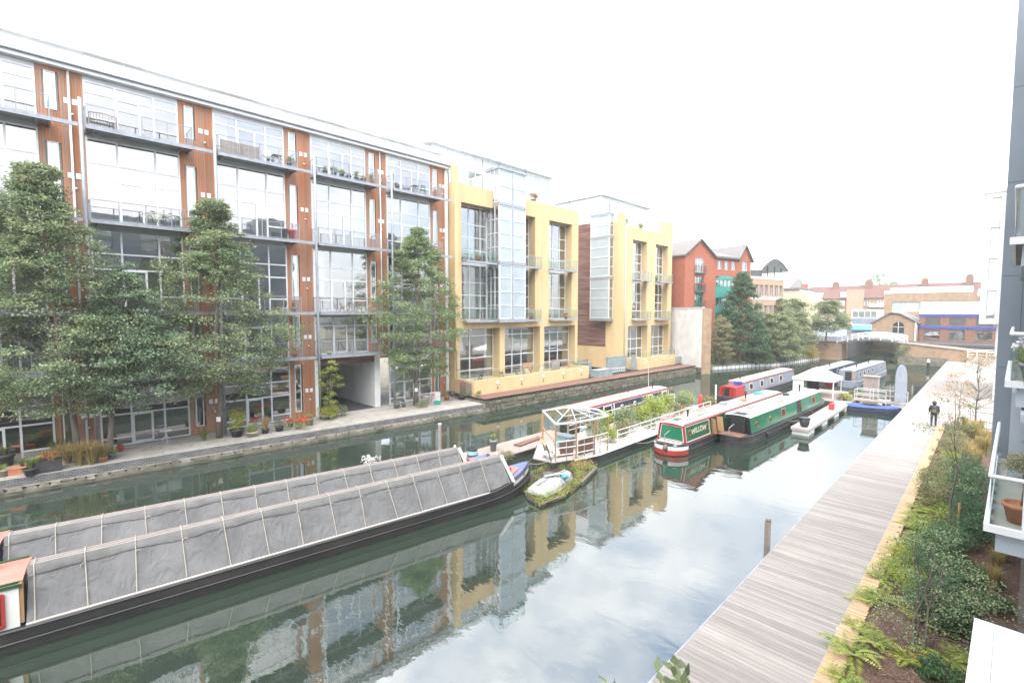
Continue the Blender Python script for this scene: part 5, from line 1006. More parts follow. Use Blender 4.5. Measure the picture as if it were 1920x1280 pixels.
# mooring lines and fenders
def line(label, a, b, sag=.25):
    a, b = Vector(a), Vector(b); tag(MB().tube([a.lerp(b, k / 8) - _z * sag * math.sin(math.pi * k / 8) for k in range(9)], .016, 5).build('mooring_line', 'rope', None, True), label, 'rope')
line('slack mooring line from the garden barge to the WILLOW stern', (-16.0, 27.0, .5), (-14.9, 28.0, .7), .2)
line('mooring line from the cargo boat bow to the garden barge', (-16.5, 17.2, 1.25), (-17.2, 20.1, .5), .15)
line('mooring line from the white-roofed green boat to the finger pontoon', (-10.9, 39.5, .8), (-9.95, 41.5, .52), .12)
for k, (bt_, Lx, xs_) in enumerate(((gb, Lg, (-6, -1, 4)), (wl_, Lw, (-2, 5)), (nb_, Ln, (-3, 2)))):
    for x in xs_: MB().tube([(x, -1.12, .12), (x, -1.13, .18), (x, -1.13, .42), (x, -1.11, .48)], [.04, .09, .09, .04], 8).build('fender', 'black', bt_, True, local=True); MB().tube([(x, -1.10, .47), (x, -.98, .72)], .01, 4).build('fender_rope', 'rope', bt_, local=True)
for x, f, sz, mt_ in ((3.0, .4, (.7, .35, .12), 'grey_wood'), (7.2, -.35, (1.0, .3, .1), 'new_wood'), (10.5, .4, (.5, .4, .22), 'pot_black')): roofbox(gb, cg_, cg_.x0 + x, f, sz, mt_)
for x, f, sz, mt_ in ((8.0, .2, (.6, .4, .25), 'boat_grey'), (10.8, -.3, (.5, .35, .2), 'terracotta'), (15.0, .2, (.9, .5, .18), 'teal')): roofbox(wl_, cw, cw.x0 + x, f, sz, mt_)
# ================================================================ trees and plants
def rdir(rng):
    while True:
        v = Vector((rng.uniform(-1, 1), rng.uniform(-1, 1), rng.uniform(-1, 1)))
        if .05 < v.length < 1: return v.normalized()
def leaf(mb, p, d, n, l, w_):
    s_ = d.cross(n)
    if s_.length < 1e-4: s_ = Vector((1, 0, 0))
    s_ = s_.normalized() * (w_ / 2); k = len(mb.v); mid = p + d * (l * .45)
    mb.v += [tuple(p), tuple(mid + s_), tuple(p + d * l), tuple(mid - s_)]; mb.f.append((k, k + 1, k + 2, k + 3))
def clump(mb, c, rx, ry, rz, n, l, rng, droop=.3, asp=.55):
    for _ in range(n):
        v = rdir(rng) * (rng.random() ** .4); p = c + Vector((v.x * rx, v.y * ry, v.z * rz)); d = (rdir(rng) + Vector((v.x, v.y, -droop))).normalized(); leaf(mb, p, d, (rdir(rng) + Vector((0, 0, 1.2))).normalized(), l * rng.uniform(.6, 1.25), l * asp)
def tree(name, label, base, crown, leafmat, seed=1, trunk_r=.16, nclump=180, nleaf=90, lsize=.12, prof=None, trunk_top=None, stems=1, barkm='bark', flat=.45, csz=.75, group=None, lean=(0, 0), cat='tree'):
    """crown=(cx, cy, rx, ry, z0, z1); prof(h) = radius factor at crown height fraction h"""
    rng = random.Random(seed); o_ = thing(name, label, cat, base, 0, group); cx, cy, rx, ry, z0, z1 = crown; B_ = Vector(base)
    prof = prof or (lambda h: math.sin(math.pi * min(1, .12 + .88 * h)) ** .6)
    tm = MB(); tops = []
    for k in range(stems):
        a = 2 * math.pi * k / stems; off = Vector((math.cos(a), math.sin(a), 0)) * (.12 * (stems > 1)); tt = Vector((cx + lean[0] + math.cos(a) * rx * .25 * (stems > 1), cy + lean[1] + math.sin(a) * ry * .25 * (stems > 1), z0 + (z1 - z0) * (trunk_top or .82)))
        pts = []; 
        for i in range(9): t_ = i / 8; q = (B_ + off).lerp(tt, t_); q += Vector((noise.noise(Vector((t_ * 3, seed, k))), noise.noise(Vector((t_ * 3, seed + 5, k))), 0)) * .25 * math.sin(math.pi * t_); pts.append(q)
        tm.tube(pts, [trunk_r * (1 - .85 * i / 8) * (1.25 if i == 0 else 1) for i in range(9)], 7); tops.append(pts)
    cm = MB(); cl = []
    for k in range(nclump):
        h = rng.random() ** .9; a = rng.uniform(0, 2 * math.pi); f = prof(h) * (1 + .55 * noise.noise(Vector((math.cos(a) * 1.3 + seed, math.sin(a) * 1.3, h * 4.5)))); rr = math.sqrt(rng.uniform(.18, 1.0)); c = Vector((cx + math.cos(a) * rr * rx * f, cy + math.sin(a) * rr * ry * f, z0 + (z1 - z0) * h))
        nn = noise.noise(c * .45 + Vector((seed, 0, 0)))
        if nn < -.2 and rng.random() < .8: continue                # gaps
        cl.append(c); s_ = csz * rng.uniform(.55, 1.25) * (.5 + .5 * min(1, prof(h))); clump(cm, c, s_, s_, s_ * flat, nleaf, lsize, rng)
    for c in cl[::max(1, len(cl) // 34)]:                               # limbs reaching the clumps
        pts = tops[rng.randrange(stems)]; j = min(7, max(1, int(8 * max(.1, (c.z - B_.z) / max(.1, pts[-1].z - B_.z)) * .8))); p0 = pts[j]; mid = p0.lerp(c, .55) + Vector((0, 0, .12 * (c - p0).length)); r0 = trunk_r * .26 * (1 - .6 * j / 8)
        tm.tube([p0, mid, c], [r0, r0 * .6, r0 * .2], 5, False)
    tm.build('trunk', barkm, o_, True); cm.build('crown', leafmat, o_)
    return o_
alder = lambda h: (.8 if h < .1 else 1.08 if h < .38 else 1.08 - .95 * ((h - .38) / .62) ** .85)
tree('towpath_tree', 'broad leafy tree over the tall grasses at the glazed ground floor', (-34.5, 1.5, .73), (-34.2, .5, 2.3, 3.6, 3.4, 16.2), 'leaf_tree', 11, .17, 560, 105, .15, alder)
tree('towpath_tree', 'leafy tree with a pale bare stem beside the tall grasses', (-34.3, 2.7, .73), (-34.0, 3.7, 2.2, 2.9, 3.5, 11.4), 'leaf_tree2', 12, .15, 330, 105, .15, alder)
tree('towpath_tree', 'leafy tree with a white notice on its trunk beside the cafe table', (-34.8, 8.2, .73), (-34.2, 8.3, 2.4, 4.0, 3.6, 15.6), 'leaf_tree', 13, .17, 540, 105, .15, alder)
tree('towpath_tree', 'tall pointed leafy tree between the passage and the yellow terrace', (-35.0, 23.2, .73), (-34.4, 23.3, 2.2, 4.6, 3.2, 15.8), 'leaf_birch', 14, .18, 520, 100, .15, lambda h: (.6 if h < .12 else .85 if h < .3 else 1.0 if h < .55 else 1.05 * (1 - (h - .55) / .45) ** .9 * .85 + .06))
tree('sapling', 'slim young tree growing against the steel post by the passage', (-35.0, 15.5, .73), (-34.9, 15.7, .7, 1.0, 2.0, 5.2), 'leaf_fern', 15, .05, 40, 42, .11, csz=.4)
cone = lambda h: .95 * (1 - h) ** .75 + .10 if h > .12 else .85
tree('canal_tree', 'tall dense conical dark green tree on the planted bank', (-28.6, 80.5, .5), (-28.6, 80.8, 4.2, 4.4, 2.2, 15.0), 'leaf_ever', 21, .25, 420, 90, .28, cone, csz=.95)
tree('canal_tree', 'thin olive tree beside the white end wall', (-29.8, 75.2, .5), (-29.6, 75.3, 1.8, 2.2, 1.2, 8.0), 'leaf_olive', 22, .14, 170, 70, .22, csz=.6)
dome = lambda h: math.sqrt(max(.02, 1 - (max(0, h - .25) / .78) ** 2))
tree('willow_bush', 'rounded grey-green willow bush at the water edge', (-25.6, 88.5, .5), (-25.6, 88.5, 3.6, 4.0, .8, 8.6), 'leaf_willow', 23, .2, 330, 85, .3, dome, stems=3, csz=.95, cat='bush')
tree('willow_bush', 'large pale willow bush behind the rounded one', (-27.2, 98.0, .5), (-27.0, 98.0, 4.6, 4.8, 2.0, 11.2), 'leaf_willow', 24, .22, 330, 85, .32, dome, stems=3, csz=1.05, cat='bush')
tree('canal_tree', 'small willow tree with a dark leaning trunk beside the bridge', (-21.6, 103.2, 2.6), (-21.2, 103.0, 2.9, 3.0, 5.2, 11.0), 'leaf_willow', 25, .16, 190, 80, .28, dome, csz=.9)
tree('dark_bush', 'low dark green bush at the foot of the conical tree', (-26.9, 84.0, .5), (-26.9, 84.0, 2.0, 2.6, .6, 4.2), 'leaf_dark', 26, .1, 150, 80, .26, dome, stems=2, csz=.8, cat='bush')
tree('gold_bush', 'small yellow leaved bush near the bridge end of the bank', (-22.9, 99.0, .5), (-22.9, 99.0, 1.0, 1.5, .6, 2.8), 'leaf_gold', 27, .06, 40, 50, .18, dome, stems=2, csz=.6, cat='bush')
tree('skyline_tree', 'round green tree top behind the red tiled roof', (-30, 222, 3.3), (-30, 222, 7, 5, 12, 22.5), 'leaf_birch', 28, .4, 120, 60, .5, dome, csz=1.8)
ug = MB(); rng = random.Random(5)
for k in range(420):
    y = rng.uniform(73.4, 103); x = quayX(y) - rng.uniform(.1, 3.0); clump(ug, Vector((x, y, .62 + rng.uniform(0, .5))), .45, .5, .35, 22, .2, rng)
tag(ug.build('bank_undergrowth', 'leaf_tree2'), 'low weeds and undergrowth covering the planted bank', None, None, 'stuff')
iv = MB()
for k in range(160): clump(iv, Vector((rng.uniform(-24, -8), 135.3, rng.uniform(.6, 3.6))), .7, .3, .5, 16, .35, rng)
for k in range(60): clump(iv, Vector((rng.uniform(-11.5, -9.5), 104.1, rng.uniform(.5, 3.2))), .3, .2, .4, 14, .2, rng)
tag(iv.build('ivy', 'leaf_tree2'), 'ivy hanging on the canal walls by the bridge', None, None, 'stuff')
wd = MB()
for k in range(620): y = rng.uniform(28, 67); clump(wd, Vector((quayX(y) + .02, y, rng.choice((.3, .6, .9)) + rng.uniform(-.1, .1))), .10, .22, .12, 12, .08, rng)
tag(wd.build('wall_weeds', 'leaf_olive'), 'weeds sprouting from the old stone retaining wall', None, None, 'stuff')

# ---------------- planting bed: ferns, shrubs, grasses (shapes shared between copies)
def bedz(x, y): return .93 + .10 * noise.noise(Vector((x * 1.1, y * 1.1, 3))) + .05 * noise.noise(Vector((x * 3, y * 3, 1)))
def fern_mesh(seed, n=11, l=.62):
    rng = random.Random(seed); m = MB()
    for k in range(n):
        a = 2 * math.pi * k / n + rng.uniform(-.25, .25); el = rng.uniform(.5, 1.15); L_ = l * rng.uniform(.7, 1.15); prev = None; d0 = Vector((math.cos(a), math.sin(a), 0)); sd = Vector((-math.sin(a), math.cos(a), 0))
        for i in range(17):
            t_ = i / 16; p = d0 * (L_ * t_ * math.cos(el * (1 - .55 * t_))) + _z * (L_ * (math.sin(el) * t_ - .55 * t_ * t_)); 
            if prev is not None and i > 1:
                w_ = L_ * .26 * math.sin(math.pi * min(1, t_ * .86 + .12)) ; tg = (p - prev).normalized()
                for s_ in (-1, 1): leaf(m, p, (sd * s_ + tg * .45 - _z * .15).normalized(), _z, w_, L_ * .055)
            prev = p
    return m
def shrub_mesh(seed, r, h, n, l, rng=None, ncl=16):
    rng = random.Random(seed); m = MB()
    for k in range(ncl): a = rng.uniform(0, 6.28); rr = r * math.sqrt(rng.random()) * .8; clump(m, Vector((math.cos(a) * rr, math.sin(a) * rr, h * rng.uniform(.25, .85))), r * .38, r * .38, h * .24, n, l, rng, .1, .5)
    return m
def tuft_mesh(seed, h, n, w_=.012, spread=.5):
    rng = random.Random(seed); m = MB()
    for k in range(n):
        a = rng.uniform(0, 6.28); s_ = rng.uniform(.1, 1) * spread; hh = h * rng.uniform(.6, 1.1); d = Vector((math.cos(a), math.sin(a), 0)); sd = Vector((-math.sin(a), math.cos(a), 0)) * w_; b0 = d * rng.uniform(0, .1) * h; p1 = b0 + d * s_ * hh * .35 + _z * hh * .7; p2 = b0 + d * s_ * hh + _z * hh * (1 - .45 * s_)
        q = len(m.v); m.v += [tuple(b0 - sd), tuple(b0 + sd), tuple(p1 + sd * .8), tuple(p1 - sd * .8), tuple(p2)]; m.f += [(q, q + 1, q + 2, q + 3), (q + 3, q + 2, q + 4)]
    return m
def mesh_of(m, name, mat): me = m.mesh(name); me.materials.append(M[mat]); return me
def stem_mesh(): me = MB().tube([(0, 0, -.05), (0, 0, .12)], .02, 5).mesh('crown_base'); me.materials.append(M['bark']); return me
STEM = stem_mesh()
def plant(name, label, me, loc, sc=1.0, rz=0, group=None, cat='plant', part='foliage'):
    o_ = tag(put(name, None, None, loc, rz), label, cat, group); o_.scale = (sc,) * 3; put(part, me, o_); put('base', STEM, o_); return o_
FERN = [mesh_of(fern_mesh(s_), 'fronds', mt_) for s_, mt_ in ((1, 'leaf_fern'), (2, 'leaf_lime'), (3, 'leaf_fern'))]
rng = random.Random(9)
fp = [(1652, 1085), (1625, 1125), (1612, 1175), (1600, 1225), (1655, 1120), (1700, 1235), (1735, 1165), (1690, 1080), (1672, 1060), (1730, 960), (1712, 985), (1705, 1020), (1745, 930), (1764, 925), (1775, 950), (1765, 985), (1583, 1272), (1640, 1205), (1780, 1240), (1752, 905), (1825, 1245)]
for k, (px, py) in enumerate(fp):
    p = G(px, py, .98); yl = k in (5, 13, 14, 15, 8)
    plant('fern', 'yellowing fern with arching fronds in the mulch bed' if yl else 'bright green fern with arching fronds along the timber kerb' if p.x < -1.3 else 'green fern growing in the middle of the mulch bed', FERN[1 if yl else 2 * (k % 2)], (p.x, p.y, bedz(p.x, p.y)), rng.uniform(.85, 1.25), rng.uniform(0, 6), 'yellowing ferns in the bed' if yl else 'green ferns along the kerb' if p.x < -1.3 else 'green ferns in mid bed')
SH = [mesh_of(shrub_mesh(s_, .38, .42, 60, .075), 'leaves', 'leaf_dark') for s_ in (1, 2)]; EV = [mesh_of(shrub_mesh(s_, .62, 1.15, 95, .075, ncl=22), 'leaves', 'leaf_ever') for s_ in (3, 4, 5)]; OL = [mesh_of(shrub_mesh(s_, .5, .8, 80, .07, ncl=18), 'leaves', 'leaf_olive') for s_ in (6, 7)]
for k, (px, py) in enumerate([(1765, 1175), (1780, 1155), (1782, 1120), (1812, 1185), (1820, 1145), (1850, 1125), (1868, 1140), (1790, 1095), (1812, 1090), (1835, 1080), (1850, 1085), (1740, 1262), (1765, 1270), (1800, 1065), (1775, 1080)]):
    p = G(px, py, 1.0); plant('low_shrub', 'small dark glossy shrub spaced out on the mulch', SH[k % 2], (p.x, p.y, bedz(p.x, p.y)), rng.uniform(.7, 1.1), rng.uniform(0, 6), 'small dark shrubs on the mulch', 'shrub')
for k in range(17):
    y = 15.5 + k * .95 + rng.uniform(-.2, .2); x = -.25 + rng.uniform(-.35, .3) - (.25 if k < 6 else 0) - (.45 if k % 3 == 0 else 0)
    plant('evergreen_shrub', 'dense dark evergreen shrub in the row beside the grey block', EV[k % 3], (x, y, bedz(x, y)), rng.uniform(.85, 1.2), rng.uniform(0, 6), 'evergreen row by the grey block', 'shrub')
for k in range(14):
    y = 25 + k * 1.3 + rng.uniform(-.3, .3); x = -1.25 + rng.uniform(-.3, .35)
    plant('olive_shrub', 'loose olive green shrub beside the timber kerb', OL[k % 2], (x, y, bedz(x, y)), rng.uniform(.85, 1.35), rng.uniform(0, 6), 'olive shrubs beside the kerb', 'shrub')
LG = [mesh_of(shrub_mesh(s_, .5, .85, 60, .065, ncl=18), 'leaves', 'leaf_fern') for s_ in (61, 62)]; LM = mesh_of(shrub_mesh(63, .45, .7, 60, .06, ncl=16), 'leaves', 'leaf_lime')
for k, (px, py) in enumerate([(1690, 1055), (1705, 1070), (1722, 1045), (1740, 1060), (1680, 1095), (1700, 1110), (1755, 1090), (1770, 1040), (1755, 1020), (1735, 1010), (1668, 1075), (1720, 1095)]):
    p = G(px, py, 1.0); plant('loose_shrub', 'loose yellow-green shrub massed under the multi-stemmed tree', LG[k % 2] if k % 3 else LM, (p.x, p.y, bedz(p.x, p.y)), rng.uniform(.7, 1.0), rng.uniform(0, 6), 'yellow-green shrubs under the multi-stemmed tree', 'shrub')
for k in range(16):
    y = 19 + k * .8; x = -1.45 + rng.uniform(-.3, .5); plant('kerb_fern', 'light green ferny plant spilling over the timber kerb', FERN[k % 3], (x, y, bedz(x, y)), rng.uniform(1.0, 1.4), rng.uniform(0, 6), 'ferny plants spilling over the kerb', 'fern')
for k in range(14):
    y = 17 + k * 1.2; x = -.95 + rng.uniform(-.35, .35); plant('loose_shrub', 'loose green shrub between the kerb ferns and the evergreen row', LG[k % 2], (x, y, bedz(x, y)), rng.uniform(.7, 1.1), rng.uniform(0, 6), 'loose shrubs mid bed', 'shrub')
DG = [mesh_of(tuft_mesh(s_, 1.0, 260, .007), 'blades', 'grass_dry') for s_ in (1, 2)]; GG = [mesh_of(tuft_mesh(s_, .8, 240, .008, .9), 'blades', 'grass_green') for s_ in (3, 4)]
for k in range(12):
    y = 33 + k * .95; x = -.4 + rng.uniform(-.6, .6); plant('tawny_grass', 'tawny upright grass clump near the steel fence', DG[k % 2], (x, y, bedz(x, y)), rng.uniform(1, 1.4), rng.uniform(0, 6), 'tawny grasses near the fence', 'grass')
for px, py in ((1868, 1065), (1880, 1050), (1862, 1100)):
    p = G(px, py, 1.0); plant('tawny_grass', 'tawny grass clump arching beside the glass screen', DG[0], (p.x, p.y, bedz(p.x, p.y)), .8, rng.uniform(0, 6), 'tawny grasses by the glass screen', 'grass')
# young trees in the bed
p = G(1784, 1005, .95); st = tree('staked_tree', 'staked young tree with a slim bare trunk in the planting bed', (p.x, p.y, .9), (p.x - .1, p.y, 1.0, 1.2, 2.6, 6.0), 'leaf_birch', 31, .04, 46, 26, .085, dome, csz=.38, trunk_top=.95)
MB().tube([(p.x + .16, p.y - .05, .85), (p.x + .16, p.y - .05, 2.2)], .04, 8).build('stake', 'new_wood', st); MB().tube([(p.x + .2, p.y - .06, 2.05), (p.x - .04, p.y, 2.05)], .02, 5).build('tie', 'black', st)
p = G(1729, 1214, .95); tree('multistem_tree', 'airy multi-stemmed shrub tree with small yellow-green leaves', (p.x, p.y, .9), (p.x + .05, p.y, 1.15, 1.2, 1.3, 3.9), 'leaf_birch', 32, .03, 90, 34, .06, dome, stems=5, csz=.34, trunk_top=.9)
p = G(1828, 800, .95); tree('autumn_tree', 'young tree with russet autumn leaves by the steel fence', (p.x, p.y, .9), (p.x, p.y, 1.9, 2.0, 2.4, 6.0), 'leaf_russet', 33, .06, 70, 32, .11, dome, csz=.5, trunk_top=.95)
p = G(1796, 815, .95); tree('autumn_tree', 'smaller young tree with orange leaves at the end of the kerb', (p.x, p.y, .9), (p.x, p.y, 1.0, 1.1, 2.0, 4.6), 'leaf_autumn', 34, .04, 26, 26, .1, dome, csz=.4, trunk_top=.95)
# ================================================================ garden barge with greenhouse
gbx = thing('garden_barge', 'dark flat barge with white railings, a timber greenhouse frame and garden beds', 'barge', (-18, 30, 0))
outl = [(-16.05, 42.0), (-16.05, 23.4), (-16.45, 21.5), (-16.95, 20.1), (-18.3, 19.9), (-20.0, 22.2), (-20.0, 42.0)]
MB().prism([(x, y, -.35) for x, y in outl], (0, 0, .76)).build('hull', 'hull_black', gbx, fixn=True)
def shrink(pl, f): cx = sum(p[0] for p in pl) / len(pl); cy = sum(p[1] for p in pl) / len(pl); return [(cx + (x - cx) * f, cy + (y - cy) * f) for x, y in pl]
MB().prism([(x, y, .411) for x, y in shrink(outl, .985)], (0, 0, .04)).build('deck', 'pontoon', gbx, fixn=True)
MB().tube([(x + (.02 if x > -18 else -.02), y, .40) for x, y in outl[:3]], .05, 6).build('rubbing_strake', 'boat_roof', gbx)
def wrail(par, pts, z, hs=(.4, .72, 1.02), step=1.35, mat='white_paint', r=.025):
    for h in hs: MB().tube([Vector((x, y, z + h)) for x, y in pts], r, 6).build('railing_bar', mat, par)
    for (x0, y0_), (x1, y1_) in zip(pts, pts[1:]):
        n = max(1, round(math.hypot(x1 - x0, y1_ - y0_) / step))
        for k in range(n + 1): t_ = k / n; x, y = x0 + (x1 - x0) * t_, y0_ + (y1_ - y0_) * t_; MB().tube([(x, y, z), (x, y, z + hs[-1])], r, 6).build('railing_post', mat, par)
wrail(gbx, [(-16.15, 25.4), (-16.15, 39.3)], .45); wrail(gbx, [(-19.9, 25.2), (-19.9, 40.6)], .45)
wrail(gbx, [(-16.10, 24.3), (-16.13, 23.5), (-16.17, 22.9), (-16.3, 22.2), (-16.44, 21.6), (-16.66, 21.0), (-16.93, 20.4)], .45, (.35, .75, 1.12), 9)
GP = [Vector(p) for p in ((-16.12, 24.3, .45), (-16.18, 23.0, .45), (-16.45, 21.6, .45), (-16.95, 20.4, .45), (-19.85, 22.6, .45), (-19.85, 25.2, .45), (-17.6, 25.4, .45))]; TZ = Vector((0, 0, 2.12))
for q in GP: MB().beam(q, q + TZ, .075, .075).build('greenhouse_post', 'new_wood', gbx)
for a, b in zip(GP, GP[1:] + GP[:1]): MB().beam(a + TZ, b + TZ, .08, .08).build('roof_plate', 'white_paint', gbx)
apx = Vector((-18.7, 24.0, 2.78))
for q in GP: MB().beam(q + TZ, apx, .05, .05).build('rafter', 'white_paint', gbx)
for a, b in zip(GP, GP[1:] + GP[:1]): MB().beam((a + TZ).lerp(apx, .45), (b + TZ).lerp(apx, .45), .04, .04).build('rafter', 'white_paint', gbx)
for a, b in ((GP[3], GP[4]), (GP[5], GP[6])): MB().beam(a + TZ * .5, b + TZ * .5, .06, .06).build('mid_rail', 'new_wood', gbx)
for a, b in ((GP[0], GP[1]), (GP[1], GP[2]), (GP[2], GP[3]), (GP[4], GP[5])):
    MB().prism([a + _z * 1.15, b + _z * 1.15, b + TZ * .97, a + TZ * .97], (0, .012, 0)).build('pane', 'glass_clear', gbx, fixn=True)
for a, b, c, d in ((GP[0], GP[1], 0, 0), (GP[1], GP[2], 0, 0), (GP[2], GP[3], 0, 0), (GP[4], GP[5], 0, 0)): MB().prism([a + TZ + _z * .05, b + TZ + _z * .05, apx + _z * .05], (0, 0, .01)).build('roof_pane', 'glass_clear', gbx, fixn=True)
MB().prism([(-16.6, 23.6, .46), (-16.7, 22.2, .46), (-16.72, 22.2, 1.35), (-16.62, 23.6, 1.35)], (-.04, 0, 0)).build('tank_panel', 'deck_dark', gbx, fixn=True)
MB().prism([(-16.95, 22.0, .46), (-17.3, 21.2, .46), (-17.3, 21.2, 1.3), (-16.95, 22.0, 1.3)], (-.04, 0, 0)).build('tank_panel', 'deck_dark', gbx, fixn=True)
bx_ = thing('deck_locker', 'grey deck locker inside the greenhouse frame', 'locker', (-18.2, 23.0, .45)); MB().rbox((-18.2, 23.0, .83), (1.0, .7, .76)).build('body', 'boat_grey', bx_); MB().rbox((-18.2, 23.0, 1.23), (1.04, .74, .04)).build('lid', 'boat_grey', bx_)
tb_ = thing('garden_table', 'teal topped garden table inside the greenhouse frame', 'table', (-17.7, 21.8, .45)); MB().rbox((-17.7, 21.8, 1.18), (.9, .6, .04), .4).build('table_top', 'teal', tb_); MB().tube([(-17.7, 21.8, .45), (-17.7, 21.8, 1.16)], .04, 6).build('leg', 'steel', tb_); MB().lathe((-17.7, 21.8, .45), [(.25, 0), (.2, .04)], 10).build('foot', 'steel', tb_)
hb_ = thing('hanging_basket', 'white basket hanging in the greenhouse frame', 'basket', (-17.0, 23.0, 1.75)); MB().lathe((-17.0, 23.0, 1.75), [(.16, 0), (.24, .22)], 8).build('basket', 'white_paint', hb_); MB().tube([(-17.0, 23.0, 1.97), (-17.0, 23.0, 2.75)], .008, 4).build('cord', 'rope', hb_)
# leaning slatted board, white sacks
lb = thing('slatted_board', 'brown slatted board propped against the greenhouse frame', 'board', (-17.6, 20.0, .45)); o_ = G(1012, 822, 1.4)
for k in range(6): MB().beam((-18.0 + .02 * k, 20.65 - .09 * k, 1.15 + .10 * k), (-17.1 + .02 * k, 20.05 - .09 * k, 1.0 + .10 * k), .11, .025, (0, -.6, 1)).build('slat', 'new_wood', lb)
for s_ in (0, 1): MB().beam((-17.9 + .8 * s_, 20.72 - .5 * s_, .46), (-17.8 + .8 * s_, 20.15 - .5 * s_, 1.72 - .15 * s_), .05).build('batten', 'bark', lb)
for k, (px, py, r_) in enumerate(((1014, 858, .24), (1022, 862, .2), (1029, 850, .26), (1035, 858, .22))):
    p = G(px, py, .5); m = MB().ball(p + Vector((0, .4, r_ * .8)), r_, 10, 7, (1, 1, .85)); m.v = [tuple(Vector(q) + Vector((0, 0, .05 * noise.noise(Vector(q) * 6)))) for q in m.v]; m.tube([p + Vector((0, .4, r_ * 1.5)), p + Vector((.03, .42, r_ * 2.0))], [.05, .07], 6)
    tag(m.build('sack', 'polythene', None, True), 'white sack lying by the greenhouse opening', 'sack', 'white sacks by the greenhouse')
# planting on the barge
BG = [mesh_of(shrub_mesh(s_, .6, 1.1, 75, .10, ncl=20), 'leaves', m_) for s_, m_ in ((11, 'leaf_fern'), (12, 'leaf_tree'), (13, 'leaf_olive'))]
rng = random.Random(21)
for k, (x, y, s_) in enumerate([(-17.0, 25.9, .8), (-18.6, 26.4, .9), (-17.3, 27.6, .9), (-18.9, 28.2, 1.1), (-18.0, 29.3, 1.3), (-19.0, 30.6, 1.0), (-18.2, 31.6, 1.1), (-17.0, 31.0, .6), (-19.2, 32.8, 1.0), (-18.0, 33.8, 1.4), (-19.0, 35.2, 1.2), (-17.6, 36.0, .9), (-19.2, 37.4, 1.2), (-18.2, 39.0, 1.1), (-16.9, 40.6, .9), (-18.9, 41.0, 1.0)]):
    kind = k % 3; plant('barge_shrub', ('bright green leafy plant', 'mid green bushy plant', 'olive toned shrubby plant')[kind] + ' growing on the garden barge', BG[kind], (x, y, .45), s_ * 1.25, rng.uniform(0, 6), ('bright green barge plants', 'mid green barge plants', 'olive barge plants')[kind])
def potted(label, loc, pot='terracotta', r=.2, h=.32, me=None, sc=1.0, group=None, square=False):
    o_ = thing('potted_plant', label, 'plant pot', loc, random.uniform(0, 6) if not square else math.pi / 2 - sl, group)
    if square: MB().box(-r * 1.6, r * 1.6, -r, r, 0, h).box(-r * 1.65, r * 1.65, -r * 1.05, r * 1.05, h, h + .03).build('pot', pot, o_, local=True)
    else: MB().lathe((0, 0, 0), [(r * .68, 0), (r * .95, h * .82), (r * 1.06, h * .83), (r * 1.06, h), (r * .9, h), (r * .88, h * .9)], 12).build('pot', pot, o_, True, local=True)
    MB().lathe((0, 0, h * .86), [(r * .5, 0), (r * .9, .01)], 10).build('soil', 'soil', o_, local=True)
    if me is not None: f = put('foliage', me, o_, (0, 0, h * .88)); f.scale = (sc,) * 3
    return o_
FL = {}
def flowers(seed, mat, r=.3, h=.35, n=26, leafm_='leaf_fern'):
    rg = random.Random(seed); m = shrub_mesh(seed, r, h, 26, .08, ncl=9); f = MB()
    for k in range(n): a = rg.uniform(0, 6.28); rr = r * math.sqrt(rg.random()); c = Vector((math.cos(a) * rr, math.sin(a) * rr, h * rg.uniform(.7, 1.15))); [leaf(f, c, rdir(rg), rdir(rg), .07, .05) for _ in range(5)]
    me = mesh_of(m, 'foliage', leafm_); me2 = mesh_of(f, 'blooms', mat); return me, me2
for k in range(2): p = Vector((-17.6, 28.6 + k * 8.5, .45)); FL[k] = flowers(40 + k, 'flower_red'); o_ = potted(('red flowering plant in a clay pot amid the barge shrubs', 'red flowering plant in a clay pot at the far end of the barge')[k], p, me=FL[k][0]); put('blooms', FL[k][1], o_, (0, 0, .28))
rc = thing('gas_bottle_rack', 'red upright gas bottle standing on the garden barge', 'gas bottle', (-18.0, 42.0, .45)); MB().lathe((-17.4, 40.3, .45), [(.16, 0), (.18, .05), (.18, 1.1), (.12, 1.25), (.05, 1.3)], 12).build('bottle', 'red_plastic', rc, True); MB().tube([(-17.4, 40.3, 1.75), (-17.4, 40.3, 1.85)], .03, 6).build('valve', 'brass', rc)
mp_ = thing('mooring_pole', 'white pole standing at the far end of the garden barge', 'pole', (-16.5, 41.0, .45)); MB().tube([(-16.5, 41.2, .45), (-16.5, 41.2, 2.5)], .07, 8).build('shaft', 'white_paint', mp_); MB().ball((-16.5, 41.2, 2.52), .08).build('cap', 'white_paint', mp_)

# ================================================================ low pontoon with barrel behind the cargo boat bows
pt = thing('work_pontoon', 'low weathered plank pontoon behind the cargo boat bows', 'pontoon', (-21, 21, 0))
MB().box(-22.2, -19.9, 17.2, 26.0, -.3, .30).build('float', 'hull_black', pt)
for k in range(12): MB().box(-22.2 + .19 * k, -22.02 + .19 * k, 17.15, 26.05, .301, .345).build('plank', 'grey_wood', pt)
bl = thing('water_barrel', 'grey-blue plastic barrel with a black lid on the plank pontoon', 'barrel', (-21, 17.9, .35)); p = G(886, 872, .35); bl.location = (p.x, p.y, .345)
MB().lathe((0, 0, 0), [(.26, 0), (.30, .1), (.31, .3), (.325, .31), (.325, .35), (.31, .36), (.31, .62), (.325, .63), (.325, .67), (.31, .68), (.27, .88)], 16).build('body', 'barrel', bl, True, local=True); MB().lathe((0, 0, .88), [(.29, 0), (.29, .07), (.2, .09)], 16).build('lid', 'black', bl, True, local=True)
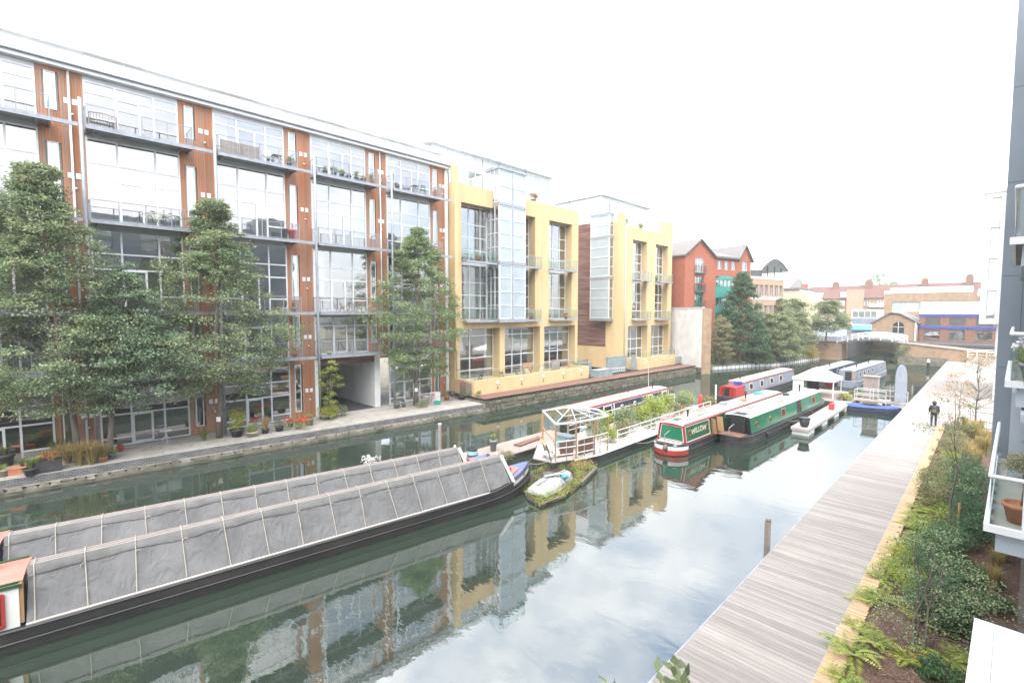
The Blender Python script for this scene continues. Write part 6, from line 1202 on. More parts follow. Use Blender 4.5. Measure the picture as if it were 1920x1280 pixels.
p = G(925, 845, .35); potted('tall grey pot of arching grass on the plank pontoon', (p.x, p.y, .345), 'pot_grey', .24, .7, mesh_of(tuft_mesh(77, .5, 70, .014, .9), 'blades', 'leaf_fern'), 1.0)
p = G(950, 862, .35); plant('sedum_clump', 'low reddish green clump on the plank pontoon edge', mesh_of(shrub_mesh(78, .45, .5, 50, .07), 'leaves', 'leaf_olive'), (p.x, p.y, .345), 1.1, 0, None)
ps = thing('plank_stack', 'stack of reddish planks lying on the pontoon', 'planks', (-21, 22.5, .35))
for k in range(6): MB().rbox((-21.2 + .16 * (k % 3), 22.6, .375 + .05 * (k // 3)), (.14, 2.4 + .2 * (k % 2), .045), .03 * k).build('plank', 'deck_dark', ps)
hp = potted('white and lilac hydrangea behind the cloth ridge of the far cargo boat', (-22.6, 13.0, .1), 'pot_grey', .3, .5)
hp.location = (-22.3, 12.0, .3); hf = flowers(90, 'flower_white', .6, .7, 90, 'leaf_tree'); put('foliage', hf[0], hp, (0, 0, .45)); put('blooms', hf[1], hp, (0, 0, .5)); hp.scale = (.85,) * 3
sp_ = thing('pallet_raft', 'small timber raft carrying the hydrangea tub', 'raft', (-22.3, 12.0, 0)); MB().box(-23.0, -21.6, 11.0, 13.2, -.2, .2).build('float', 'hull_black', sp_)
for k in range(6): MB().box(-23.0 + .235 * k, -22.79 + .235 * k, 10.95, 13.25, .201, .3).build('plank', 'grey_wood', sp_)

# ================================================================ floating island with upturned dinghy
isl = thing('floating_planter', 'floating raft of weeds edged with timber beside the cargo boat bow', 'raft', (-15.4, 18.5, 0))
ip = [G(px, py, .05) for px, py in ((972, 905), (990, 938), (1015, 950), (1060, 932), (1090, 908), (1118, 880), (1080, 868), (1030, 872))]
MB().prism([(p.x, p.y, -.2) for p in ip], (0, 0, .3)).build('raft', 'soil', isl, fixn=True)
MB().beam(ip[4] + _z * .05, ip[5] + _z * .08, .14, .18).build('edge_log', 'bark', isl); MB().beam(ip[2] + _z * .05 + Vector((-.1, .1, 0)), ip[3] + _z * .05, .12, .14).build('edge_log', 'bark', isl)
wm = MB(); wr = random.Random(4); cen = sum(ip, Vector()) / len(ip)
for k in range(260):
    i = wr.randrange(8); e = ip[i].lerp(ip[(i + 1) % 8], wr.random()); c = e.lerp(cen, wr.random() ** 1.6 * .5); clump(wm, Vector((c.x, c.y, .12 + wr.uniform(0, .18))), .16, .16, .12, 26, .055, wr)
tag(wm.build('weeds', 'leaf_fern', isl), kind='stuff')
w2 = MB()
for k in range(60): e = ip[5].lerp(ip[6], wr.random()).lerp(cen, wr.random() * .4); clump(w2, Vector((e.x, e.y, .25 + wr.uniform(0, .3))), .18, .18, .2, 20, .06, wr)
tag(w2.build('tall_weeds', 'grass_dry', isl), kind='stuff')
a, b = G(1000, 930, .12), G(1066, 893, .12); dg_ = thing('dinghy', 'upturned peeling white dinghy lying on the weed raft', 'dinghy', (a + b) / 2, math.atan2((b - a).y, (b - a).x)); Ld = (b - a).length * .95
rings = []
for k in range(11):
    t_ = k / 10; x = -Ld / 2 + Ld * t_; w_ = .62 * (math.sin(math.pi * (.22 + .70 * t_)) ** .6); h = .46 * (.75 + .25 * math.sin(math.pi * t_)); rings.append([(x, -w_, 0), (x, -w_ * .97, .12), (x, -w_ * .75, h * .8), (x, -w_ * .25, h), (x, w_ * .25, h), (x, w_ * .75, h * .8), (x, w_ * .97, .12), (x, w_, 0)])
MB().loft(rings).build('shell', 'old_white', dg_, True, local=True, fixn=True); MB().beam((-Ld / 2 + .2, 0, .46), (Ld / 2 - .3, 0, .47), .05, .06).build('keel', 'old_white', dg_, local=True)
for s_ in (-1, 1): MB().tube([(r_[0][0], s_ * abs(r_[0][1]) * 1.02, .03) for r_ in rings], .035, 5).build('gunwale', 'old_white', dg_, local=True)
wz = thing('scrap_board', 'grey metal trough and board lying across the dinghy', 'scrap', dg_.location + Vector((0, 0, .5)), .9); MB().rbox((.1, .0, .06), (1.1, .16, .05), .3).build('board', 'old_white', wz, local=True); MB().rbox((-.1, .25, .04), (.6, .42, .03), 1.0).build('plate', 'dark_steel', wz, local=True)
p = G(1058, 895, .5); bg_ = thing('plastic_bag', 'crumpled blue plastic bag on the dinghy', 'bag', (p.x, p.y, .46)); m = MB().ball((0, 0, .1), .17, 10, 8, (1.2, 1, .7)); m.v = [tuple(Vector(q) * (1 + .35 * noise.noise(Vector(q) * 14))) for q in m.v]; m.build('body', 'sky_blue', bg_, True, local=True); MB().ball((.15, .1, .1), .07).build('knot', 'sky_blue', bg_, True, local=True)

# ================================================================ finger pontoon, tent platform and gangway
fp_ = thing('finger_pontoon', 'long narrow mooring pontoon with white floats beside the green boat', 'pontoon', (-9.5, 46, 0))
MB().box(-10.0, -8.85, 38.6, 53.5, .30, .48).build('frame', 'pontoon', fp_)
for k in range(4): MB().box(-9.95, -8.9, 38.7 + 4.0 * k, 40.3 + 4.0 * k, -.35, .299).build('float', 'polythene', fp_)
for k in range(74): MB().box(-10.02, -8.83, 38.6 + .2 * k, 38.78 + .2 * k, .481, .51).build('plank', 'pontoon', fp_)
p = G(1508, 800, .51); fb = thing('fire_bin', 'black lidded bin standing on the end of the finger pontoon', 'bin', (p.x, p.y, .51)); MB().lathe((0, 0, 0), [(.2, 0), (.32, .25), (.36, .62)], 14).build('body', 'pot_black', fb, True, local=True); MB().lathe((0, 0, .62), [(.40, 0), (.40, .06), (.15, .12)], 14).build('lid', 'pot_black', fb, True, local=True)
p = G(1559, 768, .51); fu = thing('fuel_can', 'bright red fuel can on the finger pontoon', 'fuel can', (p.x, p.y, .51)); MB().box(-.2, .2, -.13, .13, 0, .5).build('body', 'red_plastic', fu, local=True); MB().tube([(-.1, 0, .5), (-.1, 0, .62), (.1, 0, .62), (.1, 0, .5)], .03, 6).build('handle', 'red_plastic', fu, local=True); MB().tube([(.15, 0, .5), (.17, 0, .6)], .04, 6).build('cap', 'black', fu, local=True)
tpf = thing('mooring_platform', 'cluttered timber mooring platform under the white tent', 'pontoon', (-12, 56, 0)); MB().box(-14.6, -8.6, 52.9, 60.5, -.35, .40).build('float', 'hull_black', tpf)
for k in range(26): MB().box(-14.6 + .231 * k, -14.38 + .231 * k, 52.9, 60.5, .401, .45).build('plank', 'grey_wood', tpf)
tn = thing('gazebo_tent', 'white pitched gazebo tent on the mooring platform', 'tent', (-12, 56, .45)); tx0, tx1, ty0, ty1 = -13.9, -10.5, 54.0, 57.4
for x in (tx0, tx1):
    for y in (ty0, ty1): MB().beam((x, y, .45), (x, y, 2.35), .07).build('leg', 'white_paint', tn)
cx, cy = (tx0 + tx1) / 2, (ty0 + ty1) / 2; cs = [(tx0 - .1, ty0 - .1, 2.3), (tx1 + .1, ty0 - .1, 2.3), (tx1 + .1, ty1 + .1, 2.3), (tx0 - .1, ty1 + .1, 2.3)]
rg_ = [cs]
for f_, z in ((.72, 2.58), (.45, 2.88), (.18, 3.18), (.03, 3.3)): rg_.append([(cx + (x - cx) * f_, cy + (y - cy) * f_, z) for x, y, _ in cs])
MB().loft(rg_).build('canopy', 'boat_roof_white', tn, fixn=True)
v_ = MB()
for (xa, ya_, za), (xb, yb3, zb) in zip(cs, cs[1:] + cs[:1]): v_.beam((xa, ya_, 2.2), (xb, yb3, 2.2), .02, .25)
v_.build('valance', 'boat_roof_white', tn); MB().box(tx0, tx0 + .9, ty0, ty0 + .03, .6, 2.1).build('side_sheet', 'polythene', tn)
for nm, lb2, x, y, mt_, w_, h_ in (('hung_blanket', 'red blanket hanging under the white tent', -11.4, 56.8, 'boat_red', .9, 1.0), ('hung_sheet', 'dark sheet hanging at the back of the white tent', -12.9, 57.2, 'boat_blue', 1.1, 1.5)):
    o_ = thing(nm, lb2, 'cloth', (x, y, 1)); m = MB(); n = 12
    for i in range(n + 1): t_ = i / n; yy = .05 * math.sin(t_ * 19); m.v += [(x - w_ / 2 + w_ * t_, y + yy, 2.2), (x - w_ / 2 + w_ * t_, y + yy * 1.4, 2.2 - h_)]
    for i in range(n): m.f.append((2 * i, 2 * i + 1, 2 * i + 3, 2 * i + 2))
    m.build('cloth', mt_, o_, True); MB().tube([(x - w_ / 2 - .1, y, 2.21), (x + w_ / 2 + .1, y, 2.21)], .012, 5).build('line', 'rope', o_)
for k, (px, py, ii) in enumerate(((1590, 752, 0), (1600, 745, 2), (1612, 748, 0), (1622, 742, 1), (1575, 750, 2))): p = G(px, py, .5); plant('platform_shrub', ('bright leafy plant beside the tent leg', 'olive plant on the mooring platform', 'small bright plant at the gangway end', 'dark bushy plant on the mooring platform edge', 'grey-green plant in front of the tent')[k], BG[ii], (p.x, p.y, .45), .7, k)
for k, (x, y, mt_) in enumerate(((-9.6, 54.4, 'terracotta'), (-11.9, 53.6, 'pot_stone'), (-12.8, 53.5, 'terracotta'))): potted(('clay pot of greenery at the platform corner', 'stone pot of greenery in front of the tent', 'clay pot of greenery beside the tent sheet')[k], (x, y, .45), mt_, .24, .36, BG[k], .35)
gw = thing('gangway', 'slim grey gangway with handrails between boardwalk and moorings', 'gangway', (-7, 53.5, 0)); MB().box(-8.8, -4.95, 53.4, 54.6, .66, .78).build('deck', 'grey_wood', gw); wrail(gw, [(-8.7, 54.55), (-5.0, 54.55)], .78, (.45, .95), 1.2, 'frame_grey'); wrail(gw, [(-8.7, 53.45), (-6.4, 53.45)], .78, (.45, .95), 1.2, 'frame_grey')
for x in (-8.6, -6.6): MB().tube([(x, 54.0, -.8), (x, 54.0, .66)], .1, 8).build('pile', 'dark_steel', gw)
bu, Lbu = boat('covered_skiff', 'low skiff under a blue tarpaulin beside the gangway', (-5.2, 52.6), (-9.2, 51.9)); hull(bu, Lbu, 1.3, .4, .15, 'boat_blue', 1.2, .5)
m = MB(); n = 16
for i in range(n + 1):
    t_ = i / n; x = -Lbu / 2 + .1 + (Lbu - .3) * t_; w_ = hull_w(x, Lbu, 1.3, 1.2, .5) + .03
    for j in range(9): f = -1 + j / 4; m.v.append((x, f * w_, .38 + .26 * (1 - f * f) * (.8 + .3 * math.sin(t_ * 9)) + .04 * noise.noise(Vector((x * 3, f * 3, 1)))))
for i in range(n):
    for j in range(8): a = i * 9 + j; m.f.append((a, a + 1, a + 10, a + 9))
m.build('tarpaulin', 'royal_blue', bu, True, local=True)
p = G(1650, 757, .78); cbn = thing('meter_cabinet', 'tall weathered timber cabinet beside the gangway', 'cabinet', (-7.6, 55.3, 0)); MB().box(-8.3, -7.2, 55.0, 55.8, .3, 2.75).build('body', 'pontoon', cbn); MB().box(-8.4, -7.1, 54.9, 55.9, 2.751, 2.85).build('top', 'grey_wood', cbn)
for k in range(5): MB().box(-8.28 + .215 * k, -8.08 + .215 * k, 54.97, 54.999, .35, 2.7).build('plank', 'grey_wood', cbn)
cbp = thing('cabinet_pontoon', 'small pontoon under the timber cabinet', 'pontoon', (-7.7, 56, 0)); MB().box(-8.55, -6.6, 54.7, 58.5, -.3, .24).build('float', 'hull_black', cbp); MB().box(-8.55, -6.6, 54.7, 58.5, .241, .298).build('deck', 'pontoon', cbp)
gt = thing('security_gate', 'tall round-topped grey metal gate panel closing the gangway', 'gate', (-5.6, 54.0, .78)); gp_ = [(-5.75, 53.35, .6), (-5.75, 54.55, .6), (-5.75, 54.55, 2.6)] + [(-5.75, 53.95 + .6 * math.cos(t_), 2.9 + 1.3 * math.sin(t_)) for t_ in [math.pi * k / 10 for k in range(11)]] + [(-5.75, 53.35, 2.6)]
gp_ = [(-5.75 + (y - 53.35) * .55, y, z) for x, y, z in gp_]
MB().prism(gp_, (-.07, .04, 0)).build('panel', 'boat_grey', gt, fixn=True); MB().tube([gp_[0], gp_[-1]], .06, 8).build('hinge_post', 'steel', gt)

# ================================================================ person walking along the boardwalk
def person():
    p = G(1750, 799, .89); o_ = thing('person', 'person in a dark hooded jacket with a backpack walking away on the boardwalk', 'person', (p.x, p.y, .89), R(4))
    me = bpy.data.meshes.new('body'); H = 1.72
    V = [((0, 0, .93), .155), ((0, .01, 1.15), .155), ((0, .02, 1.36), .17), ((0, .03, 1.47), .07), ((0, .05, 1.56), .085), ((0, .06, 1.64), .10),   # 0 pelvis ... 5 head
         ((.10, 0, .88), .105), ((.11, .16, .50), .075), ((.11, .08, .10), .05), ((.115, .22, .045), .045),         # right leg forward
         ((-.10, 0, .88), .105), ((-.11, -.04, .48), .075), ((-.11, -.26, .14), .05), ((-.115, -.16, .05), .042),     # left leg back
         ((.20, .02, 1.40), .075), ((.25, -.06, 1.13), .058), ((.22, .10, .92), .045), ((.21, .15, .86), .035),
         ((-.20, .02, 1.40), .075), ((-.25, .04, 1.13), .058), ((-.23, .20, .98), .045), ((-.22, .25, .94), .035)]
    E = [(0, 1), (1, 2), (2, 3), (3, 4), (4, 5), (0, 6), (6, 7), (7, 8), (8, 9), (0, 10), (10, 11), (11, 12), (12, 13), (2, 14), (14, 15), (15, 16), (16, 17), (2, 18), (18, 19), (19, 20), (20, 21)]
    me.from_pydata([v[0] for v in V], E, []); b_ = put('body', me, o_); sk = b_.modifiers.new('skin', 'SKIN')
    for i, (_, r_) in enumerate(V): s_ = me.skin_vertices[0].data[i]; s_.radius = (r_ * (1.15 if i in (1, 2) else 1), r_ * (.85 if i in (1, 2) else 1)); s_.use_root = i == 0
    sb_ = b_.modifiers.new('sub', 'SUBSURF'); sb_.levels = sb_.render_levels = 2
    pm('jacket', (.035, .035, .045), (.05, .045, .055), sc=6, rough=.85, bump=.2, bsc=20); pm('trousers', (.05, .05, .085), (.035, .035, .06), sc=6, rough=.9); pm('skin', (.45, .28, .2), (.42, .26, .19), sc=5, rough=.5)
    dg2 = bpy.context.evaluated_depsgraph_get(); m2 = bpy.data.meshes.new_from_object(b_.evaluated_get(dg2)); b_.modifiers.clear(); b_.data = m2; m2.materials.clear()
    for k in ('jacket', 'trousers', 'skin', 'black'): m2.materials.append(M[k])
    for q in m2.polygons:
        c = q.center; q.use_smooth = True; q.material_index = 3 if c.z < .10 else 1 if c.z < .86 and abs(c.x) < .19 else 2 if (c.z < .93 and abs(c.x) > .17) or (c.z > 1.52 and c.y > .1) else 0
    hd = MB().ball((0, .03, 1.63), .135, 12, 9, (.95, .92, 1.15)); hd.v = [q for q in hd.v]; hd.build('hood', 'jacket', o_, True, local=True)
    nose = MB().ball((0, .165, 1.60), .022, 6, 5).build('nose', 'skin', o_, True, local=True)
    bp_ = MB().ball((0, -.19, 1.24), .2, 12, 9, (.85, .55, 1.2)); bp_.build('backpack', 'pot_black', o_, True, local=True); MB().rbox((0, -.31, 1.13), (.22, .05, .2)).build('backpack_pocket', 'leaf_olive', o_, local=True)
    for s_ in (-1, 1): MB().tube([(s_ * .11, -.12, 1.42), (s_ * .12, .0, 1.47), (s_ * .13, .13, 1.36), (s_ * .14, .1, 1.1)], .022, 6).build('strap', 'black', o_, local=True)
person()
# small bits on the boardwalk
for k, (px, py, lb3) in enumerate(((1572, 1180, 'scrap of white paper on the boardwalk planks close to the kerb'), (1708, 923, 'crumpled white litter farther along the boardwalk'))):
    p = G(px, py, .893); m = MB().ball((p.x, p.y, .91), .045, 8, 6, (1.3, .9, .5)); m.v = [tuple(Vector(q) + Vector((0, 0, .012 * noise.noise(Vector(q) * 40)))) for q in m.v]; tag(m.build('litter', 'polythene'), lb3, 'litter')
# ================================================================ towpath pots and furniture
TZ0 = .758
def T(px, py): p = G(px, py, TZ0); return (max(p.x, -36.3), p.y, TZ0)
ME = {'grass': mesh_of(tuft_mesh(101, .7, 130, .012, .8), 'blades', 'grass_green'), 'dry': mesh_of(tuft_mesh(102, 1.1, 420, .012, .7), 'blades', 'grass_dry'), 'lime': mesh_of(shrub_mesh(103, .35, .45, 50, .08), 'leaves', 'leaf_fern'), 'orange': mesh_of(shrub_mesh(104, .35, .55, 50, .08), 'leaves', 'leaf_autumn'), 'gold': mesh_of(shrub_mesh(105, .4, .95, 80, .07, ncl=22), 'leaves', 'leaf_lime'), 'green': mesh_of(shrub_mesh(106, .4, .6, 60, .08), 'leaves', 'leaf_tree'), 'varieg': mesh_of(shrub_mesh(107, .75, 1.2, 90, .12, ncl=28), 'leaves', 'leaf_lime'), 'spiky': mesh_of(tuft_mesh(108, 1.0, 60, .03, 1.0), 'blades', 'grass_dry'), 'lav': mesh_of(shrub_mesh(109, .5, .5, 70, .07), 'leaves', 'leaf_willow')}
for lb, px, py, pot, r_, h, me, sc, sq in (
    ('big black pot at the corner of the glazed ground floor', 12, 872, 'pot_black', .36, .6, 'grass', .8, False), ('shallow terracotta trough of grasses on the towpath', 42, 886, 'terracotta', .3, .3, 'grass', .8, True), ('dark round pot of arching grass beside the terracotta trough', 58, 890, 'pot_black', .3, .35, 'grass', .9, False),
    ('black square planter of mixed foliage next to the grasses', 72, 884, 'pot_black', .24, .45, 'lime', .9, True), ('dark box planter with orange foliage and lime leaves', 92, 882, 'pot_black', .3, .55, 'orange', 1.0, True), ('pale clay pot at the end of the planter row', 4, 893, 'pot_stone', .28, .36, 'lime', .6, False),
    ('small terracotta pot at the foot of the tall grasses', 194, 866, 'terracotta', .18, .28, 'lime', .6, False), ('pale grey pot with white flowers by the grasses', 212, 860, 'pot_grey', .17, .3, 'lime', .6, False), ('red tub behind the grey pot by the glazing', 226, 846, 'red_plastic', .18, .3, 'green', .4, False),
    ('large black tub holding a golden conifer', 445, 818, 'pot_black', .42, .5, 'gold', 1.25, False), ('pale stone bowl with orange lilies', 473, 818, 'pot_stone', .36, .32, 'lime', .9, False), ('spiky bronze cordyline in a hidden dark pot', 498, 812, 'pot_black', .25, .3, 'spiky', 1.0, False), ('dark pot with green leaves between the cordyline and red flowers', 524, 808, 'pot_black', .28, .35, 'green', .8, False),
    ('grey pot under red flowers by the cedar pier', 545, 800, 'pot_grey', .22, .32, 'green', .6, False), ('low bowl of red and green bedding beside the towpath edge', 560, 803, 'pot_stone', .26, .25, 'green', .8, False), ('dark grey tub with yellow leaves near the passage', 580, 797, 'pot_grey', .34, .5, 'lime', .8, False),
    ('grey pot at the foot of the white passage pier', 744, 765, 'pot_grey', .3, .42, 'green', .6, False), ('second grey pot with a cane by the passage wall', 757, 763, 'pot_grey', .22, .38, 'grass', .6, False), ('terracotta pot of shrub beside the black barbecue', 838, 750, 'terracotta', .3, .42, 'green', .9, False),
    ('black pot at the foot of the slatted yellow end wall', 865, 749, 'pot_black', .34, .34, 'green', .4, False), ('slim grey pot among the black pots at the slatted wall', 872, 748, 'pot_grey', .16, .4, 'lime', .4, False), ('black pot of bright leaves under the slatted wall', 884, 748, 'pot_black', .36, .34, 'lime', 1.1, False), ('second black pot with tall leaves under the slatted wall', 893, 749, 'pot_black', .3, .34, 'green', 1.0, False), ('pale bucket pot at the end of the slatted wall', 897, 751, 'pot_grey', .24, .36, 'lime', .7, False)):
    potted(lb, T(px, py), pot, r_, h, ME[me], sc, square=sq)
for k, (px, py, lb, c) in enumerate(((476, 806, 'orange lily flower heads above the stone bowl', 'flower_red'), (540, 788, 'orange-red geranium blooms beside the cedar pier', 'flower_red'), (560, 784, 'dense red geranium blooms by the cedar pier', 'flower_red'), (574, 782, 'tall red blooms next to the dark grey tub', 'flower_red'), (897, 716, 'pink climbing rose on the slatted wall', 'flower_pink'))):
    p = Vector(T(px, min(py + 26, 806))); f = flowers(200 + k, c, .32, .75, 40); o_ = tag(put('flowering_plant', None, None, p), lb, 'flowers'); 
    if k == 4: o_.location = (-34.4, 28.0, TZ0); o_.scale = (.8, .4, 2.0)
    put('foliage', f[0], o_); put('blooms', f[1], o_)
for k, (px, py, s_) in enumerate(((128, 868, 1.1), (150, 872, 1.25), (172, 870, 1.3), (190, 866, 1.0), (112, 862, .9), (205, 850, .7))): plant('grass_clump', 'tall arching grass clump round the tree stems', ME['dry'], T(px, py), s_, k, 'tall grasses round the tree stems', 'grass')
plant('grass_clump', 'single green grass clump at the foot of the notice tree', ME['grass'], T(382, 826), 1.2, 2, None, 'grass')
plant('variegated_bush', 'round yellow-green variegated bush at the passage mouth', ME['varieg'], T(614, 786), .95, 0, None, 'bush'); plant('lavender_clump', 'silvery low clump at the base of the pointed tree', ME['lav'], T(790, 763), 1.2, 0, None, 'plant'); plant('climbing_plant', 'dark leafy climber beside the passage pier', ME['green'], T(640, 780), 1.4, 0, None, 'plant'); plant('weeping_palm', 'feathery palm-like plant against the glazed corner', ME['grass'], T(105, 838), 1.8, 1, None, 'plant')
# white cafe table
p = Vector(T(312, 828)); ct = thing('cafe_table', 'small round white cafe table on the towpath', 'table', p); MB().lathe((0, 0, .70), [(.34, 0), (.36, .02), (.34, .04)], 18).build('table_top', 'white_paint', ct, local=True)
for k in range(3): a = 2.1 * k; MB().tube([(math.cos(a) * .28, math.sin(a) * .28, 0), (-.1 * math.cos(a), -.1 * math.sin(a), .7)], .015, 6).build('leg', 'white_paint', ct, local=True)
def chair(label, loc, rz, mat='new_wood', group=None):
    o_ = thing('folding_chair', label, 'chair', loc, rz, group)
    for s_ in (-.2, .2): MB().beam((s_, -.22, 0), (s_, .2, .86), .03).build('leg', mat, o_, local=True); MB().beam((s_ * .9, .22, 0), (s_ * .9, -.18, .45), .03).build('leg', mat, o_, local=True)
    for k in range(4): MB().box(-.21, .21, -.2 + .1 * k, -.12 + .1 * k, .44, .46).build('seat_slat', mat, o_, local=True)
    for k in range(3): MB().beam((-.2, .135 + .03 * k, .62 + .09 * k), (.2, .135 + .03 * k, .62 + .09 * k), .02, .06).build('back_slat', mat, o_, local=True)
    return o_
def table(label, loc, mat='new_wood', w_=.6, h=.7, rz=0):
    o_ = thing('folding_table', label, 'table', loc, rz); 
    for k in range(5): MB().box(-w_ / 2 + w_ / 5 * k, -w_ / 2 + w_ / 5 * k + w_ / 5 - .01, -.3, .3, h - .025, h).build('slat', mat, o_, local=True)
    for s_ in (-1, 1): MB().beam((s_ * w_ * .45, -.25, 0), (-s_ * w_ * .45, -.2, h - .03), .03).build('leg', mat, o_, local=True); MB().beam((s_ * w_ * .45, .25, 0), (-s_ * w_ * .45, .2, h - .03), .03).build('leg', mat, o_, local=True)
    return o_
table('pale folding table under the pointed tree', T(800, 757), 'pontoon', .8); chair('pale folding chair by the table under the pointed tree', T(788, 757), 1.2, 'pontoon'); chair('salmon folding chair behind the table under the pointed tree', T(812, 754), -1.8, 'salmon')
p = Vector(T(816, 754)); wbd = thing('white_board', 'white board leaning beside the folding table', 'board', p, R(60)); MB().rbox((0, 0, .48), (.9, .05, .95), 0, 0, .25).build('board', 'white_paint', wbd, local=True); MB().beam((-.4, .02, 0), (-.4, .3, .5), .03).build('prop', 'new_wood', wbd, local=True)
p = Vector(T(820, 758)); cr2 = thing('bottle_crate', 'teal plastic crate in front of the white board', 'crate', p, .5)
for a0, a1, b0, b1 in ((-.25, .25, -.18, -.16), (-.25, .25, .16, .18), (-.25, -.23, -.16, .16), (.23, .25, -.16, .16)): MB().box(a0, a1, b0, b1, 0, .3).build('side', 'teal', cr2, local=True)
MB().box(-.25, .25, -.18, .18, 0, .02).build('base', 'teal', cr2, local=True)
p = Vector(T(848, 750)); bq = thing('barbecue', 'black lidded barbecue beside the yellow end wall', 'barbecue', p); MB().ball((0, 0, .62), .3, 12, 8, (1, 1, .8)).build('bowl', 'pot_black', bq, True, local=True)
for k in range(3): MB().tube([(math.cos(2.1 * k) * .3, math.sin(2.1 * k) * .3, 0), (math.cos(2.1 * k) * .12, math.sin(2.1 * k) * .12, .5)], .015, 5).build('leg', 'steel', bq, local=True)
for k, (x, y, z, lb) in enumerate(((-34.62, 1.62, 1.75, 'white notice on the trunk amid the tall grasses'), (-34.62, 8.25, 2.0, 'white notice tied to the trunk by the cafe table'), (-34.78, 23.2, 2.15, 'white notice on the pointed tree trunk'))): tag(MB().rbox((x + .08, y - .12, z), (.03, .26, .3), R(-40)).build('notice', 'white_paint'), lb, 'notice')
# teal chair and things inside the ground floor window
chair('teal armchair behind the ground floor glazing beside the cedar pier', (-37.8, 12.3, .76), 1.4, 'teal')
# ================================================================ balcony furniture
def bench(label, loc, rz, mat='grey_wood', w_=1.2):
    o_ = thing('garden_bench', label, 'bench', loc, rz)
    for s_ in (-w_ / 2, w_ / 2): MB().beam((s_, -.2, 0), (s_, -.2, .6), .06).build('leg', mat, o_, local=True); MB().beam((s_, .2, 0), (s_, .26, .9), .06).build('leg', mat, o_, local=True); MB().beam((s_, -.24, .6), (s_, .24, .6), .06, .04).build('armrest', mat, o_, local=True)
    for k in range(4): MB().box(-w_ / 2, w_ / 2, -.2 + .11 * k, -.11 + .11 * k, .40, .425).build('seat_slat', mat, o_, local=True)
    for k in range(9): x = -w_ / 2 + .07 + (w_ - .14) * k / 8; MB().beam((x, .22, .43), (x, .26, .88 + .06 * math.sin(math.pi * k / 8)), .05, .02).build('back_slat', mat, o_, local=True)
    MB().tube([(-w_ / 2, .26, .88), (0, .265, .95), (w_ / 2, .26, .88)], .03, 6).build('top_rail', mat, o_, local=True); return o_
def bike(label, loc, rz, mat):
    o_ = thing('bicycle', label, 'bicycle', loc, rz)
    for x in (-.52, .52):
        c = Vector((x, 0, .34)); wh_ = MB().tube([c + Vector((math.cos(t_) * .32, 0, math.sin(t_) * .32)) for t_ in [2 * math.pi * k / 20 for k in range(21)]], .018, 6, False).build('wheel', 'black', o_, local=True); sp2 = MB()
        for k in range(10): a = 2 * math.pi * k / 10; sp2.tube([c, c + Vector((math.cos(a) * .31, 0, math.sin(a) * .31))], .003, 3, False)
        tag(sp2.build('spokes', 'steel', wh_, local=True), kind='stuff')
    for nm, a, b in (('frame_tube', (-.52, 0, .34), (-.05, 0, .30)), ('frame_tube', (-.05, 0, .30), (-.18, 0, .82)), ('frame_tube', (-.52, 0, .34), (-.16, 0, .76)), ('frame_tube', (-.05, 0, .30), (.36, 0, .78)), ('frame_tube', (-.16, 0, .76), (.36, 0, .82)), ('fork', (.52, 0, .34), (.34, 0, .95))): MB().tube([a, b], .017, 6).build(nm, mat, o_, local=True)
    MB().tube([(.40, -.24, .98), (.34, -.1, .96), (.34, .1, .96), (.40, .24, .98)], .012, 6).build('handlebar', 'black', o_, local=True); MB().ball((-.2, 0, .85), .1, 8, 5, (1.3, .6, .35)).build('saddle', 'black', o_, local=True); return o_
def BP(bay, lev, a, c=.75): return (FX + c, BAYS[bay] + a, LV[lev] + .005)
bench('weathered slatted bench on the top balcony', BP(2, 4, .75, .45), R(-90)); bike('bicycle leaning along the third level balcony rail', BP(2, 3, 3.0, 1.0), R(90), 'leaf_lime'); bike('dark bicycle leaning beside the other on the third level balcony', BP(2, 3, 3.9, .9), R(84), 'boat_grey')
tp2 = thing('slatted_screen', 'brown slatted timber screen along the top balcony rail', 'screen', BP(3, 4, 1.2, 1.15))
for k in range(18): MB().fb(cf, BAYS[3] + .1 + .13 * k, BAYS[3] + .21 + .13 * k, LV[4] + .05, LV[4] + .85, 1.16, 1.19).build('slat', 'grey_wood', tp2)
for lb, b_, l_, a_, k_ in (('white chair on the top balcony beside the blue pot', 3, 4, 3.1, 'white_paint'), ('wooden chair on the second level balcony above the passage', 4, 2, 1.9, 'new_wood'), ('wooden chair facing the table above the passage', 4, 2, 3.4, 'new_wood'), ('pale chair on the balcony over the passage', 4, 1, 2.6, 'boat_grey'), ('grey chair on the top end balcony', 5, 4, 3.2, 'dark_steel'), ('dark folding chair at the end balcony of the third level', 5, 3, 4.1, 'new_wood')): chair(lb, BP(b_, l_, a_), R(30 + 70 * a_), k_)
table('small wooden table on the second level balcony above the passage', BP(4, 2, 2.7), 'new_wood', .6); table('dark round-edged table on the top balcony', BP(3, 4, 3.7), 'dark_steel', .6); table('low table on the top end balcony', BP(5, 4, 2.4), 'dark_steel', .55)
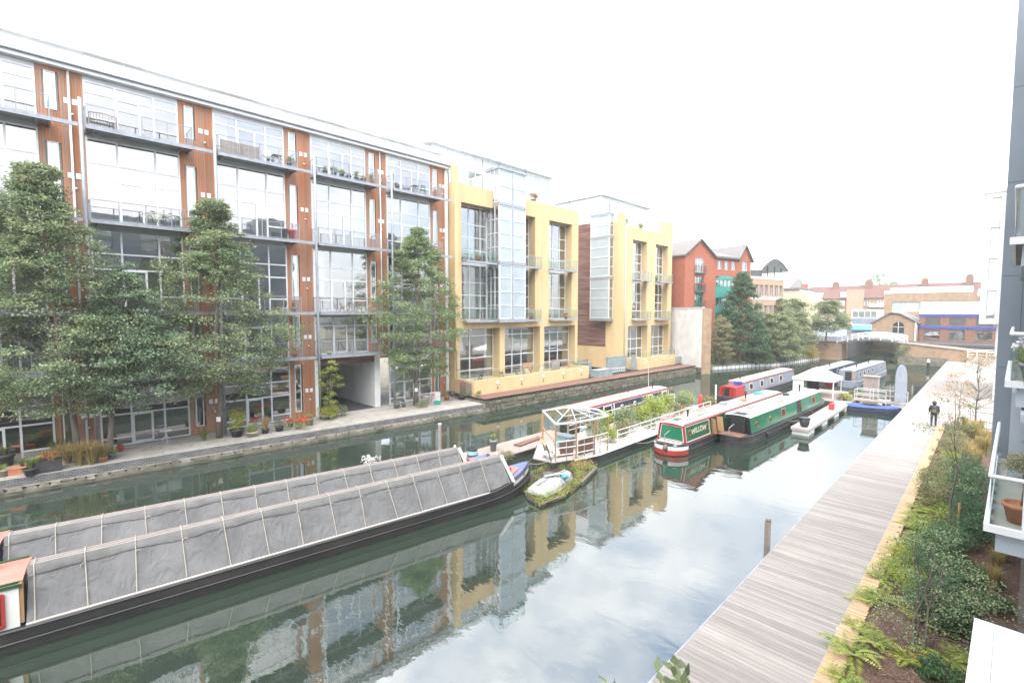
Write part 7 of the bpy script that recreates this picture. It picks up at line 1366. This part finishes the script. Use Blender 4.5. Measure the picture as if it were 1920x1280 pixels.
for i, (lb, b_, l_, a_, pot, me, s_) in enumerate((('blue glazed pot with red flowers on the top balcony', 3, 4, 4.5, 'royal_blue', 'green', .8), ('black pot of slender leaves on the plant-lined top balcony', 4, 4, .7, 'pot_black', 'grass', .7), ('bushy green pot on the plant-lined top balcony', 4, 4, 1.4, 'pot_black', 'green', .8), ('lime leaved pot on the plant-lined top balcony', 4, 4, 2.0, 'pot_black', 'lime', .9), ('navy box planter on the plant-lined top balcony', 4, 4, 2.6, 'boat_blue', 'green', .4), ('grassy pot on the plant-lined top balcony', 4, 4, 3.2, 'pot_black', 'grass', .9), ('black pot near the end of the plant-lined balcony', 4, 4, 3.8, 'pot_black', 'lime', .7), ('tall leafy pot at the end of the plant-lined balcony', 4, 4, 4.5, 'terracotta', 'grass', 1.0), ('dark pot on the top end balcony', 5, 4, .5, 'pot_black', 'green', .6), ('terracotta pot of reeds on the top end balcony', 5, 4, 4.4, 'terracotta', 'dry', .5), ('red bin on the third level balcony beside black boxes', 3, 3, 4.5, 'red_plastic', None, 1), ('black box pot on the third level balcony', 3, 3, 4.0, 'pot_black', None, 1), ('white planter on the second level balcony', 3, 2, 3.9, 'white_paint', 'grass', .9), ('terracotta ball pot on the second level balcony', 3, 2, 3.4, 'terracotta', None, 1), ('grey stone urn on the second level balcony', 3, 2, 4.5, 'pot_stone', 'dry', .5), ('terracotta pot of white flowers on the first level balcony', 3, 1, 3.2, 'terracotta', 'lime', .6), ('terracotta pot of geraniums on the first level balcony', 3, 1, 3.8, 'terracotta', 'lime', .5), ('terracotta pot at the end of the first level balcony', 3, 1, 4.5, 'terracotta', 'lime', .5), ('small yellow pot on the balcony over the passage', 4, 1, .7, 'cream', 'lime', .3), ('black pot on the end balcony of the third level', 5, 3, .5, 'pot_black', 'green', .5))): potted(lb, BP(b_, l_, a_, .95), pot, .19 if i not in (10, 11) else .26, .3 if i not in (10, 11) else .75, ME[me] if me else None, s_)
# yellow block roof plants and balcony things
for lb, loc, me, s_ in (('leafy shrub on the roof terrace by the glass bay', (-36.6, 37.9, 22.0), 'green', 1.4), ('brown leaved climber on the yellow parapet', (-36.9, 40.3, 20.9), 'orange', 1.4), ('green pot plant on the roof of the wood-clad yellow block', (-36.4, 58.2, 20.4), 'green', 1.4), ('leafy climber behind the parapet of the wood-clad yellow block', (-36.5, 62.6, 20.4), 'lime', 1.5)): potted(lb, loc, 'pot_grey', .3, .5, ME[me], s_)
for lb, loc, me in (('potted green plant behind the glass balcony of the yellow block', (-35.6, 31.0, 13.705), 'lime'), ('terracotta pots behind the lower glass balcony of the yellow block', (-35.6, 44.6, 8.005), 'orange'), ('pot of leaves on the narrow balcony beside the bay', (-35.7, 38.6, 8.005), 'green')): potted(lb, loc, 'terracotta', .22, .35, ME[me], .8)
chair('dark metal chair on the lower glass balcony of the yellow block', (-35.7, 31.6, 8.005), 1.0, 'dark_steel')
for k, (y, mt_) in enumerate(((30.2, 'pot_black'), (33.0, 'pot_black'), (35.2, 'dark_steel'), (36.8, 'white_paint'), (39.0, 'white_paint'), (43.5, 'salmon'))): chair(('black chair at the corner of the yellow terrace', 'black chair by the terrace glazing edge', 'dark metal chair on the yellow terrace', 'white chair on the yellow terrace', 'second white chair near the wooden privacy screen', 'salmon chair at the far end of the yellow terrace')[k], (-34.5, y, 2.005), k * 1.1, mt_)
# ================================================================ right-hand balconies: olive tree, flowers, own rose
p = Vector((.62, 15.1, 4.205)); ot = potted('standard olive tree in a terracotta pot on the glass balcony', p, 'terracotta', .3, .42); MB().tube([(0, 0, .35), (.03, .02, .8), (0, 0, 1.15)], .018, 6).build('trunk', 'bark', ot, True, local=True); f = put('crown', mesh_of(shrub_mesh(301, .36, .5, 90, .05, ncl=18), 'leaves', 'leaf_olive'), ot, (0, 0, 1.0))
hf2 = flowers(302, 'flower_white', .4, .45, 120, 'leaf_fern'); o_ = potted('white flowering box plant on the upper glass balcony', (.75, 15.2, 7.205), 'pot_grey', .3, .5); put('foliage', hf2[0], o_, (0, 0, .42)); put('blooms', hf2[1], o_, (0, 0, .5))
ro = potted('rose shoot reaching out over the boardwalk from a balcony pot', (-.35, 1.35, 7.2), 'terracotta', .2, .3); rs = MB(); rv = MB(); rng = random.Random(8); iw = WM(ro).inverted()
for px, py, dd_ in ((1262, 1238, 2.35), (1232, 1262, 2.3), (1283, 1262, 2.4), (1135, 1276, 2.2)):
    d = ray(px, py); tip = CAM + d * (dd_ / d.length * d.length / math.sqrt(1 + 0)); tip = CAM + d.normalized() * dd_; b0 = Vector((-.35, 1.35, 7.45)); mid = b0.lerp(tip, .6) + Vector((0, 0, -.12)); rs.tube([b0, mid, tip], [.008, .006, .003], 5)
    for k in range(9): c = mid.lerp(tip, .55 + .5 * k / 9); leaf(rv, c, (rdir(rng) + Vector((0, 0, .4))).normalized(), (rdir(rng) + _z).normalized(), .06, .034)
rs.build('stems', 'leaf_fern', ro); rv.build('leaves', 'leaf_tree', ro)
# ================================================================ thin hazy volume added to stand in for veiling lens glare
m = bpy.data.materials.new('haze_veil'); m.use_nodes = True; nt = m.node_tree; nt.nodes.clear(); o = N(nt, 'ShaderNodeOutputMaterial'); v = N(nt, 'ShaderNodeVolumePrincipled'); nt.links.new(v.outputs[0], o.inputs['Volume'])
v.inputs['Color'].default_value = (.97, .98, 1, 1); v.inputs['Density'].default_value = .0007; v.inputs['Anisotropy'].default_value = 0.0; M['haze_veil'] = m
tag(MB().box(-420, 420, -90, 720, -2.2, 75).build('haze_veil', 'haze_veil'), 'thin pale hazy volume added over the canal to imitate lens glare', None, None, 'stuff')
SC.cycles.volume_bounces = 0
